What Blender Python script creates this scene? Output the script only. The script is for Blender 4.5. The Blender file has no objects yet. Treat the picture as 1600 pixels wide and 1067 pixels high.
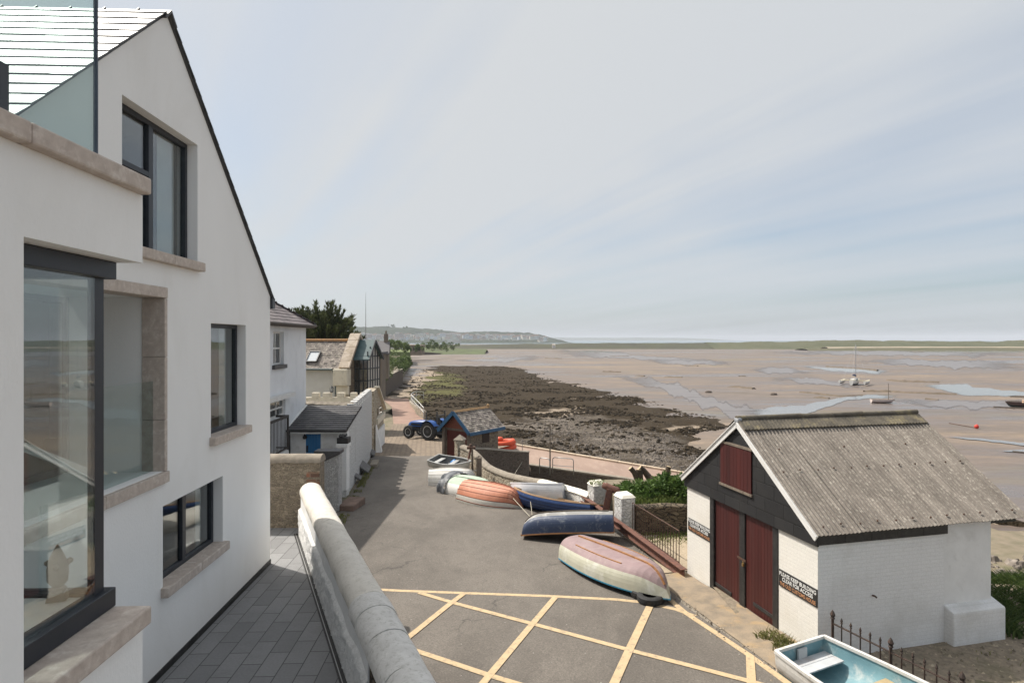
import bpy, bmesh, math, random
from mathutils import Vector, Matrix, noise, geometry
C = bpy.context.scene.collection
rnd = random.Random(7)
R_ = math.radians
# ------------------------------------------------------------ camera, sky, sun, exposure
FPX, CX, HY = 926.0, 800.0, 531.0          # focal length, centre and horizon of the 1600 px photograph
cam_d = bpy.data.cameras.new('camera'); cam = bpy.data.objects.new('camera', cam_d); C.objects.link(cam)
cam.rotation_euler = (R_(90), 0, 0); cam.location = (0, 0, 0)
cam_d.sensor_width = 36; cam_d.lens = FPX / 1600 * 36; cam_d.shift_y = -2.5 / 1600
cam_d.clip_start = 0.1; cam_d.clip_end = 60000
bpy.context.scene.camera = cam
SUN_AZ = Vector((-0.86, 0.51, 0)).normalized(); SUN_EL = R_(53)
sd = Vector((SUN_AZ.x * math.cos(SUN_EL), SUN_AZ.y * math.cos(SUN_EL), math.sin(SUN_EL)))
sun_d = bpy.data.lights.new('sun', 'SUN'); sun = bpy.data.objects.new('sun', sun_d); C.objects.link(sun)
sun_d.energy = 4.3; sun_d.angle = R_(0.6); sun_d.color = (1.0, 0.94, 0.85)
sun.rotation_euler = (-sd).to_track_quat('-Z', 'Y').to_euler()
sc = bpy.context.scene
sc.view_settings.view_transform = 'Standard'; sc.view_settings.look = 'None'
sc.view_settings.exposure = 0.35; sc.view_settings.gamma = 1.0
w = bpy.data.worlds.new('World'); sc.world = w; w.use_nodes = True
nt = w.node_tree; nt.nodes.clear()
def N(nt, t, **kw):
    n = nt.nodes.new(t)
    for k, v in kw.items():
        if k.startswith('i_'): n.inputs[k[2:].replace('_', ' ')].default_value = v
        else: setattr(n, k, v)
    return n
def math_n(nt, op, a, b=None, clamp=False):
    n = nt.nodes.new('ShaderNodeMath'); n.operation = op; n.use_clamp = clamp
    for i, v in enumerate((a, b)):
        if v is None: continue
        if isinstance(v, (int, float)): n.inputs[i].default_value = v
        else: nt.links.new(v, n.inputs[i])
    return n.outputs[0]
def mixc(nt, f, a, b, blend='MIX'):
    n = nt.nodes.new('ShaderNodeMix'); n.data_type = 'RGBA'; n.blend_type = blend
    for i, v in ((0, f), (6, a), (7, b)):
        if isinstance(v, (int, float)): n.inputs[i].default_value = v
        elif isinstance(v, (tuple, list)): n.inputs[i].default_value = (*v[:3], 1)
        else: nt.links.new(v, n.inputs[i])
    return n.outputs[2]
def ramp(nt, f, stops):
    n = nt.nodes.new('ShaderNodeValToRGB'); e = n.color_ramp.elements
    while len(e) < len(stops): e.new(0.5)
    for i, (p, c) in enumerate(stops):
        e[i].position = p; e[i].color = (c, c, c, 1) if isinstance(c, (int, float)) else (*c[:3], 1)
    nt.links.new(f, n.inputs[0]); return n.outputs[0]
def noi(nt, vec, scale, detail=4, rough=0.55, dist=0.0):
    n = nt.nodes.new('ShaderNodeTexNoise'); n.inputs['Scale'].default_value = scale
    n.inputs['Detail'].default_value = detail; n.inputs['Roughness'].default_value = rough; n.inputs['Distortion'].default_value = dist
    if vec is not None: nt.links.new(vec, n.inputs['Vector'])
    return n.outputs['Fac']
def mapping(nt, vec, scale=(1, 1, 1), rot=(0, 0, 0), loc=(0, 0, 0)):
    n = nt.nodes.new('ShaderNodeMapping'); nt.links.new(vec, n.inputs['Vector'])
    n.inputs['Scale'].default_value = scale; n.inputs['Rotation'].default_value = rot; n.inputs['Location'].default_value = loc
    return n.outputs[0]
sky = nt.nodes.new('ShaderNodeTexSky'); sky.sky_type = 'NISHITA'; sky.sun_disc = False
sky.sun_elevation = SUN_EL; sky.sun_rotation = math.atan2(sd.x, sd.y); sky.air_density = 1.0; sky.dust_density = 2.0
geo = nt.nodes.new('ShaderNodeTexCoord')
sep = nt.nodes.new('ShaderNodeSeparateXYZ'); nt.links.new(geo.outputs['Generated'], sep.inputs[0])
zc = math_n(nt, 'ADD', math_n(nt, 'MAXIMUM', sep.outputs[2], 0.0), 0.10)
comb = nt.nodes.new('ShaderNodeCombineXYZ')
nt.links.new(math_n(nt, 'DIVIDE', sep.outputs[0], zc), comb.inputs[0]); nt.links.new(math_n(nt, 'DIVIDE', sep.outputs[1], zc), comb.inputs[1])
# thin cirrus drawn out in long streaks by the high wind
str_v = mapping(nt, comb.outputs[0], rot=(0, 0, R_(-30)))
n1 = noi(nt, mapping(nt, str_v, scale=(1.25, 0.12, 1)), 1.0, 4, 0.5, 0.5)
n2 = noi(nt, mapping(nt, str_v, scale=(0.35, 0.2, 1), loc=(3, 1, 0)), 1.0, 4, 0.5, 0.3)
n3 = noi(nt, mapping(nt, str_v, scale=(4.0, 0.5, 1), loc=(1, 5, 0)), 1.0, 5, 0.6, 0.2)
cl = math_n(nt, 'ADD', math_n(nt, 'MULTIPLY', n1, 0.62), math_n(nt, 'ADD', math_n(nt, 'MULTIPLY', n2, 0.72), math_n(nt, 'MULTIPLY', n3, 0.07)))
sv = nt.nodes.new('ShaderNodeVectorMath'); sv.operation = 'DOT_PRODUCT'; nt.links.new(geo.outputs['Generated'], sv.inputs[0]); sv.inputs[1].default_value = sd
near_sun = sv.outputs['Value']
cl2 = math_n(nt, 'ADD', cl, math_n(nt, 'MULTIPLY', near_sun, 0.17))
cl3 = math_n(nt, 'ADD', 0.645, math_n(nt, 'MULTIPLY', math_n(nt, 'SUBTRACT', cl2, 0.645), ramp(nt, sep.outputs[2], [(0.0, 0.15), (0.16, 1.0)])))
fac = ramp(nt, cl3, [(0.47, 0.04), (0.62, 0.55), (0.80, 0.97)])
glow = ramp(nt, near_sun, [(0.0, (4.9, 5.2, 5.55)), (0.60, (5.35, 5.52, 5.66)), (0.84, (5.5, 5.65, 5.80)), (0.90, (10.5, 10.4, 10.2)), (0.96, (19.0, 18.5, 17.8)), (1.0, (40.0, 38.0, 35.0))])
skyc = mixc(nt, 1.0, sky.outputs[0], (0.79, 0.95, 1.05), 'MULTIPLY')
col = mixc(nt, fac, skyc, glow)
bg = nt.nodes.new('ShaderNodeBackground'); bg.inputs['Strength'].default_value = 0.1
nt.links.new(col, bg.inputs[0]); wo = nt.nodes.new('ShaderNodeOutputWorld'); nt.links.new(bg.outputs[0], wo.inputs[0])

# ------------------------------------------------------------ places: a photograph pixel on a known plane gives a point
def P(px, py, d): return Vector(((px - CX) / FPX * d, d, -(py - HY) / FPX * d))
def atz(px, py, z): return P(px, py, -z * FPX / (py - HY))
def zr(y): return -6.4 - 0.05 * (min(y, 55.0) - 13.0)          # the road falls towards the beach
def Rd(px, py):
    t = (py - HY) / FPX
    y = 5.75 / (t - 0.05) if t > 0.1546 else 8.5 / t
    return P(px, py, y)
class Frame:
    def __init__(s, o, ang): s.o = Vector(o); s.a = ang; s.m = Matrix.Rotation(ang, 3, 'Z'); s.i = s.m.inverted()
    def loc(s, p): return s.i @ (Vector(p) - s.o)
    def wor(s, p): return s.m @ Vector(p) + s.o
    def hit(s, px, py, ax, c):
        o = s.loc((0, 0, 0)); d = s.i @ Vector(((px - CX) / FPX, 1, -(py - HY) / FPX))
        t = (c - o[ax]) / d[ax]; return o + d * t
# ------------------------------------------------------------ mesh builder
class MB:
    def __init__(s): s.v = []; s.f = []; s.t = []; s.m = []; s.tone = 0.5; s.mi = 0
    def add(s, vs, fs):
        b = len(s.v); s.v += [tuple(v) for v in vs]
        for f in fs: s.f.append(tuple(b + i for i in f)); s.t.append(s.tone); s.m.append(s.mi)
    def box(s, x0, x1, y0, y1, z0, z1):
        s.add([(x0,y0,z0),(x1,y0,z0),(x1,y1,z0),(x0,y1,z0),(x0,y0,z1),(x1,y0,z1),(x1,y1,z1),(x0,y1,z1)],
              [(0,3,2,1),(4,5,6,7),(0,1,5,4),(1,2,6,5),(2,3,7,6),(3,0,4,7)])
    def obox(s, c, ux, uy, uz, hx, hy, hz):
        c = Vector(c); ux, uy, uz = Vector(ux).normalized(), Vector(uy).normalized(), Vector(uz).normalized()
        vs = [c + ux*hx*a + uy*hy*b + uz*hz*d for d in (-1,1) for a, b in ((-1,-1),(1,-1),(1,1),(-1,1))]
        s.add(vs, [(0,3,2,1),(4,5,6,7),(0,1,5,4),(1,2,6,5),(2,3,7,6),(3,0,4,7)])
    def bar(s, a, b, w, h, up=(0,0,1)):
        a, b = Vector(a), Vector(b); d = (b - a); l = d.length
        if l < 1e-6: return
        d /= l; up = Vector(up)
        if abs(d.dot(up)) > 0.98: up = Vector((1,0,0))
        r = d.cross(up).normalized(); u = r.cross(d)
        s.obox((a+b)/2, d, r, u, l/2, w/2, h/2)
    def prism(s, pts, ext):
        n = len(pts); e = Vector(ext); a = [Vector(p) for p in pts]
        s.add(a + [p + e for p in a], [tuple(range(n-1,-1,-1)), tuple(range(n,2*n))] + [(i,(i+1)%n,n+(i+1)%n,n+i) for i in range(n)])
    def tube(s, path, r, n=8, cap=True):
        path = [Vector(p) for p in path]; k = len(path); rs = r if isinstance(r, (list, tuple)) else [r]*k
        vs = []; ref = None
        for i, p in enumerate(path):
            d = (path[min(i+1,k-1)] - path[max(i-1,0)]).normalized()
            if ref is None or abs(d.dot(ref)) > 0.95: ref = Vector((0,0,1)) if abs(d.z) < 0.9 else Vector((1,0,0))
            a = d.cross(ref).normalized(); b = a.cross(d).normalized()
            vs += [p + (a*math.cos(2*math.pi*j/n) + b*math.sin(2*math.pi*j/n))*rs[i] for j in range(n)]
        fs = [(i*n+j, i*n+(j+1)%n, (i+1)*n+(j+1)%n, (i+1)*n+j) for i in range(k-1) for j in range(n)]
        if cap: fs += [tuple(range(n-1,-1,-1)), tuple(range((k-1)*n, k*n))]
        s.add(vs, fs)
    def lathe(s, prof, c=(0,0,0), axis='Z', n=16):
        c = Vector(c); vs = []
        for r, h in prof:
            for j in range(n):
                t = 2*math.pi*j/n; a, b = r*math.cos(t), r*math.sin(t)
                vs.append(c + Vector({'Z':(a,b,h),'X':(h,a,b),'Y':(b,h,a)}[axis]))
        k = len(prof)
        fs = [(i*n+j, i*n+(j+1)%n, (i+1)*n+(j+1)%n, (i+1)*n+j) for i in range(k-1) for j in range(n)]
        if prof[0][0] > 1e-4: fs.append(tuple(range(n-1,-1,-1)))
        if prof[-1][0] > 1e-4: fs.append(tuple(range((k-1)*n, k*n)))
        s.add(vs, fs)
    def torus(s, c, axis, R, r, n=20, m=8):
        prof = [(R + r*math.cos(2*math.pi*j/m), r*math.sin(2*math.pi*j/m)) for j in range(m+1)]; s.lathe(prof, c, axis, n)
    def grid(s, rows, close=False):
        n = len(rows[0]); vs = [p for r in rows for p in r]
        s.add(vs, [(i*n+j, i*n+j+1, (i+1)*n+j+1, (i+1)*n+j) for i in range(len(rows)-1) for j in range(n-1)])
    def build(s, name, mat, parent=None, smooth=False, bevel=0.0, seg=2, auto=None):
        me = bpy.data.meshes.new(name); me.from_pydata(s.v, [], s.f)
        mats = mat if isinstance(mat, (list, tuple)) else [mat]
        for m in mats: me.materials.append(m)
        if len(mats) > 1:
            for p, i in zip(me.polygons, s.m): p.material_index = i
        at = me.attributes.new('tone', 'FLOAT', 'FACE'); at.data.foreach_set('value', s.t)
        bm = bmesh.new(); bm.from_mesh(me)
        if bevel:
            bmesh.ops.remove_doubles(bm, verts=bm.verts, dist=1e-5)
            es = [e for e in bm.edges if len(e.link_faces) == 2 and e.calc_face_angle(0) > 0.5]
            bmesh.ops.bevel(bm, geom=es, offset=bevel, segments=seg, affect='EDGES', profile=0.5, clamp_overlap=True)
        bmesh.ops.recalc_face_normals(bm, faces=bm.faces)
        bm.to_mesh(me); bm.free()
        if smooth or auto:
            me.polygons.foreach_set('use_smooth', [True]*len(me.polygons))
            if auto: me.set_sharp_from_angle(angle=R_(auto))
        o = bpy.data.objects.new(name, me); C.objects.link(o)
        if parent: o.parent = parent
        return o
def tag(o, label=None, cat=None, group=None, kind=None):
    if label: o['label'] = label
    if cat: o['category'] = cat
    if group: o['group'] = group
    if kind: o['kind'] = kind
    return o
def thing(name, label, cat, loc=(0,0,0), rz=0.0, group=None):
    o = bpy.data.objects.new(name, None); C.objects.link(o); o.location = loc; o.rotation_euler = (0,0,rz)
    o.empty_display_size = 0.2
    return tag(o, label, cat, group)
def dup(root, loc, rz=None, label=None):
    def cp(o, par):
        c = o.copy(); C.objects.link(c)
        if par: c.parent = par
        for ch in list(o.children): cp(ch, c)
        return c
    r = cp(root, None); r.location = loc
    if rz is not None: r.rotation_euler = (r.rotation_euler[0], r.rotation_euler[1], rz)
    if label: r['label'] = label
    return r
# ------------------------------------------------------------ materials
def newmat(name):
    m = bpy.data.materials.new(name); m.use_nodes = True; t = m.node_tree
    return m, t, t.nodes['Principled BSDF'], t.nodes.new('ShaderNodeTexCoord').outputs['Object']
def bump(t, b, h, strength, dist):
    n = t.nodes.new('ShaderNodeBump'); n.inputs['Strength'].default_value = strength; n.inputs['Distance'].default_value = dist
    t.links.new(h, n.inputs['Height'])
    if b.inputs['Normal'].is_linked: t.links.new(b.inputs['Normal'].links[0].from_socket, n.inputs['Normal'])
    t.links.new(n.outputs[0], b.inputs['Normal'])
def attr(t, name='tone'):
    n = t.nodes.new('ShaderNodeAttribute'); n.attribute_name = name; return n.outputs['Fac']
def shade(c, k): return tuple(min(1, x*k) for x in c)
def M(name, c, c2=None, scale=3.0, rough=0.8, metal=0.0, bs=0.0, bscale=40.0, bd=0.01, tone=0.0, stain=None, sscale=1.2, samt=0.5, spec=0.4, stretch=(1,1,1), lo=0.35, hi=0.65):
    m, t, b, o = newmat(name)
    v = mapping(t, o, scale=stretch)
    c2 = c2 or shade(c, 0.8)
    f = ramp(t, noi(t, v, scale, 6, 0.6), [(lo, 0.0), (hi, 1.0)])
    col = mixc(t, f, c, c2)
    if stain:
        sf = ramp(t, noi(t, v, sscale, 8, 0.68, 0.4), [(0.52, 0.0), (0.66, 1.0)])
        col = mixc(t, math_n(t, 'MULTIPLY', sf, samt), col, stain)
    if tone:
        k = math_n(t, 'ADD', math_n(t, 'MULTIPLY', attr(t), 2*tone), 1 - tone)
        h = t.nodes.new('ShaderNodeHueSaturation'); t.links.new(col, h.inputs['Color']); t.links.new(k, h.inputs['Value']); col = h.outputs[0]
    t.links.new(col, b.inputs['Base Color'])
    b.inputs['Roughness'].default_value = rough; b.inputs['Metallic'].default_value = metal; b.inputs['Specular IOR Level'].default_value = spec
    if bs: bump(t, b, noi(t, v, bscale, 5, 0.6), bs, bd)
    return m
def stone_mat(name, cols, mortar, scale=4.0, flat=2.2, bs=0.8, bd=0.03, mw=0.06, rough=0.9, lich=None, jit=0.35):
    m, t, b, o = newmat(name)
    wob = t.nodes.new('ShaderNodeTexNoise'); wob.inputs['Scale'].default_value = 2.3; wob.inputs['Detail'].default_value = 3; t.links.new(o, wob.inputs['Vector'])
    vm = t.nodes.new('ShaderNodeVectorMath'); vm.operation = 'MULTIPLY_ADD'; t.links.new(wob.outputs['Color'], vm.inputs[0]); vm.inputs[1].default_value = (jit,)*3; t.links.new(o, vm.inputs[2])
    v = mapping(t, vm.outputs[0], scale=(1,1,flat))
    vo = t.nodes.new('ShaderNodeTexVoronoi'); vo.inputs['Scale'].default_value = scale; t.links.new(v, vo.inputs['Vector'])
    ve = t.nodes.new('ShaderNodeTexVoronoi'); ve.feature = 'DISTANCE_TO_EDGE'; ve.inputs['Scale'].default_value = scale; t.links.new(v, ve.inputs['Vector'])
    sp = t.nodes.new('ShaderNodeSeparateColor'); t.links.new(vo.outputs['Color'], sp.inputs[0])
    k = len(cols); col = ramp(t, sp.outputs[0], [(i/max(1,k-1), c) for i, c in enumerate(cols)])
    fine = noi(t, o, 24, 5, 0.65)
    col = mixc(t, math_n(t, 'MULTIPLY', fine, 0.7), col, shade(cols[0], 0.55))
    e = ramp(t, ve.outputs['Distance'], [(mw*0.3, 0.0), (mw*1.6, 1.0)])
    col = mixc(t, e, mortar, col)
    if lich:
        lf = ramp(t, noi(t, o, 1.7, 8, 0.7), [(0.52, 0.0), (0.63, 0.85)]); col = mixc(t, lf, col, lich)
    t.links.new(col, b.inputs['Base Color']); b.inputs['Roughness'].default_value = rough; b.inputs['Specular IOR Level'].default_value = 0.25
    h = math_n(t, 'ADD', math_n(t, 'MULTIPLY', e, math_n(t, 'ADD', math_n(t, 'MULTIPLY', sp.outputs[1], 0.5), 0.5)), math_n(t, 'MULTIPLY', fine, 0.35))
    bump(t, b, h, bs, bd)
    return m
def brick_mat(name, c1, c2, mortar, bw, bh, ms=0.01, axis='xz', bs=0.5, bd=0.008, rough=0.85, rot=0.0, off=0.5, stain=None, samt=0.5, var=0.0):
    m, t, b, o = newmat(name)
    s = t.nodes.new('ShaderNodeSeparateXYZ'); t.links.new(mapping(t, o, rot=(0,0,rot)), s.inputs[0]); cb = t.nodes.new('ShaderNodeCombineXYZ')
    t.links.new(s.outputs['xyz'.index(axis[0])], cb.inputs[0]); t.links.new(s.outputs['xyz'.index(axis[1])], cb.inputs[1])
    br = t.nodes.new('ShaderNodeTexBrick'); t.links.new(cb.outputs[0], br.inputs['Vector'])
    br.offset = off; br.inputs['Scale'].default_value = 1.0; br.inputs['Brick Width'].default_value = bw; br.inputs['Row Height'].default_value = bh
    br.inputs['Mortar Size'].default_value = ms; br.inputs['Mortar Smooth'].default_value = 0.25
    br.inputs['Color1'].default_value = (*c1, 1); br.inputs['Color2'].default_value = (*c2, 1); br.inputs['Mortar'].default_value = (*mortar, 1)
    fine = noi(t, o, 30, 5, 0.7)
    col = mixc(t, math_n(t, 'MULTIPLY', ramp(t, fine, [(0.35, 0), (0.7, 1)]), 0.35), br.outputs['Color'], shade(c1, 0.55))
    if stain:
        col = mixc(t, math_n(t, 'MULTIPLY', ramp(t, noi(t, o, 0.9, 8, 0.68), [(0.48, 0.0), (0.66, 1.0)]), samt), col, stain)
    t.links.new(col, b.inputs['Base Color']); b.inputs['Roughness'].default_value = rough; b.inputs['Specular IOR Level'].default_value = 0.3
    h = math_n(t, 'ADD', math_n(t, 'SUBTRACT', 1.0, br.outputs['Fac']), math_n(t, 'MULTIPLY', fine, 0.25))
    bump(t, b, h, bs, bd)
    return m
def glass_mat(name, tint=(0.75,0.82,0.82), k=1.5, base=0.03, rough=0.0):
    m, t, b, o = newmat(name); t.nodes.remove(b); out = t.nodes['Material Output']
    tr = t.nodes.new('ShaderNodeBsdfTransparent'); tr.inputs[0].default_value = (*tint, 1)
    gl = t.nodes.new('ShaderNodeBsdfGlossy'); gl.inputs['Roughness'].default_value = rough; gl.inputs[0].default_value = (1,1,1,1)
    fr = t.nodes.new('ShaderNodeFresnel'); bf = t.nodes.new('ShaderNodeNewGeometry')
    t.links.new(math_n(t, 'SUBTRACT', 1.5, math_n(t, 'MULTIPLY', bf.outputs['Backfacing'], 1.5-1/1.5)), fr.inputs['IOR'])   # the same mirror strength on both faces of a pane
    f = math_n(t, 'ADD', math_n(t, 'MULTIPLY', fr.outputs[0], k), base, True)
    mx = t.nodes.new('ShaderNodeMixShader'); t.links.new(f, mx.inputs[0]); t.links.new(tr.outputs[0], mx.inputs[1]); t.links.new(gl.outputs[0], mx.inputs[2])
    t.links.new(mx.outputs[0], out.inputs[0]); return m
render_w = M('white_render', (0.85,0.84,0.82), (0.81,0.80,0.78), 0.8, 0.9, bs=0.55, bscale=48, bd=0.006, stain=(0.72,0.70,0.66), sscale=0.9, samt=0.30, stretch=(1,1,0.45))
white_paint = M('white_paint', (0.70,0.69,0.67), (0.63,0.62,0.60), 2, 0.6, stain=(0.45,0.42,0.36), sscale=2.5, samt=0.3)
cream_paint = M('cream_paint', (0.68,0.62,0.50), (0.60,0.54,0.43), 2, 0.8, stain=(0.32,0.28,0.22), sscale=1.5, samt=0.5)
granite = M('pink_granite', (0.53,0.455,0.395), (0.43,0.36,0.31), 14, 0.75, bs=0.3, bscale=50, bd=0.006, stain=(0.66,0.60,0.54), sscale=11, samt=0.65)
frame_m = M('anthracite_frame', (0.022,0.026,0.034), (0.03,0.033,0.04), 5, 0.42)
glass_w = glass_mat('window_glass', (0.83,0.87,0.87), 1.15, 0.035)
glass_b = glass_mat('balustrade_glass', (0.86,0.905,0.90), 0.6, 0.0)
glass_d = glass_mat('cottage_glass', (0.6,0.63,0.63), 1.5, 0.05)
slate_n = M('new_slate', (0.13,0.135,0.14), (0.10,0.105,0.11), 6, 0.50, tone=0.25, spec=0.45, bs=0.15, bscale=25, bd=0.004)
slate_o = M('old_slate', (0.155,0.14,0.138), (0.10,0.095,0.097), 5, 0.6, tone=0.38, bs=0.3, bscale=25, bd=0.005, stain=(0.30,0.28,0.21), sscale=3, samt=0.5)
slate_d = M('dark_slate', (0.07,0.066,0.068), (0.045,0.044,0.048), 5, 0.5, tone=0.35, bs=0.3, bscale=25, bd=0.005, stain=(0.13,0.12,0.10), sscale=3, samt=0.4)
slate_l = M('lichened_slate', (0.26,0.225,0.19), (0.13,0.11,0.105), 7, 0.85, tone=0.5, bs=0.4, bscale=20, bd=0.008, stain=(0.46,0.42,0.34), sscale=5, samt=0.85)
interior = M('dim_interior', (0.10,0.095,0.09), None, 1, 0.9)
blind_m = M('pale_curtain', (0.55,0.55,0.52), (0.48,0.48,0.45), 3, 0.9)
black_m = M('black_paint', (0.015,0.015,0.016), (0.03,0.029,0.028), 4, 0.5, stain=(0.08,0.075,0.07), sscale=9, samt=0.35)
iron_m = M('rusty_iron', (0.055,0.035,0.028), (0.10,0.05,0.03), 14, 0.8, bs=0.4, bscale=60, bd=0.004)
rust_m = M('rusty_steel', (0.17,0.075,0.05), (0.10,0.05,0.04), 10, 0.85, bs=0.4, bscale=40, bd=0.005, stain=(0.06,0.04,0.035), sscale=5, samt=0.6)
steel_m = M('galvanised_steel', (0.42,0.42,0.42), (0.33,0.33,0.33), 8, 0.45, metal=0.7)
wood_g = M('weathered_wood', (0.21,0.17,0.13), (0.12,0.095,0.075), 9, 0.85, bs=0.5, bscale=30, bd=0.006, stretch=(1,1,0.25))
wood_v = M('varnished_wood', (0.40,0.20,0.085), (0.26,0.12,0.05), 8, 0.5)
rubber_m = M('tyre_rubber', (0.018,0.018,0.019), (0.03,0.03,0.03), 12, 0.75, bs=0.3, bscale=40, bd=0.005)
coping_m = M('concrete_coping', (0.62,0.585,0.525), (0.54,0.505,0.45), 3, 0.85, bs=0.6, bscale=28, bd=0.008, stain=(0.36,0.335,0.28), sscale=16, samt=0.5)
concrete_m = M('old_concrete', (0.30,0.26,0.21), (0.21,0.18,0.145), 5, 0.9, bs=0.5, bscale=30, bd=0.012, stain=(0.17,0.15,0.12), sscale=1.8, samt=0.6)
rope_m = M('rope', (0.55,0.50,0.40), None, 20, 0.9)
white_plaster = M('white_plaster', (0.76,0.75,0.73), (0.68,0.67,0.65), 1.5, 0.85, bs=0.3, bscale=25, bd=0.01, stain=(0.45,0.43,0.40), sscale=2.5, samt=0.3)
rubble_m = stone_mat('rubble_stone', [(0.27,0.225,0.17),(0.36,0.30,0.23),(0.20,0.165,0.13),(0.30,0.25,0.19)], (0.33,0.28,0.21), 9, 1.5, 1.0, 0.03, 0.07)
drystone_m = stone_mat('drystone', [(0.12,0.095,0.065),(0.22,0.175,0.12),(0.085,0.066,0.048),(0.17,0.13,0.09)], (0.03,0.025,0.02), 3.6, 3.4, 1.0, 0.05, 0.06)
wallstone_m = stone_mat('cream_rubble', [(0.38,0.32,0.24),(0.48,0.41,0.32),(0.28,0.23,0.17),(0.40,0.30,0.22)], (0.52,0.46,0.36), 5.0, 1.4, 1.0, 0.04, 0.09)
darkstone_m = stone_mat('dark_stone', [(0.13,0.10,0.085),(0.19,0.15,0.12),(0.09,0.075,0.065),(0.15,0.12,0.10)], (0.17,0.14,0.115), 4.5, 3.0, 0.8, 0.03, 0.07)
hutstone_m = stone_mat('hut_stone', [(0.24,0.18,0.13),(0.33,0.26,0.19),(0.16,0.12,0.095),(0.27,0.20,0.15)], (0.30,0.25,0.19), 4.2, 1.9, 0.9, 0.03, 0.07)
whitestone_m = stone_mat('whitewashed_rubble', [(0.74,0.73,0.70),(0.66,0.65,0.62),(0.78,0.77,0.75),(0.70,0.69,0.66)], (0.50,0.49,0.47), 5.5, 1.6, 1.0, 0.05, 0.05)
pebble_w = stone_mat('white_pebbledash', [(0.72,0.71,0.69),(0.62,0.61,0.59),(0.78,0.77,0.75),(0.68,0.67,0.65)], (0.40,0.39,0.38), 15, 1.2, 1.0, 0.04, 0.10)
# ------------------------------------------------------------ helpers for buildings
def holed(mb, outline, holes, fn, t):
    """wall with openings: outline and holes are 2D; fn(u,v,depth) gives the point"""
    polys = [[Vector((u, v, 0)) for u, v in outline]] + [[Vector((u, v, 0)) for u, v in h] for h in holes]
    tris = geometry.tessellate_polygon(polys); flat = [p for q in polys for p in q]; n = len(flat)
    vs = [fn(p.x, p.y, 0) for p in flat] + [fn(p.x, p.y, t) for p in flat]
    fs = [tuple(tr) for tr in tris] + [tuple(n+i for i in reversed(tr)) for tr in tris]
    b = 0
    for q in polys:
        k = len(q); fs += [(b+i, b+(i+1)%k, n+b+(i+1)%k, n+b+i) for i in range(k)]; b += k
    mb.add(vs, fs)
def rect(a, b, c, d): return [(a, c), (b, c), (b, d), (a, d)]
def slates(mb, O, u, v, W, L, ex, sw, th=0.012, trim=None, jit=0.35, seed=1, gap=0.006):
    r = random.Random(seed); O, u, v = Vector(O), Vector(u).normalized(), Vector(v).normalized(); n = u.cross(v).normalized()
    if n.z < 0: n = -n
    k = int(L/ex)+1
    for i in range(k):
        a, b = i*ex, min(L, (i+1)*ex+0.05); x = -(0.5*sw if i % 2 else 0)
        if a >= L-0.02: break
        while x < W-0.01:
            x0, x1 = max(0, x)+gap/2, min(W, x+sw)-gap/2; x += sw
            if trim:
                lo, hi = trim(a); x0, x1 = max(x0, lo), min(x1, hi)
            if x1-x0 < 0.02: continue
            mb.tone = 0.5+(r.random()-0.5)*2*jit if r.random() > 0.08 else r.choice((0.02, 0.98))
            j = (r.random()-0.5)*0.012; h0 = 2.1*th+r.random()*0.004; h1 = th*0.35
            p = [O+u*x0+v*(a+j)+n*h0, O+u*x1+v*(a+j)+n*h0, O+u*x1+v*b+n*h1, O+u*x0+v*b+n*h1]
            q = [O+u*x0+v*(a+j), O+u*x1+v*(a+j), O+u*x1+v*b, O+u*x0+v*b]
            mb.add(p+q, [(0,1,2,3),(0,4,5,1),(1,5,6,2),(3,7,4,0)])
    mb.tone = 0.5
# ------------------------------------------------------------ the white gabled house on the left
ANG_H = math.atan(0.041)
H = Frame((-4.874, 11.94, -4.5), ANG_H)
def hx(px, py, c=0.0): p = H.hit(px, py, 0, c); return p.y, p.z
house = thing('gabled_house', 'tall white rendered gabled house with stone sills and a glass corner window, at far left', 'house', H.o, ANG_H)
EV, AP, YN = 5.37, 8.93, -7.75
def hole_px(l, r, top_r, bot_r, c=0.0):
    y0, _ = hx(l, 531, c); y1, z1 = hx(r, top_r, c); _, z0 = hx(r, bot_r, c); return [y0, y1, z0, z1]
W1 = hole_px(190.6, 308.7, 227, 411); W2 = hole_px(329.5, 384, 508, 664); W3 = hole_px(254.4, 348, 743, 846)
ry1, rz1 = hx(255.5, 465); _, rz0 = hx(255.5, 735.5); ry0 = -7.4
RC = [ry0, ry1, rz0, rz1]
mb = MB()
holed(mb, [(0,0),(0,EV),(-3.85,AP),(YN,EV-0.0),(YN,0)], [rect(*W1), rect(*W2), rect(*W3), rect(*RC)], lambda u, v, d: Vector((-d, u, v)), 0.30)
mb.box(-9, -0.3, -0.3, 0, 0, EV); mb.box(-9, -0.3, YN, YN+0.3, 0, EV)
mb.box(-9.3, -9, YN, 0, 0, EV)
mb.box(-9, -0.3, YN+0.3, -0.3, 2.35, 2.6)
mb.build('wall', render_w, house)
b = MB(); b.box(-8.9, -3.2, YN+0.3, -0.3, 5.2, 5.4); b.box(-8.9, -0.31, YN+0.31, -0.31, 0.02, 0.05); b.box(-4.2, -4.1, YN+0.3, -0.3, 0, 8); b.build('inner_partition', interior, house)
b = MB(); b.box(0, 0.02, -7.9, 0.0, -0.02, 0.09); b.build('plinth', black_m, house)
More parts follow.
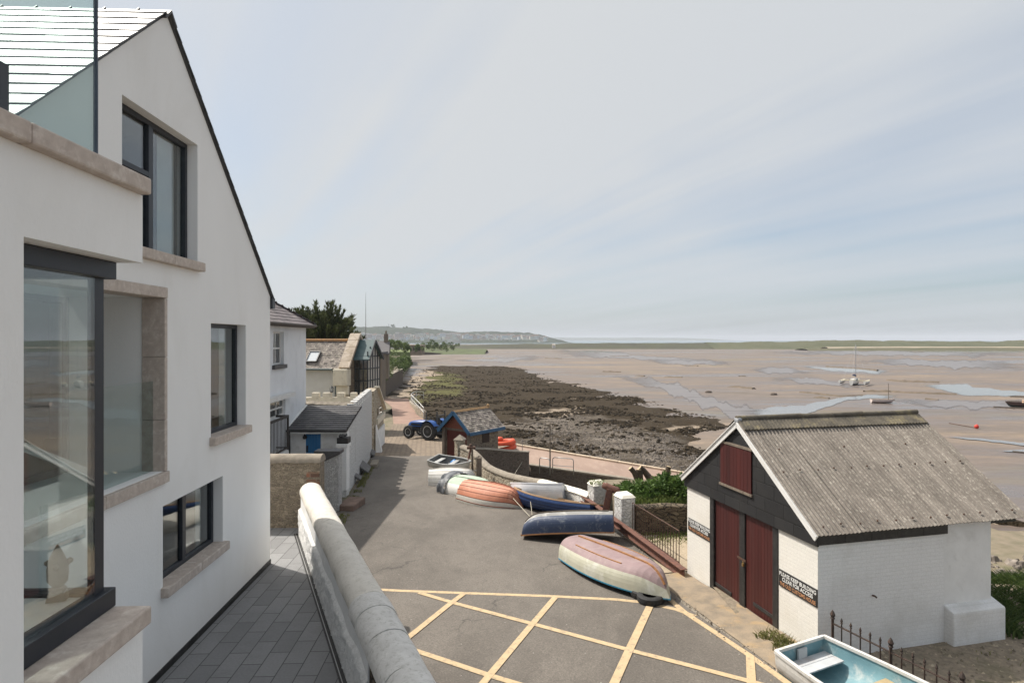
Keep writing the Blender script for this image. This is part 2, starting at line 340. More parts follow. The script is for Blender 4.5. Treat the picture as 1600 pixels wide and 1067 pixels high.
# roof
rl = math.hypot(3.85, AP-EV)
mb = MB(); ov = 0.06; sl_len = rl+0.12
for sgn, yy in ((1, YN), (-1, 0.0)):
    vdir = Vector((0, 3.85*sgn, AP-EV)).normalized(); O = Vector((ov, yy, EV))-vdir*0.12
    nn = Vector((0, -sgn*(AP-EV), 3.85)).normalized()
    slates(mb, O+nn*0.027, (-1,0,0), vdir, 9.2, sl_len, 0.262, 0.5, 0.007, seed=3+sgn)
rf = mb.build('roof', slate_n, house)
mb = MB()
for sgn, yy in ((1, YN), (-1, 0.0)):
    vdir = Vector((0, 3.85*sgn, AP-EV)).normalized(); nn = Vector((0, -sgn*(AP-EV), 3.85)).normalized(); O = Vector((0, yy, EV))
    a, e = O-vdir*0.1, O+vdir*rl
    mb.prism([a+nn*0.002+Vector((0.03,0,0)), e+nn*0.002+Vector((0.03,0,0)), e+nn*0.026+Vector((0.03,0,0)), a+nn*0.026+Vector((0.03,0,0))], (-9.2,0,0))
mb.build('roof_underlay', slate_d, rf)
mb = MB(); x = 0.07
while x > -9:
    mb.prism([(x,-3.85-0.15,AP-0.09),(x,-3.85,AP+0.07),(x,-3.85+0.15,AP-0.09),(x,-3.85+0.13,AP-0.11),(x,-3.85,AP+0.03),(x,-3.85-0.13,AP-0.11)], (-0.44,0,0))
    mb.tube([(x-0.44,-3.85-0.15,AP-0.08),(x-0.44,-3.85,AP+0.085),(x-0.44,-3.85+0.15,AP-0.08)], 0.012, 6); x -= 0.45
mb.build('ridge_tiles', slate_d, rf)
b = MB(); b.tube([(0.03,0.12,EV-0.13),(-9,0.12,EV-0.13)], 0.07, 10); b.box(-0.02,0.05,0.0,0.14,EV-0.24,EV-0.03); b.build('gutter', frame_m, rf)
def window(par, name, q, dep=0.15, fr=0.07, mull=(), sill=True, over=0.05, glass=glass_w, blind=None, trans=(), sdep=0.10, sh=0.13, sj=0):
    y0, y1, z0, z1 = q; mb = MB(); xo, xi = -dep, -dep-0.07
    mb.box(xi, xo, y0, y0+fr, z0, z1); mb.box(xi, xo, y1-fr, y1, z0, z1); mb.box(xi, xo, y0+fr, y1-fr, z0, z0+fr); mb.box(xi, xo, y0+fr, y1-fr, z1-fr, z1)
    for m in mull: mb.box(xi, xo+0.004, m-fr*0.75, m+fr*0.75, z0+fr, z1-fr)
    for a, bb, zz in trans: mb.box(xi, xo+0.002, a, bb, zz-fr*0.5, zz+fr*0.5)
    f = mb.build(name, frame_m, par, bevel=0.006)
    es = [y0+fr]+[m for m in mull]+[y1-fr]
    for i in range(len(es)-1):
        a = es[i]+(fr*0.75 if i else 0); c = es[i+1]-(fr*0.75 if i < len(es)-2 else 0)
        g = MB(); g.box(xo-0.045, xo-0.035, a, c, z0+fr, z1-fr); g.build('pane', glass, f)
    if sill:
        s = MB(); e = [y0-over]+([y0+(y1-y0)*sj] if sj else [])+[y1+over]
        for i in range(len(e)-1): s.box(-dep-0.02, sdep, e[i]+(0.004 if i else 0), e[i+1], z0-sh, z0+0.004)
        s.build('sill', granite, f, bevel=0.012)
    if blind:
        c = MB(); k = int((blind[1]-blind[0])/0.09)
        for i in range(max(1, k)):
            u = blind[0]+i*0.09; c.add([(xi-0.08,u,z0),(xi-0.12,u+0.05,z0),(xi-0.08,u+0.09,z0),(xi-0.08,u,z1),(xi-0.12,u+0.05,z1),(xi-0.08,u+0.09,z1)], [(0,1,4,3),(1,2,5,4)])
        c.build('curtain', blind_m, f)
    return f
m1a, _ = hx(235.5, 531, -0.15)
window(house, 'window', W1, mull=(m1a,), blind=(W1[1]-0.55, W1[1]-0.08), trans=((W1[0]+0.07, m1a, W1[2]+1.05),), sj=0.55)
window(house, 'window', W2, blind=(W2[1]-0.4, W2[1]-0.08))
m3, _ = hx(287.5, 531, -0.15)
window(house, 'window', W3, mull=(m3,), blind=(W3[1]-0.3, W3[1]-0.08), sj=0.5)
# recessed balcony with stone surround
st = MB(); y0, y1, z0, z1 = RC
lint, lz = hx(258.6, 449.5); _, sz = hx(258.6, 735); _, sb = hx(258.6, 752)
for a, c in ((-7.7, y1-1.45), (y1-1.444, lint)): st.box(-0.30, 0.035, a, c, z1-0.006, lz)
jz = [sz, sz+(lz-sz)*0.28, sz+(lz-sz)*0.62, z1-0.01]
for i in range(3): st.box(-0.28, 0.03, y1-0.02, lint, jz[i]+0.004, jz[i+1])
for a, c in ((-7.7, y1-1.3), (y1-1.294, lint)): st.box(-0.29, 0.06, a, c, sb, sz+0.0)
rec = st.build('stone_surround', granite, house, bevel=0.01)
rb = MB(); rb.box(-1.3, -0.301, y1, y1+0.12, z0-0.1, z1+0.05); rb.box(-1.3, -0.301, y0, y1, z1, z1+0.1); rb.box(-1.3, -0.301, y0, y1, z0-0.12, z0-0.02); rb.box(-1.3, -0.301, y0-0.12, y0, z0-0.1, z1)
bal = rb.build('recessed_balcony', render_w, house)
dr = MB(); n = 4
for i in range(n+1):
    yy = y0+(y1-y0)*i/n; dr.box(-1.30, -1.24, yy-0.05, yy+0.05, z0, z1)
dr.box(-1.30, -1.25, y0, y1, z0, z0+0.08); dr.box(-1.30, -1.25, y0, y1, z1-0.08, z1)
dr.build('sliding_door', frame_m, bal)
g = MB(); g.box(-1.285, -1.275, y0, y1, z0, z1); g.build('door_glass', glass_w, bal)
g = MB(); g.box(-1.62, -1.58, y0, y1, z0, z1); g.build('room_curtain', M('grey_voile', (0.20,0.20,0.195), (0.13,0.13,0.125), 2, 0.9, stretch=(1,6,0.1)), bal)
by, bz = hx(227, 597, -0.13)
g = MB(); g.box(-0.14, -0.122, y0+0.02, y1-0.03, z0+0.01, bz); g.build('balustrade_glass', glass_b, bal)
# terrace block with the corner window
c1 = 1.995; YB = -7.93
_, zs_top = hx(222.7, 305, c1)
def hb(px, py, c=c1): p = H.hit(px, py, 0, c); return p.y, p.z
yb1, zsoff = hb(222.7, 411.0); YB = yb1
yl, _ = hb(37, 700)
_, zsill = hb(222.7, 941)
_, zcb = hb(222.7, 306)
YE = -13.5; rv = 0.28
mb = MB()
mb.box(-1.5, c1, YE, YB, -0.3, zsill-0.125)                                   # below the sill
mb.box(0.003, c1, YE, YB, zsoff, zcb)                                        # above the window
mb.box(c1-0.45, c1, YE, yl, zsill-0.125, zsoff)                               # pier beside the window
mb.box(0.002, 0.3, YE, yl-1.2, zsill-0.125, zsoff)
mb.build('terrace_wall', render_w, house)
cop_t = hb(237.6, 289.6, c1+0.07)
cp = MB(); ys = [YE, -10.9, -9.62, -8.86, cop_t[0]]
ys[3], _ = hb(51.4, 195, c1+0.07)
ys[2] = ys[3]-1.2
for i in range(len(ys)-1): cp.box(c1-0.42, c1+0.07, ys[i]+0.004, ys[i+1], zcb+0.001, zcb+0.115)
cp.box(0.02, c1-0.425, YB-0.36, cop_t[0], zcb+0.001, zcb+0.115)
cp.build('coping', granite, house, bevel=0.014)
b = MB(); b.box(0.02, c1-0.43, YE, YB-0.37, zcb+0.001, zcb+0.03); b.build('terrace_floor', concrete_m, house)
# corner window frame and glass
gx = c1-0.20; sy1, sz1 = hb(237.6, 906.5, c1+0.085)
gy = H.hit(162, 531, 0, gx).y
s = MB(); s.box(0.02, c1+0.085, yl+0.002, sy1, zsill-0.123, zsill); s.build('window_sill', granite, house, bevel=0.014)
fm = MB(); ft = 0.13
fm.box(gx-0.08, gx+0.05, yl, gy+0.06, zsoff-0.12, zsoff-0.002); fm.box(0.02, gx-0.082, gy-0.05, gy+0.06, zsoff-0.12, zsoff-0.002)
fm.box(gx-0.08, gx+0.045, yl, gy+0.06, zsill+0.002, zsill+ft); fm.box(0.02, gx-0.082, gy-0.05, gy+0.06, zsill+0.002, zsill+ft)
fm.box(gx-0.08, gx+0.02, yl, yl+0.03, zsill+ft, zsoff-0.12)
cw = fm.build('corner_window', frame_m, house, bevel=0.006)
g = MB(); g.box(gx-0.012, gx, yl+0.03, gy, zsill+ft, zsoff-0.12); g.build('pane', glass_w, cw)
g = MB(); g.box(0.06, gx-0.014, gy-0.012, gy, zsill+ft, zsoff-0.12); g.build('pane', glass_w, cw)
g = MB(); g.box(gx-0.10, gx-0.001, gy-0.011, gy+0.001, zsill+ft, zsoff-0.12); g.box(gx-0.011, gx+0.001, gy-0.09, gy-0.001, zsill+ft, zsoff-0.12); g.build('corner_seal', frame_m, cw)
b = MB(); b.box(0.31, gx-0.09, YE, gy-0.06, zsill-0.1, zsill+0.11); b.build('inner_sill', white_paint, cw)
hr = MB(); a = H.hit(34, 697, 0, gx-0.6); c = H.hit(137, 738, 0, gx-0.45); hr.bar(a, c, 0.05, 0.05); hr.build('handrail', white_paint, cw)
# glass balustrade on the terrace
gty = H.hit(150, 245, 0, c1-0.16).y; gb = MB(); zt = zcb+1.62
gb.box(c1-0.17, c1-0.155, gty-2.6, gty, zcb+0.03, zt); p1 = gb.build('glass_balustrade', glass_b, house)
gb = MB(); gb.box(0.05, c1-0.172, gty-0.015, gty, zcb+0.03, zt); gb.build('glass_panel', glass_b, p1)
gb = MB(); gb.box(c1-0.172, c1-0.150, gty-0.008, gty+0.006, zcb+0.03, zt); gb.build('edge_strip', M('blue_edge', (0.035,0.05,0.075), None, 4, 0.4), p1)
pp = H.hit(2, 140, 0, c1-0.16); gb = MB(); gb.box(c1-0.19, c1-0.13, pp.y-0.045, pp.y+0.012, zcb+0.11, pp.z+0.13); gb.build('post', frame_m, p1)
# carved finial standing on the inner sill
fp = H.wor(H.hit(90, 936, 2, zsill+0.115))
fin = thing('stone_finial', 'weathered carved stone finial standing inside the glass corner window', 'ornament', fp, 0.4)
mb = MB(); mb.add([(-.055,-.045,0),(.055,-.045,0),(.055,.045,0),(-.055,.045,0),(-.045,-.04,.05),(.045,-.04,.05),(.045,.04,.05),(-.045,.04,.05)], [(0,1,5,4),(1,2,6,5),(2,3,7,6),(3,0,4,7),(4,5,6,7)]); mb.lathe([(0.04,0.05),(0.05,0.075),(0.03,0.085)], n=8); mb.build('base', concrete_m, fin)
mb = MB(); mb.lathe([(0.03,0.085),(0.058,0.12),(0.062,0.2),(0.05,0.26),(0.025,0.32),(0.004,0.36)], n=6); mb.build('spire', concrete_m, fin, smooth=True)
for a in (0.6, 2.7, 4.8):
    mb = MB(); mb.lathe([(0.004,-0.02),(0.018,-0.008),(0.018,0.008),(0.004,0.02)], (0.07*math.cos(a),0.07*math.sin(a),0.235), n=6); mb.tube([(0.05*math.cos(a),0.05*math.sin(a),0.21),(0.07*math.cos(a),0.07*math.sin(a),0.235)], 0.012, 6); mb.build('crocket', concrete_m, fin, smooth=True)
# ------------------------------------------------------------ patio, drain and the garden wall with its round coping
def wl(y): return -2.11-0.469*(y-7.77)                 # inner foot of the garden wall
paver_m = brick_mat('granite_pavers', (0.20,0.20,0.203), (0.265,0.265,0.267), (0.05,0.05,0.05), 0.62, 0.285, 0.007, 'yx', 0.5, 0.006, 0.7, rot=-ANG_H, stain=(0.15,0.15,0.152), samt=0.5)
pat = MB(); pat.add([(-5.6,0.5,-4.5),(wl(0.5),0.5,-4.5),(wl(14.2),14.2,-4.5),(-7.2,14.2,-4.5)], [(0,1,2,3)])
o = pat.build('patio', paver_m); tag(o, kind='structure')
wd = Vector((-0.469,1,0)).normalized(); wn = Vector((-wd.y, wd.x, 0))
dr = MB(); a = Vector((wl(0.5),0.5,-4.496))+wn*0.006; e = Vector((wl(13.8),13.8,-4.496))+wn*0.006
dr.add([a, a+wn*0.13, e+wn*0.13, e], [(0,1,2,3)]); drain = dr.build('drain_channel', black_m); tag(drain, 'long black slot drain between dark pavers and white garden wall', 'drain')
d2 = MB()
for s in (0.035, 0.095): d2.obox((a+e)/2+wn*s+Vector((0,0,0.005)), wd, wn, (0,0,1), (e-a).length/2, 0.006, 0.003)
d2.build('steel_edge', steel_m, drain)
gw = thing('garden_wall', 'white garden wall beside the dark patio, topped by a fat round coping', 'wall', (wl(7), 7, -4.5))
gwo = Vector((wl(7), 7, -4.5))
def gwp(s, off, z): return Vector((0,0,0))+wd*s-wn*off+Vector((0,0,z))       # s along the wall from y=7, off towards the road
sY = lambda y: (y-7)/wd.y
s_far, s_mid, s_near = sY(13.75), sY(6.85), sY(1.0)
def prof_wall(mb, s0, s1, off0, off1, z0, z1): mb.add([gwp(s,o_,z) for s in (s0,s1) for z in (z0,z1) for o_ in (off0,off1)], [(0,1,3,2),(4,6,7,5),(0,2,6,4),(1,5,7,3),(2,3,7,6),(0,4,5,1)])
gwm = M('white_roughcast', (0.74,0.735,0.725), (0.66,0.655,0.64), 2.2, 0.85, bs=0.35, bscale=14, bd=0.02)
def base_h(s): return 0.62+0.05*math.sin(s*2.1)
mb = MB(); prof_wall(mb, s_mid, s_far, 0.012, 0.46, -2.6, 0.95); mb.build('wall', gwm, gw)
nz = MB(); r = random.Random(4); rows = []
k = int((s_far-s_mid)/0.045); mz = 14
for i in range(k+1):
    s = s_mid+(s_far-s_mid)*i/k; row = []
    for j in range(mz+1):
        h = j/mz*(0.60+0.10*noise.noise(Vector((s*1.3,0,0)))); t = 1-j/mz
        off = -0.04-0.028*(noise.noise(Vector((s*9,h*9,1)))) - 0.02*noise.noise(Vector((s*22,h*22,5)))
        if j == mz: off = 0.015
        row.append(gwp(s, off, h))
    rows.append(row)
nz.grid(rows); nz.build('roughcast_base', M('thick_roughcast', (0.76,0.755,0.74), (0.64,0.635,0.62), 9, 0.9, bs=0.9, bscale=22, bd=0.03), gw, smooth=True)
mb = MB(); prof_wall(mb, s_near, s_mid-0.002, 0.03, 0.46, -2.6, 0.93); mb.build('old_stonework', drystone_m, gw)
def coping(s0, s1, off, w_, z, h, bulge=0.0, mat=coping_m, seed=0, droop=0.0):
    rows = []; k = max(2, int((s1-s0)/0.12))
    for i in range(k+1):
        t = i/k; s = s0+(s1-s0)*t; e = 1.0+bulge*(0.5-abs(t-0.5)*0.6); row = []
        wob = 0.012*noise.noise(Vector((s*1.5, seed, 0)))
        row.append(gwp(s, off+0.02, z-0.02))
        for j in range(13):
            a = math.pi*j/12
            row.append(gwp(s, off+w_/2-math.cos(a)*w_/2*e+wob, z+droop*t+(math.sin(a)**0.8)*h*e+0.008*noise.noise(Vector((s*4,j*0.3,seed)))))
        row.append(gwp(s, off+w_-0.02, z-0.02))
        rows.append(row)
    mb = MB(); mb.grid(rows); n = len(rows[0]); mb.add(rows[0], [tuple(range(n))]); mb.add(rows[-1], [tuple(reversed(range(n)))])
    o = mb.build('coping_stone', mat, gw, auto=50); return o
coping_n = M('shade_grey_coping', (0.60,0.585,0.56), (0.52,0.505,0.48), 6, 0.85, bs=0.7, bscale=26, bd=0.010, stain=(0.30,0.29,0.25), sscale=15, samt=0.6)  # older near stones; part of their grey is shade mixed into the colour
coping(sY(10.9)+0.004, s_far, -0.02, 0.50, 0.93, 0.24, 0, coping_m, 1)
coping(sY(7.75)+0.005, sY(10.9)-0.004, -0.02, 0.50, 0.93, 0.24, 0, coping_m, 2)
coping(sY(7.35)+0.004, sY(7.75)-0.005, -0.04, 0.54, 0.92, 0.25, 0.04, coping_n, 5)
coping(sY(6.75)+0.004, sY(7.35)-0.004, -0.03, 0.52, 0.91, 0.25, 0.05, coping_n, 6)
coping(sY(6.0)+0.004, sY(6.75)-0.004, -0.03, 0.52, 0.90, 0.25, 0.05, coping_n, 7)
coping(sY(1.0), sY(6.0)-0.004, -0.03, 0.52, 0.90, 0.25, 0.02, coping_n, 8)
# rubble wall closing the patio
rw = thing('rubble_wall', 'mottled grey brown rubble wall with rounded coping, across the end of the patio', 'wall', (-5.6, 14.25, -4.5))
mb = MB(); mb.box(-3.2, 0.98, 0, 0.35, -2.2, 1.55); mb.build('wall', rubble_m, rw)
mb = MB(); mb.box(0.66, 0.975, -0.014, -0.002, 1.20, 1.32); mb.box(0.66, 0.975, -0.014, -0.002, 0.98, 1.14); mb.build('brick_patch', brick_mat('patch_brick', (0.30,0.13,0.08), (0.10,0.07,0.055), (0.25,0.2,0.15), 0.3, 0.1, 0.01), rw)
rows = []
for i in range(31):
    x = -3.2+4.2*i/30; rows.append([Vector((x, 0.175-0.21*math.cos(math.pi*j/10), 1.55+0.18*math.sin(math.pi*j/10)+0.015*noise.noise(Vector((x*3,j*0.4,0))))) for j in range(11)])
mb = MB(); mb.grid(rows); mb.add(rows[-1], [tuple(reversed(range(11)))]); mb.build('coping', concrete_m, rw, smooth=True)
# ------------------------------------------------------------ ground, mud, sea, hills
def smooth(t): t = max(0.0, min(1.0, t)); return t*t*(3-2*t)
def inpoly(x, y, poly):
    c = False; n = len(poly)
    for i in range(n):
        x1, y1 = poly[i]; x2, y2 = poly[(i+1) % n]
        if (y1 > y) != (y2 > y) and x < (x2-x1)*(y-y1)/(y2-y1)+x1: c = not c
    return c
def dpoly(x, y, poly):
    d = 1e9; n = len(poly)
    for i in range(n):
        x1, y1 = poly[i]; x2, y2 = poly[(i+1) % n]; dx, dy = x2-x1, y2-y1
        t = max(0, min(1, ((x-x1)*dx+(y-y1)*dy)/(dx*dx+dy*dy+1e-9))); d = min(d, math.hypot(x-x1-t*dx, y-y1-t*dy))
    return d
MUDZ = -11.0
def slip_far(x): return 48.55-0.45*x
def slip_near(x): return 41.4-0.27*x
def slip_z(x): return -8.5-(x+1)*0.087
# mud flats: one sheet to beyond the far shore
def mud_material():
    m, t, b, o = newmat('estuary_mud')
    big = noi(t, mapping(t, o, scale=(0.010,0.028,1), rot=(0,0,R_(8))), 1.0, 7, 0.62, 0.9)
    mid = noi(t, mapping(t, o, scale=(0.05,0.15,1), rot=(0,0,R_(10)), loc=(7,3,0)), 1.0, 7, 0.65, 0.8)
    fin = noi(t, mapping(t, o, scale=(0.6,1.5,1)), 1.0, 6, 0.7)
    dark = noi(t, mapping(t, o, scale=(0.022,0.10,1), rot=(0,0,R_(6)), loc=(2,9,0)), 1.0, 8, 0.68, 1.2)
    col = ramp(t, math_n(t, 'ADD', math_n(t, 'MULTIPLY', big, 0.55), math_n(t, 'MULTIPLY', mid, 0.45)),
               [(0.36, (0.105,0.084,0.077)), (0.45, (0.138,0.109,0.096)), (0.52, (0.172,0.133,0.108)), (0.58, (0.225,0.165,0.116)), (0.65, (0.28,0.205,0.137))])
    col = mixc(t, math_n(t, 'MULTIPLY', ramp(t, fin, [(0.40,0),(0.68,1)]), 0.60), col, (0.12,0.096,0.078))
    col = mixc(t, ramp(t, dark, [(0.56,0.0),(0.64,0.55),(0.70,0.8)]), col, (0.10,0.08,0.055))
    rill = noi(t, mapping(t, o, scale=(0.16,0.75,1), rot=(0,0,R_(12)), loc=(4,4,0)), 1.0, 9, 0.72, 0.8)
    col = mixc(t, ramp(t, rill, [(0.53,0.0),(0.61,0.55),(0.70,0.8)]), col, (0.115,0.092,0.072)); col = mixc(t, ramp(t, rill, [(0.30,0.5),(0.42,0.0)]), col, (0.33,0.27,0.22))
    alg = noi(t, mapping(t, o, scale=(0.012,0.05,1), loc=(11,2,0)), 1.0, 7, 0.65, 0.6)
    col = mixc(t, ramp(t, alg, [(0.58,0.0),(0.72,0.55)]), col, (0.17,0.155,0.075))
    t.links.new(col, b.inputs['Base Color'])
    wet = ramp(t, math_n(t, 'ADD', math_n(t, 'MULTIPLY', big, 0.75), math_n(t, 'MULTIPLY', mid, 0.25)), [(0.40, 0.0), (0.50, 1.0)])
    rr = math_n(t, 'ADD', math_n(t, 'MULTIPLY', wet, 0.40), 0.22); t.links.new(rr, b.inputs['Roughness'])
    b.inputs['Specular IOR Level'].default_value = 0.5
    bump(t, b, math_n(t, 'ADD', fin, math_n(t, 'MULTIPLY', mid, 2.0)), 0.35, 0.10)
    return m
mud = MB(); mud.add([(-500,-150,MUDZ),(2500,-150,MUDZ),(2500,1500,MUDZ),(-500,1500,MUDZ)], [(0,1,2,3)])
tag(mud.build('mud_flats', mud_material()), kind='structure')
sm, st_, sb_, so_ = newmat('sea_water'); sb_.inputs['Base Color'].default_value = (0.13,0.19,0.22,1); sb_.inputs['Roughness'].default_value = 0.25
bump(st_, sb_, noi(st_, mapping(st_, so_, scale=(0.02,0.05,1)), 1.0, 5), 0.3, 1.0)
sea = MB(); sea.add([(-9000,1300,-11.3),(14000,1300,-11.3),(14000,14500,-11.3),(-9000,14500,-11.3)], [(0,1,2,3)]); tag(sea.build('sea', sm), kind='structure')
# pools and runnels left by the tide
wm, wt, wb, wo_ = newmat('pool_water'); wb.inputs['Base Color'].default_value = (0.16,0.15,0.14,1); wb.inputs['Roughness'].default_value = 0.09; wb.inputs['Specular IOR Level'].default_value = 0.8
bump(wt, wb, noi(wt, wo_, 0.5, 4), 0.05, 0.02)
wetm, wmt, wmb, wmo = newmat('wet_mud')
wmc = mixc(wmt, ramp(wmt, noi(wmt, mapping(wmt, wmo, scale=(0.12,0.5,1)), 1.0, 7, 0.7), [(0.38,0.0),(0.66,1.0)]), (0.130,0.110,0.104), (0.175,0.147,0.132)); wmt.links.new(wmc, wmb.inputs['Base Color']); wmb.inputs['Roughness'].default_value = 0.30; wmb.inputs['Specular IOR Level'].default_value = 0.42
bump(wmt, wmb, noi(wmt, mapping(wmt, wmo, scale=(0.5,1.2,1)), 1.0, 6, 0.7), 0.25, 0.08)
NP = [0]
def pool(pts, mat=wm, name='tidal_pool', jit=1.0):
    """a runnel or wet patch given by its far and near edges on the mud plane: (px, far py, near py)"""
    NP[0] += 1; z = 0.008+0.0035*NP[0]; far, near = [], []
    for i in range(len(pts)-1):
        n = max(3, int(abs(pts[i+1][0]-pts[i][0])/4))
        for j in range(n):
            t = j/n; px, a, b = (pts[i][k]*(1-t)+pts[i+1][k]*t for k in range(3)); h = (b-a)*0.28*jit
            q = Vector((px*0.045, NP[0]*3.1, 0)); q2 = Vector((px*0.16, NP[0]*3.1, 5)); n1_ = noise.noise(q)+0.5*noise.noise(q2); n2_ = noise.noise(q+Vector((0,0,9)))+0.5*noise.noise(q2+Vector((0,0,9)))
            a2, b2 = a+h*n1_, b+h*n2_
            if b2-a2 < 0.05: b2 = a2+0.05
            col_ = [atz(px, a2+(b2-a2)*t_, MUDZ)+Vector((0,0,z)) for t_ in (0,0.22,0.5,0.78,1)]; far.append(col_)
    mb = MB(); mb.grid(far); o = tag(mb.build(name, mat), kind='structure'); n_ = len(far); al = []
    for i in range(n_): e_ = min(1, 3.0*min(i, n_-1-i)/max(1, n_-1)+0.0); al += [0.0, e_, e_, e_, 0.0]
    at = o.data.attributes.new('cover', 'FLOAT', 'POINT'); at.data.foreach_set('value', al); return o
def thin_edges(mt, lo, hi):
    t = mt.node_tree; o_ = t.nodes.new('ShaderNodeTexCoord').outputs['Object']; b_ = t.nodes['Principled BSDF']
    nz_ = noi(t, mapping(t, o_, scale=(0.10,0.30,1), rot=(0,0,R_(8))), 1.0, 9, 0.7); f_ = ramp(t, math_n(t, 'ADD', math_n(t, 'MULTIPLY', attr(t, 'cover'), 0.55), math_n(t, 'MULTIPLY', nz_, 0.9)), [(lo, 0.0), (hi, 1.0)])
    tr = t.nodes.new('ShaderNodeBsdfTransparent'); mx = t.nodes.new('ShaderNodeMixShader'); t.links.new(f_, mx.inputs[0]); t.links.new(tr.outputs[0], mx.inputs[1]); t.links.new(b_.outputs[0], mx.inputs[2]); t.links.new(mx.outputs[0], t.nodes['Material Output'].inputs[0])
thin_edges(wetm, 0.52, 0.96); thin_edges(wm, 0.56, 0.70)
wet = lambda pts, jit=1.7: pool(pts, wetm, 'wet_mud', jit)
wet([(930,582,584),(980,586,595),(1030,592,611),(1090,608,634),(1150,634,656),(1220,640,668),(1260,650,680)])
wet([(850,547,553),(905,546.5,558),(960,549,560),(1010,555,563),(1060,558,566),(1110,562,569),(1160,567,570)])
wet([(1000,561,564),(1060,562,571),(1120,563,571),(1160,568,570)]); wet([(1165,578,579),(1200,574,584),(1240,575,586),(1275,580,584)])
wet([(1180,548.5,551),(1260,548,554),(1350,547.8,556),(1450,547.6,556),(1620,547.6,557)]); wet([(1320,562,566),(1400,560,570),(1500,563,577),(1620,566,580)])
wet([(650,576,578),(690,574,580.5),(735,572,579),(770,570,574)]); wet([(700,562,564),(760,560,566),(830,556,564),(860,555,558)])
wet([(1190,590,593),(1260,588,600),(1330,602,606),(1380,606,609)]); wet([(1380,622,626),(1450,624,636),(1540,625,640),(1640,628,640)])
pool([(1250,571,574),(1300,574,580),(1340,575.5,583),(1375,575.5,584.5),(1396,577.5,581)])
pool([(1425,598.6,602),(1470,599,610),(1512,599.6,620),(1520,604,620),(1560,608,619.5),(1600,612,619),(1680,613,621)], jit=0.6)
pool([(1150,641,650),(1200,636,652),(1250,631,651),(1270,628,645),(1294,625,636),(1322,620,626.5),(1355,616.5,624),(1400,617,623.5),(1421,617,618)], jit=0.7)
pool([(1380,548.5,549.6),(1460,548.2,550.5),(1560,548.2,551),(1660,548.5,550.5)]); pool([(870,548.5,549.5),(930,548,550.5),(985,551,552)]); pool([(1560,705,706),(1600,703,708),(1660,703,709)], jit=0.4); pool([(1470,682,683),(1530,685,689),(1600,692,697),(1660,694,699)], jit=0.8)
# low banks of wet weed and sand lumps across the flats
bank_m = M('dark_mud_bank', (0.10,0.08,0.055), (0.16,0.12,0.085), 1.5, 0.9, bs=0.6, bscale=4, bd=0.1)
def bank(mid, wid, h, seed):
    pts = [atz(px, py, MUDZ) for px, py in mid]; rows = []
    for i in range(len(pts)-1):
        for j in range(14):
            t = j/14; p = pts[i].lerp(pts[i+1], t); w_ = wid[i]*(1-t)+wid[i+1]*t; d = (pts[i+1]-pts[i]).normalized(); n = Vector((-d.y,d.x,0))
            rows.append([p+n*w_*u*(1+0.7*noise.noise(p*0.3+Vector((u,seed,0))))+Vector((0,0,(1-u*u)*h*(0.55+0.9*abs(noise.noise(p*0.45+Vector((u*3,0,seed)))))-0.03)) for u in (-1,-0.6,-0.2,0.2,0.6,1)])
    mb = MB(); mb.grid(rows); return tag(mb.build('mud_bank', bank_m, smooth=True), kind='structure')
bank([(1290,573),(1330,575),(1365,578),(1372,579)], [0.6,2.2,1.8,0.3], 0.45, 1)
bank([(1386,594),(1410,596),(1440,597),(1470,598)], [0.5,2.0,1.3,0.2], 0.5, 2)
bank([(1350,612),(1390,612),(1430,614),(1500,617)], [0.5,1.6,1.3,0.3], 0.4, 3)
bank([(1250,613),(1265,614),(1310,619),(1350,618)], [0.5,1.0,0.9,0.2], 0.3, 4)
bank([(1446,623.5),(1468,625)], [0.5,0.3], 0.25, 5)
bank([(952,556.5),(985,556.6)], [3,0.6], 0.4, 6); bank([(942,581),(972,581.5)], [1.6,0.5], 0.4, 7); bank([(1040,589),(1068,590)], [1.6,0.6], 0.4, 8)
bank([(1148,604),(1180,608)], [1.8,0.6], 0.4, 9); bank([(1070,571),(1092,572)], [2.5,0.5], 0.4, 10); bank([(852,560),(880,560.5)], [1,0.5], 0.5, 11)
bank([(1275,621),(1297,623)], [0.9,0.3], 0.3, 12); bank([(995,587),(1008,588)], [0.9,0.4], 0.3, 13); bank([(1155,588),(1166,588)], [0.9,0.4],0.3,14)
# far shore: grassy dunes with a strip of sand and saltmarsh
dune_m = M('dune_grass', (0.070,0.076,0.036), (0.105,0.102,0.056), 0.02, 0.95, bs=0.6, bscale=0.15, bd=2.0, stain=(0.05,0.065,0.03), sscale=0.02, samt=0.85)
def far_strip(name, prof, base_d, depth, mat, step=4.0, rough=1.0, base_z=MUDZ-0.3, rows_n=10, nscale=0.03, seed=0, sharp=2):
    """prof: [(px, py of the skyline)] at distance base_d + depth/2"""
    mb = MB(); rows = []; dm = base_d+depth*0.45
    x0, x1 = (prof[0][0]-CX)/FPX*dm, (prof[-1][0]-CX)/FPX*dm; n = int((x1-x0)/step)
    for i in range(n+1):
        x = x0+(x1-x0)*i/n; px = CX+x/dm*FPX; k = 0
        while k < len(prof)-2 and prof[k+1][0] < px: k += 1
        t = (px-prof[k][0])/(prof[k+1][0]-prof[k][0]); t = max(0, min(1, t)); py = prof[k][1]*(1-t)+prof[k+1][1]*t
        top = -(py-HY)/FPX*dm; row = []
        for j in range(rows_n+1):
            v = j/rows_n; f = math.sin(min(1, v/0.45)*math.pi/2)**sharp if v < 0.45 else math.cos((v-0.45)/0.55*math.pi/2)**0.7
            y = base_d+depth*v; nn = noise.fractal(Vector((x*nscale,y*nscale,seed)), 0.9, 2.1, 4)
            row.append(Vector((x*(y/dm*0.35+0.65), y, base_z+(top-base_z)*f+nn*rough*(0.15+f))))
        rows.append(row)
    mb.grid(rows); return mb.build(name, mat, smooth=True)
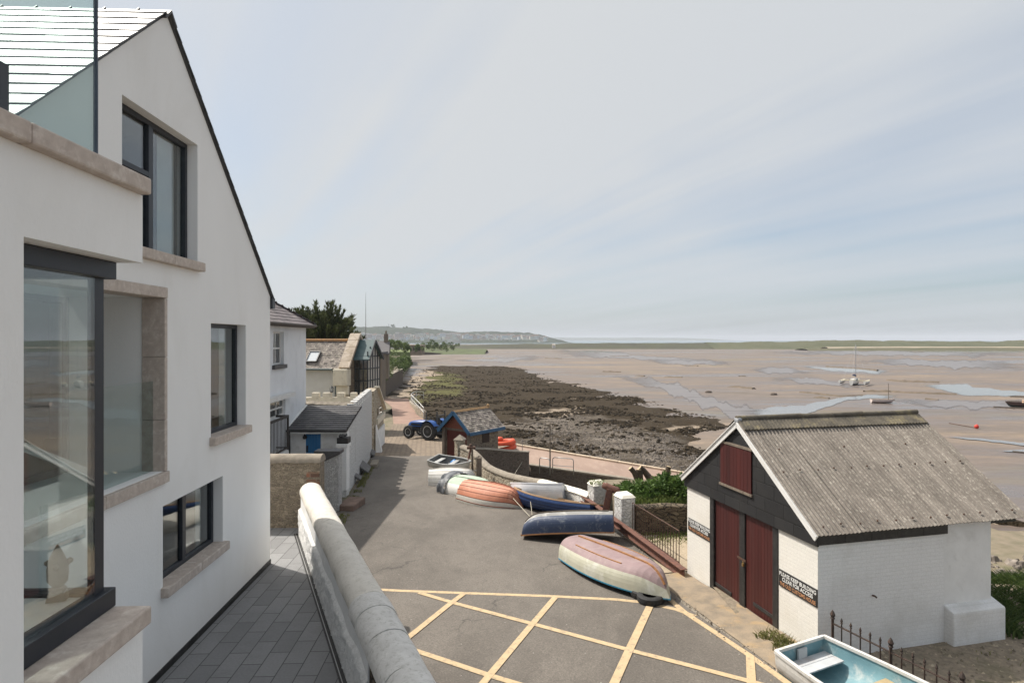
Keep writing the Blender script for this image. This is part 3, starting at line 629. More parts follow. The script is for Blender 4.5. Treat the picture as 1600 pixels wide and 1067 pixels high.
tag(far_strip('dunes', [(1100,535.5),(1180,534.5),(1250,533.5),(1300,531.8),(1340,532),(1380,533),(1400,531.8),(1440,532.4),(1500,534),(1560,533.2),(1620,532.5),(1750,532),(1950,533),(2200,532),(2700,533)], 690, 160, dune_m, 3.5, 1.4, seed=3), kind='structure')
tag(far_strip('saltmarsh', [(560,537),(700,539),(800,537.5),(870,536.6),(950,536),(1050,535.6),(1150,536),(1300,538.5),(1330,541)], 700, 140, M('saltmarsh_grass', (0.066,0.07,0.034), (0.055,0.05,0.033), 0.03, 0.95, bs=0.5, bscale=0.2, bd=1.0, stain=(0.045,0.045,0.03), sscale=0.03, samt=0.8), 3.5, 0.7, seed=5), kind='structure')
tag(far_strip('sand_beach', [(1290,542.2),(1380,541.6),(1500,541.7),(1750,542),(2600,542)], 655, 40, M('pale_sand', (0.36,0.30,0.22), (0.29,0.24,0.18), 0.05, 0.95), 5, 0.15, rows_n=6), kind='structure')
tag(far_strip('marsh_edge', [(1255,545),(1330,543.5),(1450,543.2),(1750,543),(2600,543)], 590, 60, M('marsh_turf', (0.075,0.075,0.036), (0.10,0.09,0.05), 0.05, 0.95), 5, 0.25, rows_n=6), kind='structure')
tag(far_strip('shore_meadow', [(600,543),(640,542.5),(680,543),(720,545),(760,547)], 440, 110, M('shore_grass', (0.10,0.125,0.05), (0.075,0.085,0.04), 0.08, 0.95, bs=0.6, bscale=0.5, bd=0.8, stain=(0.05,0.065,0.028), sscale=0.07, samt=0.8), 3, 0.9, rows_n=12, nscale=0.08, seed=21), kind='structure')
# wooded hill behind the far town, and the faint headland out to sea
hill_m = M('wooded_hillside', (0.038,0.050,0.028), (0.024,0.035,0.020), 0.018, 0.95, bs=0.8, bscale=0.06, bd=12, stain=(0.075,0.088,0.048), sscale=0.006, samt=0.6)
tag(far_strip('hills', [(380,507),(440,506),(500,507),(545,511),(560,511.5),(600,511),(640,512.5),(665,514),(690,516.5),(715,519.5),(730,520),(745,518),(790,519),(825,520.2),(846,524),(862,528.5),(878,533),(892,537)], 2100, 900, hill_m, 7, 4.5, rows_n=46, nscale=0.018, seed=2, sharp=1.4), kind='structure')
tag(far_strip('headland', [(820,527.6),(880,527.0),(960,527.6),(1010,527.5),(1060,528.0),(1090,528.6),(1120,530),(1145,532)], 9500, 1500, M('headland_green', (0.07,0.085,0.05), None, 0.002, 0.95), 60, 6, rows_n=10, nscale=0.002, seed=8), kind='structure')
# rocky foreshore
def px_poly(lst, z): return [tuple(atz(px, py, z)[:2]) for px, py in lst]
ROCK = px_poly([(560,640),(600,604),(640,585),(668,572),(700,570),(760,569),(800,572),(832,575),(850,584),(905,597),(935,605),(962,610),(1005,617),(1040,630),(1062,637),(1100,648),(1134,662),(1110,690),(1140,720)], -10.75)
ROCK += [(30,40),(36,24),(20,22),(4,37),(-6,48),(-16,60),(-26,80)]
GREY = px_poly([(800,690),(840,655),(900,640),(955,655),(1010,670),(1090,690),(1120,720),(1075,752),(980,740)], -10.3)
inpoly0, dpoly0 = inpoly, dpoly
def warp(x, y):
    a = 3.2*noise.noise(Vector((x*0.06,y*0.09,1)))+1.6*noise.noise(Vector((x*0.22,y*0.3,2)))+0.7*noise.noise(Vector((x*0.7,y*0.9,3))); b = 3.0*noise.noise(Vector((x*0.07,y*0.09,11)))+1.8*noise.noise(Vector((x*0.2,y*0.3,12)))
    k = smooth((y-slip_far(x)-4)/12); return x+a*1.6*k, y+b*1.5*k
def inpoly(x, y, poly):
    if poly is not PIT_: x, y = warp(x, y)
    return inpoly0(x, y, poly)
def dpoly(x, y, poly):
    if poly is not PIT_: x, y = warp(x, y)
    return dpoly0(x, y, poly)
PIT_ = None
def beach_h(x, y):
    ins = inpoly(x, y, ROCK); d = dpoly(x, y, ROCK); k = smooth(d/7.0) if ins else -smooth(d/5.0)
    if x > -2.5 and y < slip_far(x)-0.3: return -13.0
    near = 1-smooth((y-slip_far(x))/55.0)
    z = -11.12+0.30*k+0.75*near*smooth(k+0.3)
    if ins:
        p = Vector((x*0.16, y*0.11, 0)); lump = noise.ridged_multi_fractal(p, 0.9, 2.2, 5, 0.9, 2.0)*0.5
        f2 = noise.fractal(Vector((x*0.9,y*0.6,3)), 0.8, 2.2, 4)
        z += smooth(k*1.4)*(0.42*(lump-0.35)+0.16*f2)
    return z
rows = []; ys = []; y = 33.0
while y < 245: ys.append(y); y *= 1.0115
xs_u = [-0.42+0.0072*i for i in range(129)]
vs = []
m_, n_ = len(ys), len(xs_u); ROCKS = []
for y in ys:
    row = []
    for u in xs_u:
        x = u*max(y, 60)*1.02; row.append(Vector((x, y, beach_h(x, y))))
    rows.append(row)
def rock_material():
    m, t, b, o = newmat('weedy_rock')
    w1 = noi(t, mapping(t, o, scale=(0.10,0.16,0.1)), 1.0, 8, 0.66, 0.5); w2 = noi(t, mapping(t, o, scale=(1.2,1.7,1.2)), 1.0, 9, 0.75)
    vo = t.nodes.new('ShaderNodeTexVoronoi'); vo.inputs['Scale'].default_value = 5.5; t.links.new(o, vo.inputs['Vector'])
    stone = mixc(t, vo.outputs['Distance'], (0.205,0.175,0.145), (0.095,0.078,0.064)); stone = mixc(t, math_n(t, 'MULTIPLY', w2, 0.8), stone, (0.165,0.14,0.115)); w3 = noi(t, mapping(t, o, scale=(0.16,0.42,0.3), rot=(0,0,R_(-12))), 1.0, 8, 0.66, 0.6); stone = mixc(t, ramp(t, w3, [(0.46,0.0),(0.60,0.85)]), stone, (0.085,0.070,0.055)); stone = mixc(t, ramp(t, w3, [(0.30,0.7),(0.42,0.0)]), stone, (0.32,0.285,0.245))
    weed = mixc(t, ramp(t, w2, [(0.35,0),(0.7,1)]), (0.027,0.019,0.011), (0.062,0.046,0.028))
    zone = attr(t, 'weed'); f = ramp(t, math_n(t, 'ADD', math_n(t, 'MULTIPLY', zone, 0.50), math_n(t, 'ADD', math_n(t, 'MULTIPLY', w1, 0.75), math_n(t, 'MULTIPLY', w2, 0.3))), [(0.68,0.0),(0.86,1.0)])
    col = mixc(t, f, stone, weed)
    alg = attr(t, 'algae'); g = ramp(t, math_n(t, 'ADD', math_n(t, 'MULTIPLY', alg, 0.44), math_n(t, 'ADD', math_n(t, 'MULTIPLY', w1, 0.4), math_n(t, 'MULTIPLY', w2, 0.35))), [(0.74,0.0),(0.86,0.8)])
    col = mixc(t, g, col, mixc(t, w2, (0.05,0.06,0.018), (0.20,0.19,0.07)))
    sand = attr(t, 'sand'); s = ramp(t, math_n(t, 'ADD', math_n(t, 'MULTIPLY', sand, 0.8), math_n(t, 'MULTIPLY', w2, 0.5)), [(0.55,0.0),(0.80,1.0)])
    col = mixc(t, s, col, (0.29,0.235,0.18))
    t.links.new(col, b.inputs['Base Color']); b.inputs['Roughness'].default_value = 0.9; b.inputs['Specular IOR Level'].default_value = 0.12
    bump(t, b, math_n(t, 'ADD', math_n(t, 'MULTIPLY', w2, 1.0), math_n(t, 'MULTIPLY', vo.outputs['Distance'], 0.6)), 1.0, 0.16)
    return m
mb = MB(); mb.grid(rows); fs = mb.build('foreshore', rock_material(), smooth=True); tag(fs, kind='structure')
me = fs.data
ALG = px_poly([(560,640),(620,590),(650,580),(720,578),(760,586),(770,610),(735,640),(690,650),(650,640)], -10.6)
PATH = px_poly([(612,640),(640,622),(668,598),(690,580),(676,574),(640,585),(622,604),(606,622)], -10.6)
SLABS = [px_poly(q, -10.5) for q in ([(842,652),(880,640),(930,634),(935,640),(880,652),(850,660)], [(800,642),(880,630),(900,634),(860,646),(800,652)], [(1000,668),(1110,660),(1120,668),(1010,676)], [(870,622),(905,616),(912,622),(880,628)])]
aw, ag, asd = [], [], []
for v in me.vertices:
    x, y = v.co.x, v.co.y
    g = inpoly(x, y, GREY); dg = dpoly(x, y, GREY); aw.append(0.22*(1-smooth(dg/6)) if g else 0.5+0.5*smooth(dg/8))
    if g: aw[-1] = 0.50-0.27*smooth(dg/9)
    da = dpoly(x, y, ALG); ag.append(smooth(da/8) if inpoly(x, y, ALG) else 0.0)
    s = 0.0 if inpoly(x, y, ROCK) else 1.0
    if inpoly(x, y, PATH): s = 0.75*smooth(dpoly(x, y, PATH)/2)+0.1
    for q in SLABS:
        if inpoly(x, y, q): s = max(s, 0.65*smooth(dpoly(x, y, q)/1.5))
    asd.append(s)
for nm, arr in (('weed', aw), ('algae', ag), ('sand', asd)):
    at = me.attributes.new(nm, 'FLOAT', 'POINT'); at.data.foreach_set('value', arr)
# loose stones on the upper shore, and clumps of bladder weed on the ledges
def scatter(name, n, pick, mats, size, flat=0.6, seed=1, label=None, cat=None):
    r = random.Random(seed); mb = MB(); k = 0; tries = 0
    while k < n and tries < n*20:
        tries += 1; x, y = pick(r)
        if x is None: continue
        z = beach_h(x, y) if y > 33 else -6.5
        s = size*(0.5+r.random()**2*1.6); ph = r.random()*6.28
        pts = []
        for dx, dy, dz in ((1,0,0),(0.3,0.9,0),(-0.8,0.6,0),(-0.9,-0.5,0),(0.2,-1,0)):
            q = s*(0.7+0.5*r.random()); pts.append((x+(dx*math.cos(ph)-dy*math.sin(ph))*q, y+(dx*math.sin(ph)+dy*math.cos(ph))*q, z-0.03))
        h = s*flat*(0.7+0.6*r.random()); tp = [(x+(p[0]-x)*0.55+(r.random()-.5)*s*0.2, y+(p[1]-y)*0.55, z+h*(0.75+0.35*r.random())) for p in pts]
        mb.tone = r.random(); mb.add(pts+tp, [(i,(i+1)%5,5+(i+1)%5,5+i) for i in range(5)]+[(5,6,7,8,9)]); k += 1
    o = mb.build(name, mats); o['kind'] = 'stuff'; tag(o, label, cat); return o
def pick_grey(r):
    px, py = r.uniform(780,1130), r.uniform(636,752); p = atz(px, py, -10.2)
    if p.y < slip_far(p.x)+0.8 or not inpoly(p.x, p.y, ROCK): return None, None
    g = inpoly(p.x, p.y, GREY)
    if r.random() > (0.95 if g else 0.12)*(0.3+0.9*noise.noise(Vector((p.x*0.25,p.y*0.2,4)))+0.3): return None, None
    return p.x, p.y
scatter('shore_stones', 7000, pick_grey, M('shore_stone', (0.20,0.172,0.147), (0.125,0.105,0.088), 3, 0.9, tone=0.5), 0.072, 0.7, 3, 'grey stones strewn over the upper shore below the slipway', 'stones')
def pick_weed(r):
    px, py = r.uniform(640,1130), r.uniform(572,720); p = atz(px, py, -10.6)
    if p.y < slip_far(p.x)+1 or not inpoly(p.x, p.y, ROCK) or dpoly(p.x, p.y, ROCK) < 0.6: return None, None
    if inpoly(p.x, p.y, GREY) and r.random() < 0.85: return None, None
    if noise.noise(Vector((p.x*0.12,p.y*0.16,9)))+0.4*noise.noise(Vector((p.x*0.5,p.y*0.6,3))) < 0.02: return None, None
    return p.x, p.y
scatter('seaweed_clumps', 13000, pick_weed, M('bladder_wrack', (0.042,0.030,0.017), (0.024,0.018,0.011), 2, 0.85, tone=0.6, spec=0.15), 0.17, 0.5, 5, 'dark brown seaweed clumps covering the foreshore ledges', 'seaweed')
# land under the village, falling to the shore
PIT = [(-2.2,35.9),(0.5,38.6),(1.0,43.0),(9.5,41.0),(14,39.8),(14,26),(7.6,25.2),(4.3,24.4),(2.4,27.2),(0.2,30)]
PIT_ = PIT
def land_h(x, y):
    z = zr(y)-0.06
    if inpoly(x, y, PIT): z -= 2.9*smooth(dpoly(x, y, PIT)/0.5)
    if x > 9.5:
        z = min(z, -6.42-4.3*smooth((y-13.2+max(0,(x-14))*0.12)/16.0)+0.25*noise.noise(Vector((x*0.4,y*0.4,0)))*smooth((y-15)/4))
    c = slip_far(x)-0.25 if x > -1.2 else (49.1+(-1.2-x)*1.55)
    if x < -14.5: c = 86.0
    if x > -1.2: z = min(z, slip_z(x)-0.12) if y > slip_near(x)+0.1 else z
    z -= 4.0*smooth((y-c)/0.5)
    return z
xs = [-60+2*i for i in range(20)]+[-20+0.5*i for i in range(0,132)]; ys = [0+1.0*i for i in range(12)]+[12+0.5*i for i in range(0,90)]+[57+1.5*i for i in range(50)]
mb = MB(); mb.grid([[Vector((x, y, land_h(x, y))) for x in xs] for y in ys])
tag(mb.build('ground', M('earth_and_grit', (0.22,0.18,0.13), (0.15,0.13,0.085), 1.2, 0.95, bs=0.8, bscale=14, bd=0.03, stain=(0.10,0.11,0.045), sscale=0.6, samt=0.6)), kind='structure')
# road surface
def asphalt():
    m, t, b, o = newmat('worn_asphalt'); f = noi(t, o, 26, 6, 0.85); g = noi(t, mapping(t, o, scale=(0.5,0.3,1)), 1.0, 7, 0.65, 0.5); h = noi(t, mapping(t, o, scale=(2.2,1.4,1), loc=(5,2,0)), 1.0, 8, 0.7)
    col = mixc(t, ramp(t, g, [(0.38,0),(0.60,1)]), (0.128,0.112,0.096), (0.182,0.160,0.137))
    col = mixc(t, ramp(t, h, [(0.52,0.0),(0.72,0.5)]), col, (0.105,0.092,0.079))
    col = mixc(t, ramp(t, f, [(0.36,0.75),(0.56,0.0)]), col, (0.065,0.06,0.055)); col = mixc(t, ramp(t, f, [(0.58,0.0),(0.70,0.6)]), col, (0.33,0.31,0.28))
    sp = t.nodes.new('ShaderNodeTexVoronoi'); sp.inputs['Scale'].default_value = 3.3; t.links.new(o, sp.inputs['Vector'])
    col = mixc(t, ramp(t, sp.outputs['Distance'], [(0.035,0.8),(0.055,0.0)]), col, (0.38,0.36,0.32))
    wv = t.nodes.new('ShaderNodeVectorMath'); wv.operation = 'MULTIPLY_ADD'; wn_ = t.nodes.new('ShaderNodeTexNoise'); wn_.inputs['Scale'].default_value = 1.1; wn_.inputs['Detail'].default_value = 6; t.links.new(o, wn_.inputs['Vector']); t.links.new(wn_.outputs['Color'], wv.inputs[0]); wv.inputs[1].default_value = (1.6,1.6,0); t.links.new(o, wv.inputs[2])
    ck = t.nodes.new('ShaderNodeTexVoronoi'); ck.feature = 'DISTANCE_TO_EDGE'; ck.inputs['Scale'].default_value = 0.17; t.links.new(wv.outputs[0], ck.inputs['Vector'])
    crack = math_n(t, 'MULTIPLY', ramp(t, ck.outputs['Distance'], [(0.0,1.0),(0.006,0.0)]), ramp(t, noi(t, o, 0.35, 3), [(0.50,0.0),(0.60,0.75)]))
    col = mixc(t, crack, col, (0.05,0.046,0.042))
    t.links.new(col, b.inputs['Base Color']); b.inputs['Roughness'].default_value = 0.85; b.inputs['Specular IOR Level'].default_value = 0.3; bump(t, b, f, 0.5, 0.008); return m
def strip(name, left, right, mat, dz, ysamp, crown=0.0):
    def at(poly, y):
        for i in range(len(poly)-1):
            (x1, y1), (x2, y2) = poly[i], poly[i+1]
            if y1 <= y <= y2: return x1+(x2-x1)*(y-y1)/(y2-y1)
        return poly[-1][0] if y > poly[-1][1] else poly[0][0]
    rows = []
    for y in ysamp:
        a, c = at(left, y), at(right, y); rows.append([Vector((a+(c-a)*k/8, y, zr(y)+dz)) for k in range(9)])
    mb = MB(); mb.grid(rows); return tag(mb.build(name, mat), kind='structure')
redge = [tuple(Rd(px, py)[:2]) for px, py in ((1330,1130),(1240,1067),(1172,1016),(1110,974),(1060,938))]
redge += [(4.35,17.6),(3.9,20.3),(2.6,24.0),(1.0,27.3),(-1.6,32.0),(-2.8,35.2),(-3.6,39.5)]
ledge = [(0.2,4),(-2.2,10.6),(-3.6,13.6),(-6.9,20),(-7.4,27),(-9.3,39.5)]
road = strip('road', ledge, redge, asphalt(), 0.0, [8+0.5*i for i in range(64)])
setts = brick_mat('granite_setts', (0.30,0.235,0.175), (0.23,0.18,0.135), (0.10,0.08,0.06), 0.5, 0.24, 0.03, 'xy', 0.8, 0.02, 0.85, rot=R_(38), stain=(0.15,0.12,0.09), samt=0.4)
strip('cobbled_apron', [(-9.4,39.5),(-10.4,46),(-12,60)], [(-3.4,39.5),(-2.2,41),(0.5,46),(-0.5,49),(-7.5,59.5),(-8,60)], setts, 0.0, [39.5+0.5*i for i in range(42)])
strip('red_path', [(-12,60),(-15.2,75),(-22,95)], [(-8.2,60),(-11,68),(-13.6,80),(-14.6,84),(-17,95)], M('red_paving', (0.30,0.195,0.15), (0.235,0.152,0.12), 0.5, 0.85, bs=0.3, bscale=12, bd=0.01, stain=(0.36,0.25,0.19), sscale=0.8, samt=0.5), 0.0, [60+1.0*i for i in range(27)])
rp = M('concrete_verge', (0.27,0.235,0.19), (0.20,0.175,0.14), 1.5, 0.9, bs=0.6, bscale=25, bd=0.012, stain=(0.12,0.10,0.075), sscale=1.5, samt=0.6)
strip('verge', [(x+0.0, y) for x, y in redge[:5]]+[(4.35,17.6)], [(x+0.55, y) for x, y in redge[:5]]+[(5.2,17.6)], rp, -0.012, [9.5+0.4*i for i in range(21)])
# slipway
slip_m = M('pink_concrete', (0.33,0.235,0.185), (0.27,0.19,0.15), 0.5, 0.85, bs=0.3, bscale=8, bd=0.015, stain=(0.40,0.30,0.24), sscale=1.6, samt=0.5, stretch=(1,0.3,1))
rows = []
for i in range(61):
    x = -3.2+33*i/60; rows.append([Vector((x, slip_near(x)+(slip_far(x)-slip_near(x))*k/4, slip_z(x))) for k in range(5)])
mb = MB(); mb.grid(rows); tag(mb.build('slipway', slip_m), kind='structure')
kerb_m = M('pale_kerb', (0.62,0.50,0.37), (0.50,0.40,0.30), 3, 0.8, stain=(0.35,0.28,0.2), sscale=4, samt=0.5)
kb = MB(); x = -1.0
while x < 29:
    a = Vector((x, slip_far(x)-0.15, slip_z(x)+0.05)); c = Vector((x+0.98, slip_far(x+0.98)-0.15, slip_z(x+0.98)+0.05)); kb.bar(a, c, 0.26, 0.20); x += 1.0
tag(kb.build('kerb', kerb_m, bevel=0.02), kind='structure')
# sea side face of the slipway and the wall under its landward edge
sw = MB()
for f_, o_ in ((slip_far, 0.02),):
    sw.add([Vector((-1, f_(-1)+o_, slip_z(-1)-0.02)), Vector((29, f_(29)+o_, slip_z(29)-0.02)), Vector((29, f_(29)+o_, -12)), Vector((-1, f_(-1)+o_, -12))], [(0,1,2,3)])
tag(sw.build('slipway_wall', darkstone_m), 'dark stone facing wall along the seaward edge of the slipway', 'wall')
lw = thing('retaining_wall', 'dark shaded retaining wall with pale capping under the near edge of the slipway', 'wall', (0,0,0))
mb = MB(); a, c = (1.2, slip_near(1.2)-0.02), (13, slip_near(13)-0.02)
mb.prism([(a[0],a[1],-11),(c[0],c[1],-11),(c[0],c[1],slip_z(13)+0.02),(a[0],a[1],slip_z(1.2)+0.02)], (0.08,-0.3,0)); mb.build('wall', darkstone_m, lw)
mb = MB(); mb.bar((a[0],a[1]-0.12,slip_z(1.2)+0.08), (c[0],c[1]-0.12,slip_z(13)+0.08), 0.42, 0.12); mb.build('capping', concrete_m, lw, bevel=0.02)
# box markings painted on the road
yel = M('faded_yellow_paint', (0.52,0.39,0.235), (0.45,0.335,0.20), 6, 0.8, stain=(0.22,0.185,0.145), sscale=9, samt=0.75)
def mark(pts, w0, z=0.004):
    p = [Rd(*q) for q in pts]; mb = MB(); L, R2 = [], []; d3 = []
    fine = []
    for i in range(len(p)-1):
        n = max(2, int((p[i+1]-p[i]).length/0.3))
        for j in range(n): fine.append(p[i].lerp(p[i+1], j/n))
    fine.append(p[-1])
    for i, q in enumerate(fine):
        d = (fine[min(i+1,len(fine)-1)]-fine[max(0,i-1)]); d.z = 0; d.normalize(); n = Vector((-d.y, d.x, 0))
        a, c = q+n*w0/2, q-n*w0/2; a.z = zr(a.y)+z; c.z = zr(c.y)+z; L.append(a); R2.append(c)
    mb.grid([L, R2]); return mb
ym = MB()
def addm(m2):
    ym.add(m2.v, m2.f)
addm(mark([(560,919),(625,922.5),(720,926),(860,931),(960,936),(1000,940),(1056,951.5),(1086,962.5)], 0.15, 0.004))
addm(mark([(1047,937),(1072,958),(1110,983),(1170,1023),(1235,1070),(1310,1120)], 0.15, 0.008))
addm(mark([(655,926),(713,943),(830,974),(985,1016),(1090,1043),(1172,1064.5),(1230,1080)], 0.15, 0.012))
addm(mark([(600,1000),(660,1020),(764,1055),(850,1081)], 0.15, 0.012))
addm(mark([(724,928),(700,946),(648,988),(600,1026)], 0.15, 0.016))
addm(mark([(867,934),(832,975),(765,1055),(735,1092)], 0.15, 0.016))
addm(mark([(1015,948),(983,1016),(960,1067),(945,1100)], 0.17, 0.016))
addm(mark([(1172,1024),(1174,1064),(1176,1110)], 0.16, 0.016))
o = ym.build('box_marking', yel); tag(o, kind='structure')
mh = Rd(611, 836); mb = MB(); 
# gravel yard right of the boathouse and the little railed garden
grav = M('shingle', (0.30,0.245,0.18), (0.19,0.155,0.115), 9, 0.95, bs=1.0, bscale=22, bd=0.03, stain=(0.12,0.11,0.06), sscale=1.2, samt=0.6)
mb = MB(); mb.grid([[Vector((x, y, -6.36+0.02*noise.noise(Vector((x,y,0)))-0.05*smooth((y-14)/3))) for x in [5.2+0.5*i for i in range(26)]] for y in [5.0+0.5*i for i in range(22)]]); tag(mb.build('gravel_yard', grav), kind='structure')
mb = MB(); mb.add([(4.3,16.7,-6.56),(8,17.6,-6.56),(8,21.2,-6.85),(4.2,20.9,-6.85)], [(0,1,2,3)]); tag(mb.build('garden_gravel', M('pale_gravel', (0.42,0.34,0.24), (0.30,0.24,0.17), 14, 0.95, bs=1.0, bscale=30, bd=0.02)), kind='structure')
# ------------------------------------------------------------ the boathouse on the right
ANG_B = math.atan2(0.231, 0.973)
B = Frame((6.08, 11.78, -6.32), ANG_B)          # x into the building, y along the front away from the camera, z up
bh = thing('boathouse', 'white brick boathouse with black gable, red doors and grey corrugated roof, at the right', 'boathouse', B.o, ANG_B)
WBk = brick_mat('white_painted_brick', (0.76,0.735,0.68), (0.735,0.71,0.66), (0.69,0.665,0.615), 0.23, 0.078, 0.007, 'yz', 0.55, 0.008, 0.65, stain=(0.56,0.52,0.44), samt=0.35)
WBs = brick_mat('white_brick_side', (0.80,0.79,0.775), (0.78,0.77,0.755), (0.73,0.72,0.70), 0.23, 0.078, 0.007, 'xz', 0.55, 0.008, 0.65, stain=(0.50,0.48,0.44), samt=0.4)
def bx(px, py, c=0.0): p = B.hit(px, py, 0, c); return p.y, p.z
def by_(px, py, c=0.0): p = B.hit(px, py, 1, c); return p.x, p.z
yL, _ = bx(1074, 800); EZ = 2.50; RZ = 4.34; yM = yL/2+0.02; DX = 5.2
dl, _ = bx(1110.5, 900); dr_, _ = bx(1215.5, 900)           # door opening far and near jamb
_, band = bx(1277, 852.5)
XW, _ = by_(1549, 850)
mb = MB()
holed(mb, [(0,-1.2),(0,EZ),(yM,RZ-0.1),(yL,EZ),(yL,-1.2)], [rect(dr_, dl, -1.0, 2.42)], lambda u, v, d: Vector((d, u, v)), 0.23)
mb.build('wall', WBk, bh)
x_r, _ = by_(1475, 900)
mb = MB(); mb.box(0.004, x_r, -0.003, 0.228, -1.2, EZ-0.03); mb.build('side_wall', WBs, bh)
mb = MB(); mb.box(x_r+0.001, XW, 0.012, 0.25, -1.2, EZ-0.02); mb.box(XW-0.2, XW, 0.251, yL, -1.2, EZ-0.02); mb.box(0.231, XW-0.201, yL-0.23, yL, -1.2, EZ-0.03); mb.build('rendered_wall', white_plaster, bh)
pz = by_(1475, 944)[1]; pr = B.hit(1572, 950, 1, -0.22).x
mb = MB(); mb.add([(x_r,-0.22,-1.2),(pr,-0.22,-1.2),(pr,0.3,-1.2),(x_r,0.3,-1.2),(x_r,-0.22,pz-0.10),(pr,-0.22,pz-0.10),(pr,0.3,pz+0.10),(x_r,0.3,pz+0.10)], [(0,3,2,1),(4,5,6,7),(0,1,5,4),(1,2,6,5),(2,3,7,6),(3,0,4,7)]); mb.build('plinth', WBs, bh, bevel=0.03)
clad = brick_mat('black_shiplap', (0.020,0.020,0.021), (0.028,0.028,0.029), (0.006,0.006,0.006), 0.62, 0.31, 0.012, 'yz', 0.8, 0.015, 0.6, stain=(0.04,0.037,0.034), samt=0.4)
mb = MB(); hy0, hz1 = bx(1179, 703); hy1, _ = bx(1129.5, 688); _, hz0 = bx(1179, 774)
holed(mb, [(-0.04,band),(-0.04,EZ+0.02),(yM,RZ-0.02),(yL+0.08,EZ+0.02),(yL+0.08,band)], [rect(hy0, hy1, hz0, hz1)], lambda u, v, d: Vector((-0.055+d, u, v)), 0.05)
mb.build('black_cladding', clad, bh)
redw = M('maroon_paint', (0.062,0.0125,0.0105), (0.045,0.010,0.009), 3, 0.5, tone=0.22, bs=0.3, bscale=20, bd=0.004, stretch=(1,1,0.12), stain=(0.06,0.018,0.015), sscale=3, samt=0.6)
def planks(mb, y0, y1, z0, z1, x, n, th=0.03, g=0.006, seed=0):
    r = random.Random(seed); s = (y1-y0)/n
    for i in range(n): mb.tone = 0.5+(r.random()-0.5)*0.8; mb.box(x, x+th, y0+i*s+g/2, y0+(i+1)*s-g/2, z0, z1)
    mb.tone = 0.5
mb = MB(); planks(mb, hy0+0.012, hy1-0.012, hz0+0.03, hz1-0.03, -0.085, 9, seed=5); hd = mb.build('loft_hatch', redw, bh, bevel=0.003)
mb = MB(); mb.box(-0.05, -0.006, hy0, hy1, hz0, hz1); mb.build('hatch_backing', black_m, hd)
mb = MB(); mb.box(-0.10, -0.057, hy0-0.02, hy1+0.02, hz0-0.03, hz0+0.025); mb.build('hatch_sill', wood_g, hd); mb = MB(); mb.box(-0.10, -0.057, hy0-0.02, hy1+0.02, hz1-0.025, hz1+0.03); mb.build('hatch_head', wood_g, hd)
# doors
dzt = 2.36; jam = 0.16
mb = MB(); mb.box(-0.02, 0.14, dl-jam, dl+0.02, -1.0, dzt+0.06); mb.box(-0.02, 0.14, dr_-0.02, dr_+jam, -1.0, dzt+0.06); mb.box(-0.021, 0.139, dr_+jam, dl-jam, dzt-0.10, dzt+0.06)
ym1, _ = bx(1155.5, 880); ym2, _ = bx(1163, 880)
mb.build('door_frame', black_m, bh, bevel=0.01)
for k, (a, c) in enumerate(((dr_+jam+0.005, ym2-0.012), (ym1+0.012, dl-jam-0.005))):
    mb = MB(); planks(mb, a, c, -0.60+0.0, dzt-0.105, 0.035, 9, 0.035, seed=20+k); d = mb.build('door', redw, bh, bevel=0.003)
    sb = MB(); e = a if k == 0 else c; z = 0.15 if k == 0 else 0.0
    sb.box(0.012, 0.034, (a+0.0 if k == 0 else c-0.72), (a+0.72 if k == 0 else c), z-0.005, z+0.075); sb.build('strap_hinge', black_m, d, bevel=0.004)
mb = MB(); mb.box(0.0, 0.09, ym2-0.01, ym1+0.01, -0.6, dzt-0.101); st_ = mb.build('meeting_stile', black_m, bh, bevel=0.008)
pk = MB(); pk.box(-0.035, -0.001, ym2+0.0, ym2+0.055, 0.93, 1.0); pk.tube([(-0.018,ym2+0.008,1.0),(-0.018,ym2+0.012,1.04),(-0.018,ym2+0.043,1.04),(-0.018,ym2+0.047,1.0)], 0.006, 6); pk.build('padlock', M('brass', (0.45,0.30,0.12), None, 5, 0.4, metal=0.8), st_, bevel=0.006)
pk = MB(); pk.box(-0.012, -0.0005, ym2-0.06, ym1+0.08, 1.05, 1.10); pk.build('hasp', iron_m, st_)
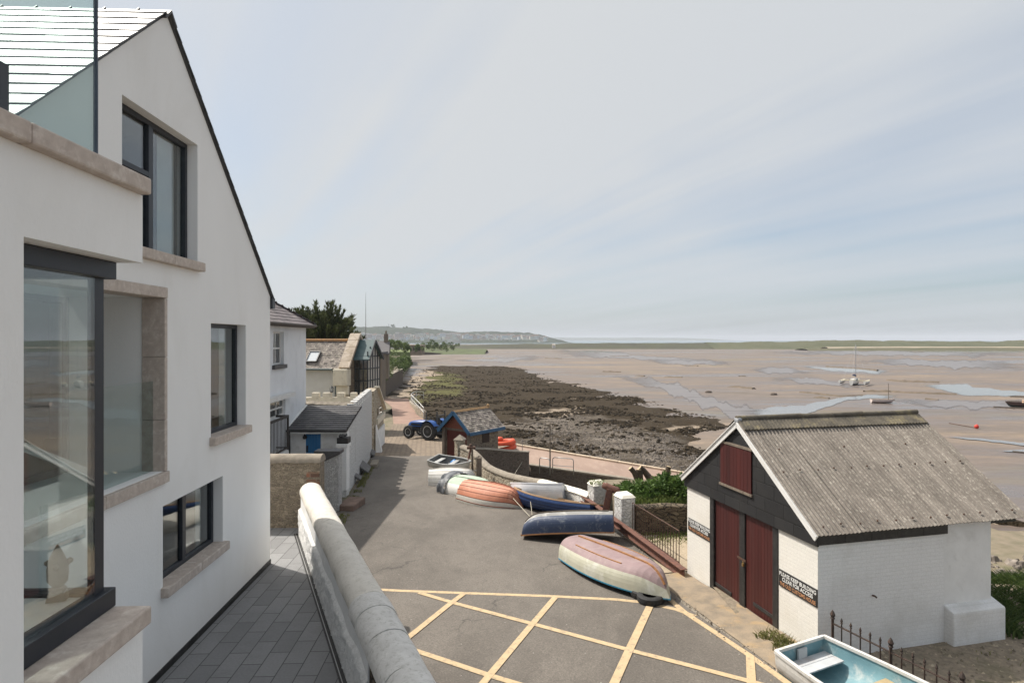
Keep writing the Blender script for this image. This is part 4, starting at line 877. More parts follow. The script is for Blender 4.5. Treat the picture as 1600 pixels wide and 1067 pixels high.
# roof: corrugated sheets, lapped half way, with ridge pieces and a white bargeboard
corr = M('weathered_corrugated_sheet', (0.225,0.196,0.168), (0.155,0.134,0.114), 1.6, 0.95, tone=0.30, bs=0.6, bscale=35, bd=0.008, stain=(0.42,0.385,0.33), sscale=26, samt=0.75, stretch=(1.2,0.6,0.6))
def corr_sheet(mb, x0, x1, side, s0, s1, lift, seed):
    """strip of corrugated sheeting between slope distances s0..s1 down from the ridge"""
    rise = (RZ-EZ); run = yM+0.10 if side < 0 else (yL-yM)+0.10; ln = math.hypot(run, rise+0.03); rr = random.Random(seed)
    vy, vz = side*run/ln, -(rise+0.03)/ln; ny, nz = side*(rise+0.03)/ln, run/ln
    pit = 0.098; n = int((x1-x0)/pit*6); rows = []
    for k in range(5):
        s = s0+(s1-s0)*k/4; row = []
        for i in range(n+1):
            x = x0+(x1-x0)*i/n; h = 0.045+lift+0.015*math.cos(2*math.pi*x/pit)+0.006*noise.noise(Vector((x*0.8,s,seed)))
            e = 0.012*noise.noise(Vector((x*1.0,seed,3))) if k in (0,4) else 0
            row.append(Vector((x, yM+vy*(s+e)+ny*h, RZ+vz*(s+e)+nz*h)))
        rows.append(row)
    for k in range(4):
        for i in range(n):
            mb.tone = 0.5+0.5*noise.noise(Vector((rows[k][i].x*6.1, k*0.9, seed)))
            mb.add([rows[k][i], rows[k][i+1], rows[k+1][i+1], rows[k+1][i]], [(0,1,2,3)])
            if k == 3:
                dn = Vector((0,-ny*0.012,-nz*0.012)); mb.add([rows[4][i], rows[4][i+1], rows[4][i+1]+dn, rows[4][i]+dn], [(0,1,2,3)])
    mb.tone = 0.5
SL = math.hypot(yM+0.10, RZ-EZ+0.03)+0.04
rfm = MB()
for side in (-1, 1):
    x = -0.13; i = 0
    while x < DX-0.1:
        x1 = min(DX, x+1.02); corr_sheet(rfm, x, x1+0.03, side, 0.06, SL, 0.010*(i % 2), i); x = x1; i += 1
roof = rfm.build('roof', corr, bh, auto=60)
rm = M('lichened_ridge', (0.15,0.13,0.10), (0.085,0.075,0.06), 3, 0.95, bs=0.7, bscale=20, bd=0.02, stain=(0.30,0.25,0.14), sscale=2.6, samt=0.6)
mb = MB(); run = yM+0.1; ln = math.hypot(run, RZ-EZ+0.03)
for side in (-1, 1):
    vy, vz = side*run/ln, -(RZ-EZ+0.03)/ln; ny, nz = side*(RZ-EZ+0.03)/ln, run/ln; rows = []
    for s in (0.02, 0.18, 0.34):
        rows.append([Vector((-0.13+(DX+0.1)*i/220, yM+vy*s+ny*(0.095+(0.014 if s > .1 else 0)*math.cos(2*math.pi*(-0.13+(DX+0.1)*i/220)/0.098)), RZ+vz*s+nz*(0.095+(0.014 if s > .1 else 0)*math.cos(2*math.pi*(-0.13+(DX+0.1)*i/220)/0.098)))) for i in range(221)])
    mb.grid(rows); mb.grid([rows[-1], [q-Vector((0,ny*0.04,nz*0.04)) for q in rows[-1]]])
x = -0.13
while x < DX-0.1:
    mb.tube([(x+0.004,yM,RZ+0.10),(min(x+0.9,DX-0.03),yM,RZ+0.105+0.01*math.sin(x*3))], 0.065, 10); x += 0.9
mb.build('ridge', rm, roof, auto=50)
mb = MB(); mb.box(-0.135,-0.02,yM-0.09,yM+0.09,RZ+0.005,RZ+0.115); mb.build('ridge_end', M('lead_flashing', (0.36,0.37,0.39), None, 6, 0.5), roof, bevel=0.03)
mb = MB(); pos = []
for s in (0.50, 0.94, 0.30):
    x = 0.1+(0.3 if s == 0.30 else 0)
    while x < DX-0.1:
        vy, vz = -run/ln, -(RZ-EZ+0.03)/ln; ny, nz = -(RZ-EZ+0.03)/ln, run/ln; q = SL*s+0.03*math.sin(x*7)
        mb = MB(); c = Vector((x, yM+vy*q+ny*0.076, RZ+vz*q+nz*0.076)); mb.obox(c, (1,0,0), (0,vy,vz), (0,ny,nz), 0.012, 0.012, 0.018); mb.build('roof_bolt', iron_m, roof); x += 0.44 if s > 0.4 else 1.75
mb = MB()
for side, ye in ((-1, -0.09), (1, yL+0.12)):
    a, c = Vector((-0.10, yM, RZ-0.045)), Vector((-0.10, ye, EZ-0.10)); dd = (c-a).normalized(); nn = Vector((0, -dd.z*side*-1, 0))
    u = Vector((0, dd.y, dd.z)); p = Vector((0, -u.z, u.y)) if side < 0 else Vector((0, u.z, -u.y))
    if p.z < 0: p = -p
    mb.prism([a+p*0.05, c+p*0.05, c-p*0.06, a-p*0.06], (-0.03,0,0)); mb.prism([a+p*0.075+Vector((0.0,0,0)), c+p*0.075, c+p*0.052, a+p*0.052], (-0.055,0,0))
mb.build('bargeboard', white_paint, bh, bevel=0.004)
xf, _ = by_(1481.5, 820, -0.06); zf0 = by_(1279, 852.5, -0.06)[1]
mb = MB(); n = 5
for i in range(n): mb.box(-0.055+(xf+0.055)*i/n+0.003, -0.055+(xf+0.055)*(i+1)/n-0.003, -0.06, -0.002, zf0+0.0, EZ+0.0)
mb.build('eaves_fascia', black_m, bh, bevel=0.004)
mb = MB(); mb.box(XW+0.02, DX-0.06, 0.05, 0.13, EZ-0.16, EZ-0.04); mb.build('purlin_end', black_m, bh)
mb = MB(); mb.tube([(1.35-0.05,-0.0,1.12),(1.35-0.05,-0.07,1.13),(1.35-0.02,-0.075,1.10)], 0.018, 6); mb.build('pipe_stub', iron_m, bh)
# notices: black boards with white and orange lettering
def text_mesh(name, s, size, mat, parent, org, ux, uz, nrm, width=None, bold=0.0):
    cu = bpy.data.curves.new(name, 'FONT'); cu.body = s; cu.size = size; cu.extrude = 0.0015; cu.align_x = 'CENTER'; cu.offset = bold
    ob = bpy.data.objects.new(name, cu); C.objects.link(ob); dg = bpy.context.evaluated_depsgraph_get(); me = bpy.data.meshes.new_from_object(ob.evaluated_get(dg))
    bpy.data.objects.remove(ob); xs_ = [v.co.x for v in me.vertices]; k = width/(max(xs_)-min(xs_)) if width else 1.0
    ux, uz, nrm = Vector(ux), Vector(uz), Vector(nrm)
    for v in me.vertices: v.co = Vector(org)+ux*v.co.x*k+uz*v.co.y+nrm*(v.co.z+0.0015)
    me.materials.clear(); me.materials.append(mat); o = bpy.data.objects.new(name, me); C.objects.link(o); o.parent = parent; return o
wl_m = M('white_lettering', (0.80,0.80,0.78), None, 5, 0.6); ol_m = M('orange_lettering', (0.50,0.25,0.13), (0.42,0.21,0.10), 5, 0.6)
for (a, c, lab) in (((1217, 888, 932), (1276.5, 921, 944), 'black notice board with white lettering right of the red doors, next to the building corner'),
                    ((1075, 807, 824), (1110, 828, 844), 'black notice board with white lettering left of the red doors, nearer the railed garden')):
    ya, za = bx(a[0], a[1], -0.02); yb, zb = bx(c[0], c[1], -0.02); z1 = (za+zb)/2; h = 0.36 if a[0] > 1200 else 0.34
    w_ = ya-yb
    sg = thing('notice_board', lab, 'sign', B.wor((-0.001, (ya+yb)/2, z1-h)), ANG_B, 'access notices on the boathouse')
    mb = MB(); mb.box(-0.02, 0.0, -w_/2, w_/2, 0, h); mb.build('board', black_m, sg, bevel=0.004)
    lw_ = 0.92*w_
    for s, z, sz, m_, ww in (('PLEASE KEEP BUILDING', 0.245, 0.115, wl_m, 0.96), ('CLEAR FOR ACCESS', 0.14, 0.115, wl_m, 0.80), ('THE OLD CUSTOMS HOUSE', 0.035, 0.105, ol_m, 0.94)):
        text_mesh('lettering', s, sz, m_, sg, (-0.0205, 0, z), (0,-1,0), (0,0,1), (-1,0,0), ww*w_, 0.0015)
# ramp of gritty concrete in front of the doors
gm = M('gritty_ramp', (0.30,0.235,0.165), (0.20,0.165,0.125), 3, 0.95, bs=1.0, bscale=40, bd=0.015, stain=(0.42,0.28,0.13), sscale=1.3, samt=0.6)
rows = []
for i in range(25):
    y = -0.2+5.3*i/24; row = []
    for j in range(9):
        x = -0.02-1.05*j/8*(1.0 if y < 3.9 else 1.0); wp = B.wor((x, y, 0)); z = zr(wp.y)+0.10*(1-j/8)**0.7*(0.5+0.5*smooth((4.2-y)/1.2))+0.015*noise.noise(Vector((x*6,y*6,0)))+0.006
        row.append(Vector((wp.x, wp.y, z)))
    rows.append(row)
mb = MB(); mb.grid(rows); tag(mb.build('door_apron', gm, smooth=True), kind='structure')
# ------------------------------------------------------------ white two storey cottage behind the gabled house
def qx(F, px, py, c=0.0): p = F.hit(px, py, 0, c); return p.y, p.z
K = Frame((-10.43, 30.0, -6.6), ANG_H)
ct = thing('cottage', 'white two storey cottage with purple slate hipped roof, tucked behind the gabled house', 'cottage', K.o, ANG_H)
_, ke = qx(K, 477, 507.5); blue_w = M('white_masonry_paint', (0.72,0.73,0.745), (0.66,0.67,0.69), 1.2, 0.85, bs=0.3, bscale=20, bd=0.008, stain=(0.5,0.5,0.49), sscale=1.2, samt=0.3)
ua, uz1 = qx(K, 427, 518); ub, _ = qx(K, 443.5, 518); _, uz0 = qx(K, 443.5, 569)
la, lz1 = qx(K, 400, 622); lb_, lz1 = qx(K, 446, 622); _, lz0 = qx(K, 446, 648)
mb = MB(); holed(mb, [(0,-1),(0,ke),(-11,ke),(-11,-1)], [rect(ua, ub, uz0, uz1), rect(la, lb_, lz0, lz1)], lambda u, v, d: Vector((-d, u, v)), 0.25)
mb.box(-6, -0.25, -0.25, 0, -1, ke); mb.box(-6, -0.25, -11, -10.75, -1, ke); mb.build('wall', blue_w, ct)
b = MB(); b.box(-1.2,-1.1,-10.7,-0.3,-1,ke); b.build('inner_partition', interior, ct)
mb = MB(); rz_ = ke+2.3
slates(mb, (0.35,-11.3,ke-0.03), (0,1,0), (-3.4,0,2.35), 11.7, 4.1, 0.28, 0.42, 0.012, trim=lambda a: (a*0.82, 11.7-a*0.82), seed=9)
slates(mb, (0.35,0.4,ke-0.03), (-1,0,0), (0,-3.4,2.35), 6.8, 4.1, 0.28, 0.42, 0.012, trim=lambda a: (a*0.82, 6.8-a*0.82), seed=10)
kr = mb.build('roof', M('purple_slate', (0.185,0.15,0.15), (0.125,0.105,0.108), 4, 0.55, tone=0.25, bs=0.3, bscale=25, bd=0.005, stain=(0.28,0.25,0.22), sscale=2, samt=0.4), ct)
mb = MB(); mb.add([(0.35,0.4,ke-0.04),(0.35,-11.3,ke-0.04),(-3.05,-7.9,rz_-0.02),(-3.05,-3.0,rz_-0.02),(-6.45,0.4,ke-0.04)], [(0,1,2,3),(0,3,4)]); mb.build('roof_underlay', slate_d, kr)
mb = MB(); mb.tube([(0.35,0.4,ke+0.02),(-3.05,-3.0,rz_+0.04)], 0.06, 6); mb.build('hip_ridge', slate_d, kr)
mb = MB(); mb.box(-0.02,0.34,-11.3,0.38,ke-0.16,ke-0.06); mb.tube([(0.40,-11.3,ke-0.06),(0.40,0.4,ke-0.06)], 0.06, 8); mb.build('gutter', M('brown_fascia', (0.10,0.085,0.075), None, 4, 0.7), kr)
mb = MB(); mb.box(-1.6,-0.8,-7.6,-7.0,ke,ke+2.9)
def sash(par, F, a, c, z0, z1, dep=0.14, bars=1):
    mb = MB(); f = 0.075; x0, x1 = -dep-0.06, -dep; zm = (z0+z1)/2
    mb.box(x0,x1,a,a+f,z0,z1); mb.box(x0,x1,c-f,c,z0,z1); mb.box(x0,x1,a+f,c-f,z0,z0+f); mb.box(x0,x1,a+f,c-f,z1-f,z1); mb.box(x0,x1-0.01,a+f,c-f,zm-0.035,zm+0.035)
    for i in range(bars): yy = a+(c-a)*(i+1)/(bars+1); mb.box(x0,x1-0.012,yy-0.02,yy+0.02,z0+f,zm-0.036); mb.box(x0,x1-0.012,yy-0.02,yy+0.02,zm+0.036,z1-f)
    s = mb.build('sash_window', white_paint, par); g = MB(); g.box(x0+0.01,x0+0.02,a+f,c-f,z0+f,z1-f); g.build('pane', glass_d, s); return s
s1 = sash(ct, K, ua, ub, uz0, uz1)
b = MB(); b.box(-0.14,0.12,ua-0.15,ub+0.12,uz0-0.17,uz0+0.0); b.build('sill', slate_d, s1)
s2 = sash(ct, K, la, lb_, lz0, lz1, 0.10, 3)
hd_a, hz_ = qx(K, 424, 624, 0.25)
b = MB(); b.box(0.002,0.30,la,lb_+0.5,lz1+0.06,lz1+0.24); b.build('window_hood', white_paint, s2)
bc = MB(); pa, pz_ = qx(K, 449.5, 648, 0.5); _, pz0 = qx(K, 449, 700, 0.5)
bc.box(0.003,0.55,la-1,pa,pz0-0.25,pz0-0.05); deck = bc.build('balcony', white_paint, ct)
bm_ = MB(); bm_.box(0.48,0.56,la-1,pa,pz_-0.10,pz_); bm_.box(0.48,0.54,la-1,pa,pz0,pz0+0.05)
n = 20
for i in range(n+1):
    y = la-1+(pa-la+1)*i/n; bm_.box(0.505,0.53,y-0.014,y+0.014,pz0,pz_-0.08)
bm_.box(0.0,0.56,pa-0.05,pa,pz_-0.1,pz_); bm_.box(0.0,0.5,pa-0.035,pa-0.005,pz0,pz0+0.05); bm_.box(0.48,0.56,pa-0.08,pa,pz0-0.1,pz_); bm_.build('railing', M('dark_timber', (0.06,0.052,0.048), None, 6, 0.8), deck)
# lean-to with the blue door, standing against the cottage
yl0 = 27.1; exl = P(448, 672, yl0); exr = P(541.5, 672, yl0)
lt = thing('lean_to', 'low lean-to porch with dark slate roof and bright blue door beside the white cottage', 'porch', (exl.x, yl0, -6.75))
WL = exr.x-exl.x; zt0 = exl.z+6.75; zt1 = zt0+0.80; DL = 2.75
mb = MB(); mb.box(0.1, WL-0.02, 0.32, 0.5, -0.5, zt0-0.12); mb.box(0.0, 0.1, 0.3, DL, -0.5, zt0); mb.box(WL-0.45,WL-0.02,0.12,0.319,-0.5,zt0-0.10); mb.build('wall', M('lean_to_white', (0.70,0.695,0.68), (0.63,0.62,0.60), 2, 0.85, stain=(0.4,0.38,0.34), sscale=2, samt=0.4), lt)  # plain stained white for the lean-to walls
mb = MB(); slates(mb, (0,0,zt0+0.02), (1,0,0), (0,DL,0.80), WL, math.hypot(DL,0.8), 0.24, 0.34, 0.012, seed=14); lr = mb.build('roof', slate_d, lt)
mb = MB(); mb.prism([(0,0.02,zt0),(0,DL,zt1),(0,DL,zt1-0.08),(0,0.02,zt0-0.08)], (WL,0,0)); mb.build('roof_deck', black_m, lr)
mb = MB(); mb.bar((-0.04,-0.02,zt0+0.03),(-0.04,DL,zt1+0.04),0.09,0.06); mb.build('verge', white_plaster, lr)
mb = MB(); mb.tube([(0.0,-0.05,zt0-0.03),(WL,-0.05,zt0-0.03)],0.055,8); mb.tube([(0.12,-0.05,zt0-0.08),(0.12,0.02,zt0-0.3),(0.12,0.04,-0.4)],0.04,8); mb.build('gutter', black_m, lt)
mb = MB(); mb.box(0.14, WL-0.02, 0.0, 0.04, zt0-0.17, zt0-0.085); mb.build('fascia', white_paint, lt)
d0, d1 = P(478,690,yl0+0.3).x-exl.x, P(501.5,690,yl0+0.3).x-exl.x
mb = MB(); mb.box(d0-0.06,d0,0.27,0.319,-0.5,zt0-0.16); mb.box(d1,d1+0.06,0.27,0.319,-0.5,zt0-0.16); df = mb.build('door_frame', white_paint, lt)
bl_m = M('blue_paint', (0.030,0.155,0.34), (0.024,0.125,0.28), 2, 0.45)
mb = MB(); n = 5
for i in range(n): mb.box(d0+(d1-d0)*i/n+0.004, d0+(d1-d0)*(i+1)/n-0.004, 0.285, 0.318, -0.5, zt0-0.16)
dd_ = mb.build('door', bl_m, lt); mb = MB(); mb.box(d0+0.03,d0+0.10,0.262,0.284,zt0-1.05,zt0-0.75); mb.build('letter_plate', black_m, dd_)
mb = MB(); mb.lathe([(0.0,-0.12),(0.09,-0.1),(0.11,0.0),(0.05,0.06),(0.02,0.12)], (0.75,0.22,zt0-0.33), n=8); mb.build('lamp', black_m, lt)
mb = MB(); mb.box(d1+0.12,d1+0.42,0.29,0.318,zt0-1.28,zt0-0.98); mb.build('wall_plaque', black_m, lt)
# ridge coping behind the lean-to
mb = MB(); rows = []
a0, a1 = P(466, 628, 30.2), P(553, 631, 30.2)
for i in range(40):
    t = i/39; q = a0.lerp(a1, t); k = 0.06*noise.noise(Vector((t*9,1,0))); rows.append([q+Vector((0,-0.3,-0.28)), q+Vector((0,-0.27,-0.05+k)), q+Vector((0,-0.05,0.08+k*1.3)), q+Vector((0,0.25,0.02)), q+Vector((0,0.28,-3))])
mb.grid(rows); mb.add(rows[-1], [(0,1,2,3,4)]); tag(mb.build('rough_coping_wall', concrete_m), 'rough pale stone topped wall right behind the dark lean-to roof', 'wall')
# white pebbledashed wall along the road, with stepped top
wa, wb_ = Vector((-7.55, 27.0, 0)), Vector((-9.46, 40.0, 0)); wdir = (wb_-wa).normalized(); wlen = (wb_-wa).length; ANG_W = math.atan2(-wdir.x, wdir.y)
WW = Frame((-7.55, 27.0, -7.2), ANG_W)          # x out to the road, y along
ww = thing('pebbledash_wall', 'tall white pebbledashed wall along the road, with a stepped top and sloping near end', 'wall', WW.o, ANG_W)
def wwx(px, py): p = WW.hit(px, py, 0, 0); return p.y, p.z
n0 = [wwx(541, 759), wwx(542.5, 676), wwx(553, 636)]; top = wwx(581, 611)
ol = [(n0[0][0],-0.3),(n0[1][0],n0[1][1]),(n0[2][0],n0[2][1])]
k = 9; ya, yb = n0[2][0], wlen
for i in range(k):
    t0, t1 = i/k, (i+1)/k; za = n0[2][1]+(top[1]-n0[2][1])*t0
    y0_, y1_ = ya+(yb-ya)*t0, ya+(yb-ya)*t1; ym_ = y0_+(y1_-y0_)*0.62
    ol += [(y0_, za+0.16), (ym_, za+0.16), (ym_, za-0.18), (y1_, za-0.18)]
ol += [(wlen, top[1]), (wlen, -1.5)]
mb = MB(); holed(mb, ol, [], lambda u, v, d: Vector((-d, u, v)), 0.34); mb.build('wall', M('pebbledash', (0.74,0.735,0.72), (0.34,0.33,0.32), 11, 0.9, bs=1.0, bscale=18, bd=0.05, stain=(0.33,0.32,0.30), sscale=8, samt=0.55), ww)
mb = MB(); mb.box(0.0, 0.02, 0.55, 0.60, 2.2, 2.9); mb.build('vent_slot', black_m, ww)
# fallen slabs and stones along the foot of that wall
for i, (px, py, sx, sy, sz, ti, lab) in enumerate(((570,737,0.55,1.3,0.10,38,'long grey stone slab leaning on the white pebbledashed wall, largest of the slabs'),(556,752,0.5,0.55,0.12,30,'short grey slab leaning on the wall, nearest the rusty step'),(580,712,0.5,1.1,0.12,42,'dark stone slab leaning on the wall, farthest up the road'),(585,728,0.35,1.2,0.30,0,'low pale kerb block lying between the slabs and the road'))):
    c = Rd(px, py); mb = MB(); u = Vector((-0.147,1,0)).normalized(); r_ = Vector((u.y,-u.x,0)); a = R_(ti); rr = r_*math.cos(a)-Vector((0,0,1))*math.sin(a)
    c.z = zr(c.y)+(0.30 if ti else 0.10); mb.obox(c, rr, u, rr.cross(u), sx*0.62, sy*0.62, sz/2); tag(mb.build('stone_slab', M('grey_slab', (0.16,0.155,0.155), (0.11,0.105,0.10), 3, 0.85, bs=0.5, bscale=12, bd=0.02) if i == 0 else bpy.data.materials['grey_slab'] if i < 3 else concrete_m, bevel=0.04), lab, 'stone slab')
st1 = Rd(549, 792); mb = MB(); mb.obox(st1+Vector((0,0,0.1)), (1,-0.1,0), (0.1,1,0), (0,0,1), 0.36, 0.7, 0.16); tag(mb.build('doorstep', M('rusty_stone', (0.20,0.135,0.105), (0.13,0.09,0.07), 3, 0.9, bs=0.5, bscale=12, bd=0.02), bevel=0.04), 'worn reddish stone step at the foot of the white gate piers', 'step')
# gate piers
def pier(px0, px1, ptop, d, h, dep, lab, mat, cap):
    a, c = P(px0, ptop, d), P(px1, ptop, d); t = thing('gate_pier', lab, 'gate pier', ((a.x+c.x)/2, d, a.z-h), 0.0); w_ = c.x-a.x
    mb = MB(); mb.box(-w_/2, w_/2, 0, dep, 0, h); mb.build('shaft', mat, t, bevel=0.02); cap(t, w_, dep, h); return t
def capA(t, w_, dep, h):
    mb = MB(); mb.prism([(-w_/2-0.45,-0.04,h+0.35),(w_/2+0.06,-0.04,h+0.35),(w_/2+0.06,-0.04,h+0.22),(-w_/2-0.45,-0.04,h-0.25)], (0,dep+0.1,0)); mb.build('cap', slate_d, t, bevel=0.01)
    mb = MB(); mb.prism([(-w_/2,-0.01,h),(w_/2,-0.01,h),(w_/2,-0.01,h+0.2),(-w_/2,-0.01,h)], (0,dep,0)); mb.build('gusset', pebble_w, t)
def capB(t, w_, dep, h):
    mb = MB(); mb.box(-w_/2-0.06,w_/2+0.05,-0.05,dep+0.05,h,h+0.16); mb.build('cap', white_plaster, t, bevel=0.02)
    mb = MB(); mb.box(-w_/2-0.02,w_/2+0.05,0.0,dep,h+0.161,h+0.42); rr = random.Random(3)
    for i in range(18): mb.lathe([(0.0,-0.06),(0.07,0.0),(0.0,0.07)], (rr.uniform(-w_/2,w_/2*0.5),rr.uniform(0.05,dep-0.05),h+0.42+rr.random()*0.08), n=6)
    mb.build('planter', black_m, t)
pier(508, 529, 718, 24.0, 2.1, 0.5, 'slim white pebbled gate pier with sloping slate cap beside the rubble wall', pebble_w, capA)
pier(527, 541.5, 699, 26.2, 1.9, 0.5, 'white brick gate pier with a dark planter on top, before the blue door', WBs, capB)
# ------------------------------------------------------------ crenellated garden wall, stone cottages further along
d = 41.0; a, c = P(455, 608, d), P(574, 611, d)
cw_ = thing('crenellated_wall', 'low cream garden wall with square battlements behind the lean-to', 'wall', (a.x, d, -7.6)); n = 8; W_ = c.x-a.x; hz = -(628-HY)/FPX*d+7.6
mb = MB(); mb.box(0, W_, 0, 0.3, -1, (-(621-HY)/FPX*d)+7.6); mb.build('wall', cream_paint, cw_)
for px0, px1 in ((455,466),(487,498.5),(504,517),(526,538),(547,557),(562,572)):
    x0, x1 = P(px0,600,d).x-a.x, P(px1,600,d).x-a.x; mb = MB(); mb.box(x0, x1, 0.003, 0.297, (-(621-HY)/FPX*d)+7.601, (-(613.5-HY)/FPX*d)+7.6); mb.build('merlon', cream_paint, cw_, bevel=0.02)
lp = P(518, 613, d+0.1); lt_ = thing('lantern', 'small dark glass lantern on a merlon of the cream battlemented wall', 'lantern', (lp.x, d+0.15, lp.z))
mb = MB(); mb.box(-0.09,0.09,-0.09,0.09,0.0,0.04); mb.lathe([(0.18,0.30),(0.03,0.42),(0.02,0.46)], n=4)
for sx in (-1,1):
    for sy in (-1,1): mb.bar((sx*0.08,sy*0.08,0.04),(sx*0.11,sy*0.11,0.30),0.02,0.02)
mb.build('frame', black_m, lt_); mb = MB(); mb.box(-0.07,0.07,-0.07,0.07,0.04,0.29); mb.build('glazing', glass_d, lt_)
# roadside stone building just past the white wall
S0 = P(582, 690, 41.0); ANG_S = ANG_W
SF = Frame((-9.55, 41.0, -7.9), R_(5.5)); sb_t = thing('stone_outbuilding', 'narrow brown stone outbuilding with pale sloping verge beyond the white pebbledashed wall', 'outbuilding', SF.o, SF.a)
def sfx(px, py): p = SF.hit(px, py, 0, 0); return p.y, p.z
yA, zA = sfx(589, 606); yB, zB = sfx(599.5, 640); _, zl = sfx(600, 660)
mb = MB(); mb.prism([(0,0.0,-1),(0,0.0,zA-0.1),(0,yA,zA),(0,yB,zB),(0,yB,-1)], (-0.6,0,0)); mb.build('wall', wallstone_m, sb_t)
mb = MB(); mb.bar((0.02,yA-0.15,zA+0.1),(0.02,yB+0.25,zB+0.05),0.35,0.14); mb.build('verge', cream_paint, sb_t)
wz = sfx(592,645); mb = MB(); y0_, z0_ = sfx(589,652); y1_, z1_ = sfx(596,632); mb.box(0.0,0.03,y0_,y1_,z0_,z1_); wnd = mb.build('window', glass_d, sb_t)
mb = MB(); mb.box(0.0,0.16,y0_-0.6,yB-0.2,z0_-0.45,z0_-0.05); mb.build('sill', cream_paint, wnd)
mb = MB(); yy0, _ = sfx(587,680); mb.box(0.004,0.10,yy0,yB-0.1,-1,z0_-1.0); mb.build('white_base', white_plaster, sb_t)
mb = MB(); mb.prism([(0.12,0.02,-1),(0.12,0.02,2.0),(0.5,0.02,0.2),(0.5,0.02,-1)], (0,0.5,0)); mb.build('buttress', white_plaster, sb_t)
# stone house with rooflight and glazed oriel
L = Frame((P(567,531,56).x, 56.0, -8.3), R_(-9))
sh = thing('stone_house', 'brown stone house with lichened slate roof, rooflight and tall glazed oriel', 'house', L.o, L.a)
def lx(px, py, c=0.0): p = L.hit(px, py, 0, c); return p.y, p.z
yP, zP = lx(562, 526); yN_, zN = lx(546, 573); zE = zN; yF = 2*yP-yN_
mb = MB(); mb.prism([(0,yN_,-2),(0,yN_,zN),(0,yP,zP),(0,yF,zN),(0,yF,-2)], (-0.5,0,0)); mb.build('gable_wall', stone_mat('gable_stone', [(0.17,0.12,0.085),(0.25,0.19,0.13),(0.11,0.085,0.065),(0.20,0.15,0.11)], (0.22,0.18,0.13), 3.5, 1.7, 0.8, 0.03, 0.07), sh)
xe = P(440,581,L.o.y+yN_).x-L.o.x
mb = MB(); mb.box(xe-4, -0.501, yN_+0.35, yN_+0.6, -2, zN-0.1); mb.build('front_wall', M('cream_render', (0.62,0.60,0.55), (0.55,0.53,0.48), 1, 0.9), sh)
vz = Vector((0, yP-yN_, zP-0.35-zN)).normalized(); Ls = math.hypot(yP-yN_, zP-0.35-zN)
mb = MB(); slates(mb, (xe-4, yN_-0.1, zN-0.18), (1,0,0), vz, -xe+4-0.75, Ls+0.1, 0.24, 0.36, 0.016, seed=21); slates(mb, (xe-4, yF+0.1, zN-0.18), (1,0,0), (0,-vz.y,vz.z), -xe+4-0.75, Ls+0.1, 0.24, 0.36, 0.016, seed=22); hrf = mb.build('roof', slate_l, sh)
mb = MB(); mb.prism([(xe-4,yN_,zN-0.22),(xe-4,yP,zP-0.42),(xe-4,yF,zN-0.22)], (-xe+4-0.6,0,0)); mb.build('roof_core', slate_d, hrf)
mb = MB(); mb.tube([(xe-4,yP,zP-0.33),(-0.6,yP,zP-0.33)], 0.13, 8); mb.build('ridge_tiles', M('orange_lichen_ridge', (0.42,0.22,0.09), (0.26,0.16,0.09), 5, 0.9), hrf)
ra, rb_ = L.hit(497,548,1,yP-(yP-yN_)*0.42), None
sv_ = lambda t, x, h=0.0: Vector((x, yN_-0.1, zN-0.18))+vz*t+Vector((0,-vz.z,vz.y))*h
fx = lambda px: (px-CX)/FPX*(L.o.y+yN_+1.0)-L.o.x
mb = MB(); x0_, x1_ = fx(484), fx(501.5); t0, t1 = Ls*0.22, Ls*0.60
q = [sv_(t0,x0_,0.14),sv_(t0,x1_,0.14),sv_(t1,x1_,0.14),sv_(t1,x0_,0.14)]
for i in range(4): mb.bar(q[i], q[(i+1)%4], 0.09, 0.14, (0,-vz.z,vz.y))
rl_ = mb.build('rooflight', black_m, hrf); mb = MB(); mb.add([p for p in q], [(0,1,2,3)])
skyg, sgt, sgb, _o = newmat('rooflight_glass'); sgb.inputs['Base Color'].default_value = (0.55,0.58,0.6,1); sgb.inputs['Roughness'].default_value = 0.1; mb.build('pane', skyg, rl_)
mb = MB(); k = Vector((0,0,0.22))
pts = [Vector((-0.85,yN_-0.25,zN-0.1)), Vector((-0.85,yP,zP+0.25))]
for i in range(5):
    a_, c_ = pts[0].lerp(pts[1], i/5), pts[0].lerp(pts[1], (i+1)/5-0.01); mb.bar(a_+Vector((0.45,0,0)), c_+Vector((0.45,0,0)), 1.0, 0.2)
a2 = Vector((-0.4,yP,zP+0.25)); mb.bar(a2, Vector((-0.4,yF+0.2,zN-0.1)), 1.0, 0.2); mb.build('parapet_coping', stone_mat('coping_stone_blocks', [(0.62,0.52,0.42),(0.68,0.58,0.48),(0.50,0.41,0.32)], (0.45,0.37,0.28), 1.2, 1, 0.4, 0.02, 0.04, lich=(0.34,0.27,0.2)), sh)
mb = MB(); mb.box(-1.35,0.03,yN_-0.55,yN_+0.3,zN-1.7,zN-0.2); mb.prism([(-1.35,yN_-0.55,zN-1.7),(0.03,yN_-0.55,zN-1.7),(0.03,yN_-0.05,zN-2.6),(0.03,yN_+0.3,zN-2.6),(0.03,yN_+0.3,zN-1.7)], (-1.3,0,0)) if False else None; mb.box(-1.2,0.0,yN_-0.2,yN_+0.3,zN-2.5,zN-1.71); mb.build('kneeler', cream_paint, sh, bevel=0.08)
mb = MB(); mb.box(-1.3,-0.01,yN_-0.1,yN_+0.34,-2,zN-2.51); mb.build('corner_pier', wallstone_m, sh)
mb = MB(); mb.tube([(xe-2,yN_-0.2,zN-0.25),(-1.6,yN_-0.2,zN-0.25),(-1.45,yN_-0.1,zN-0.6),(-1.45,yN_+0.3,zN-1.0),(-1.45,yN_+0.3,-2)],0.09,8); mb.build('gutter', M('green_gutter', (0.10,0.13,0.13), None, 3, 0.5), sh)
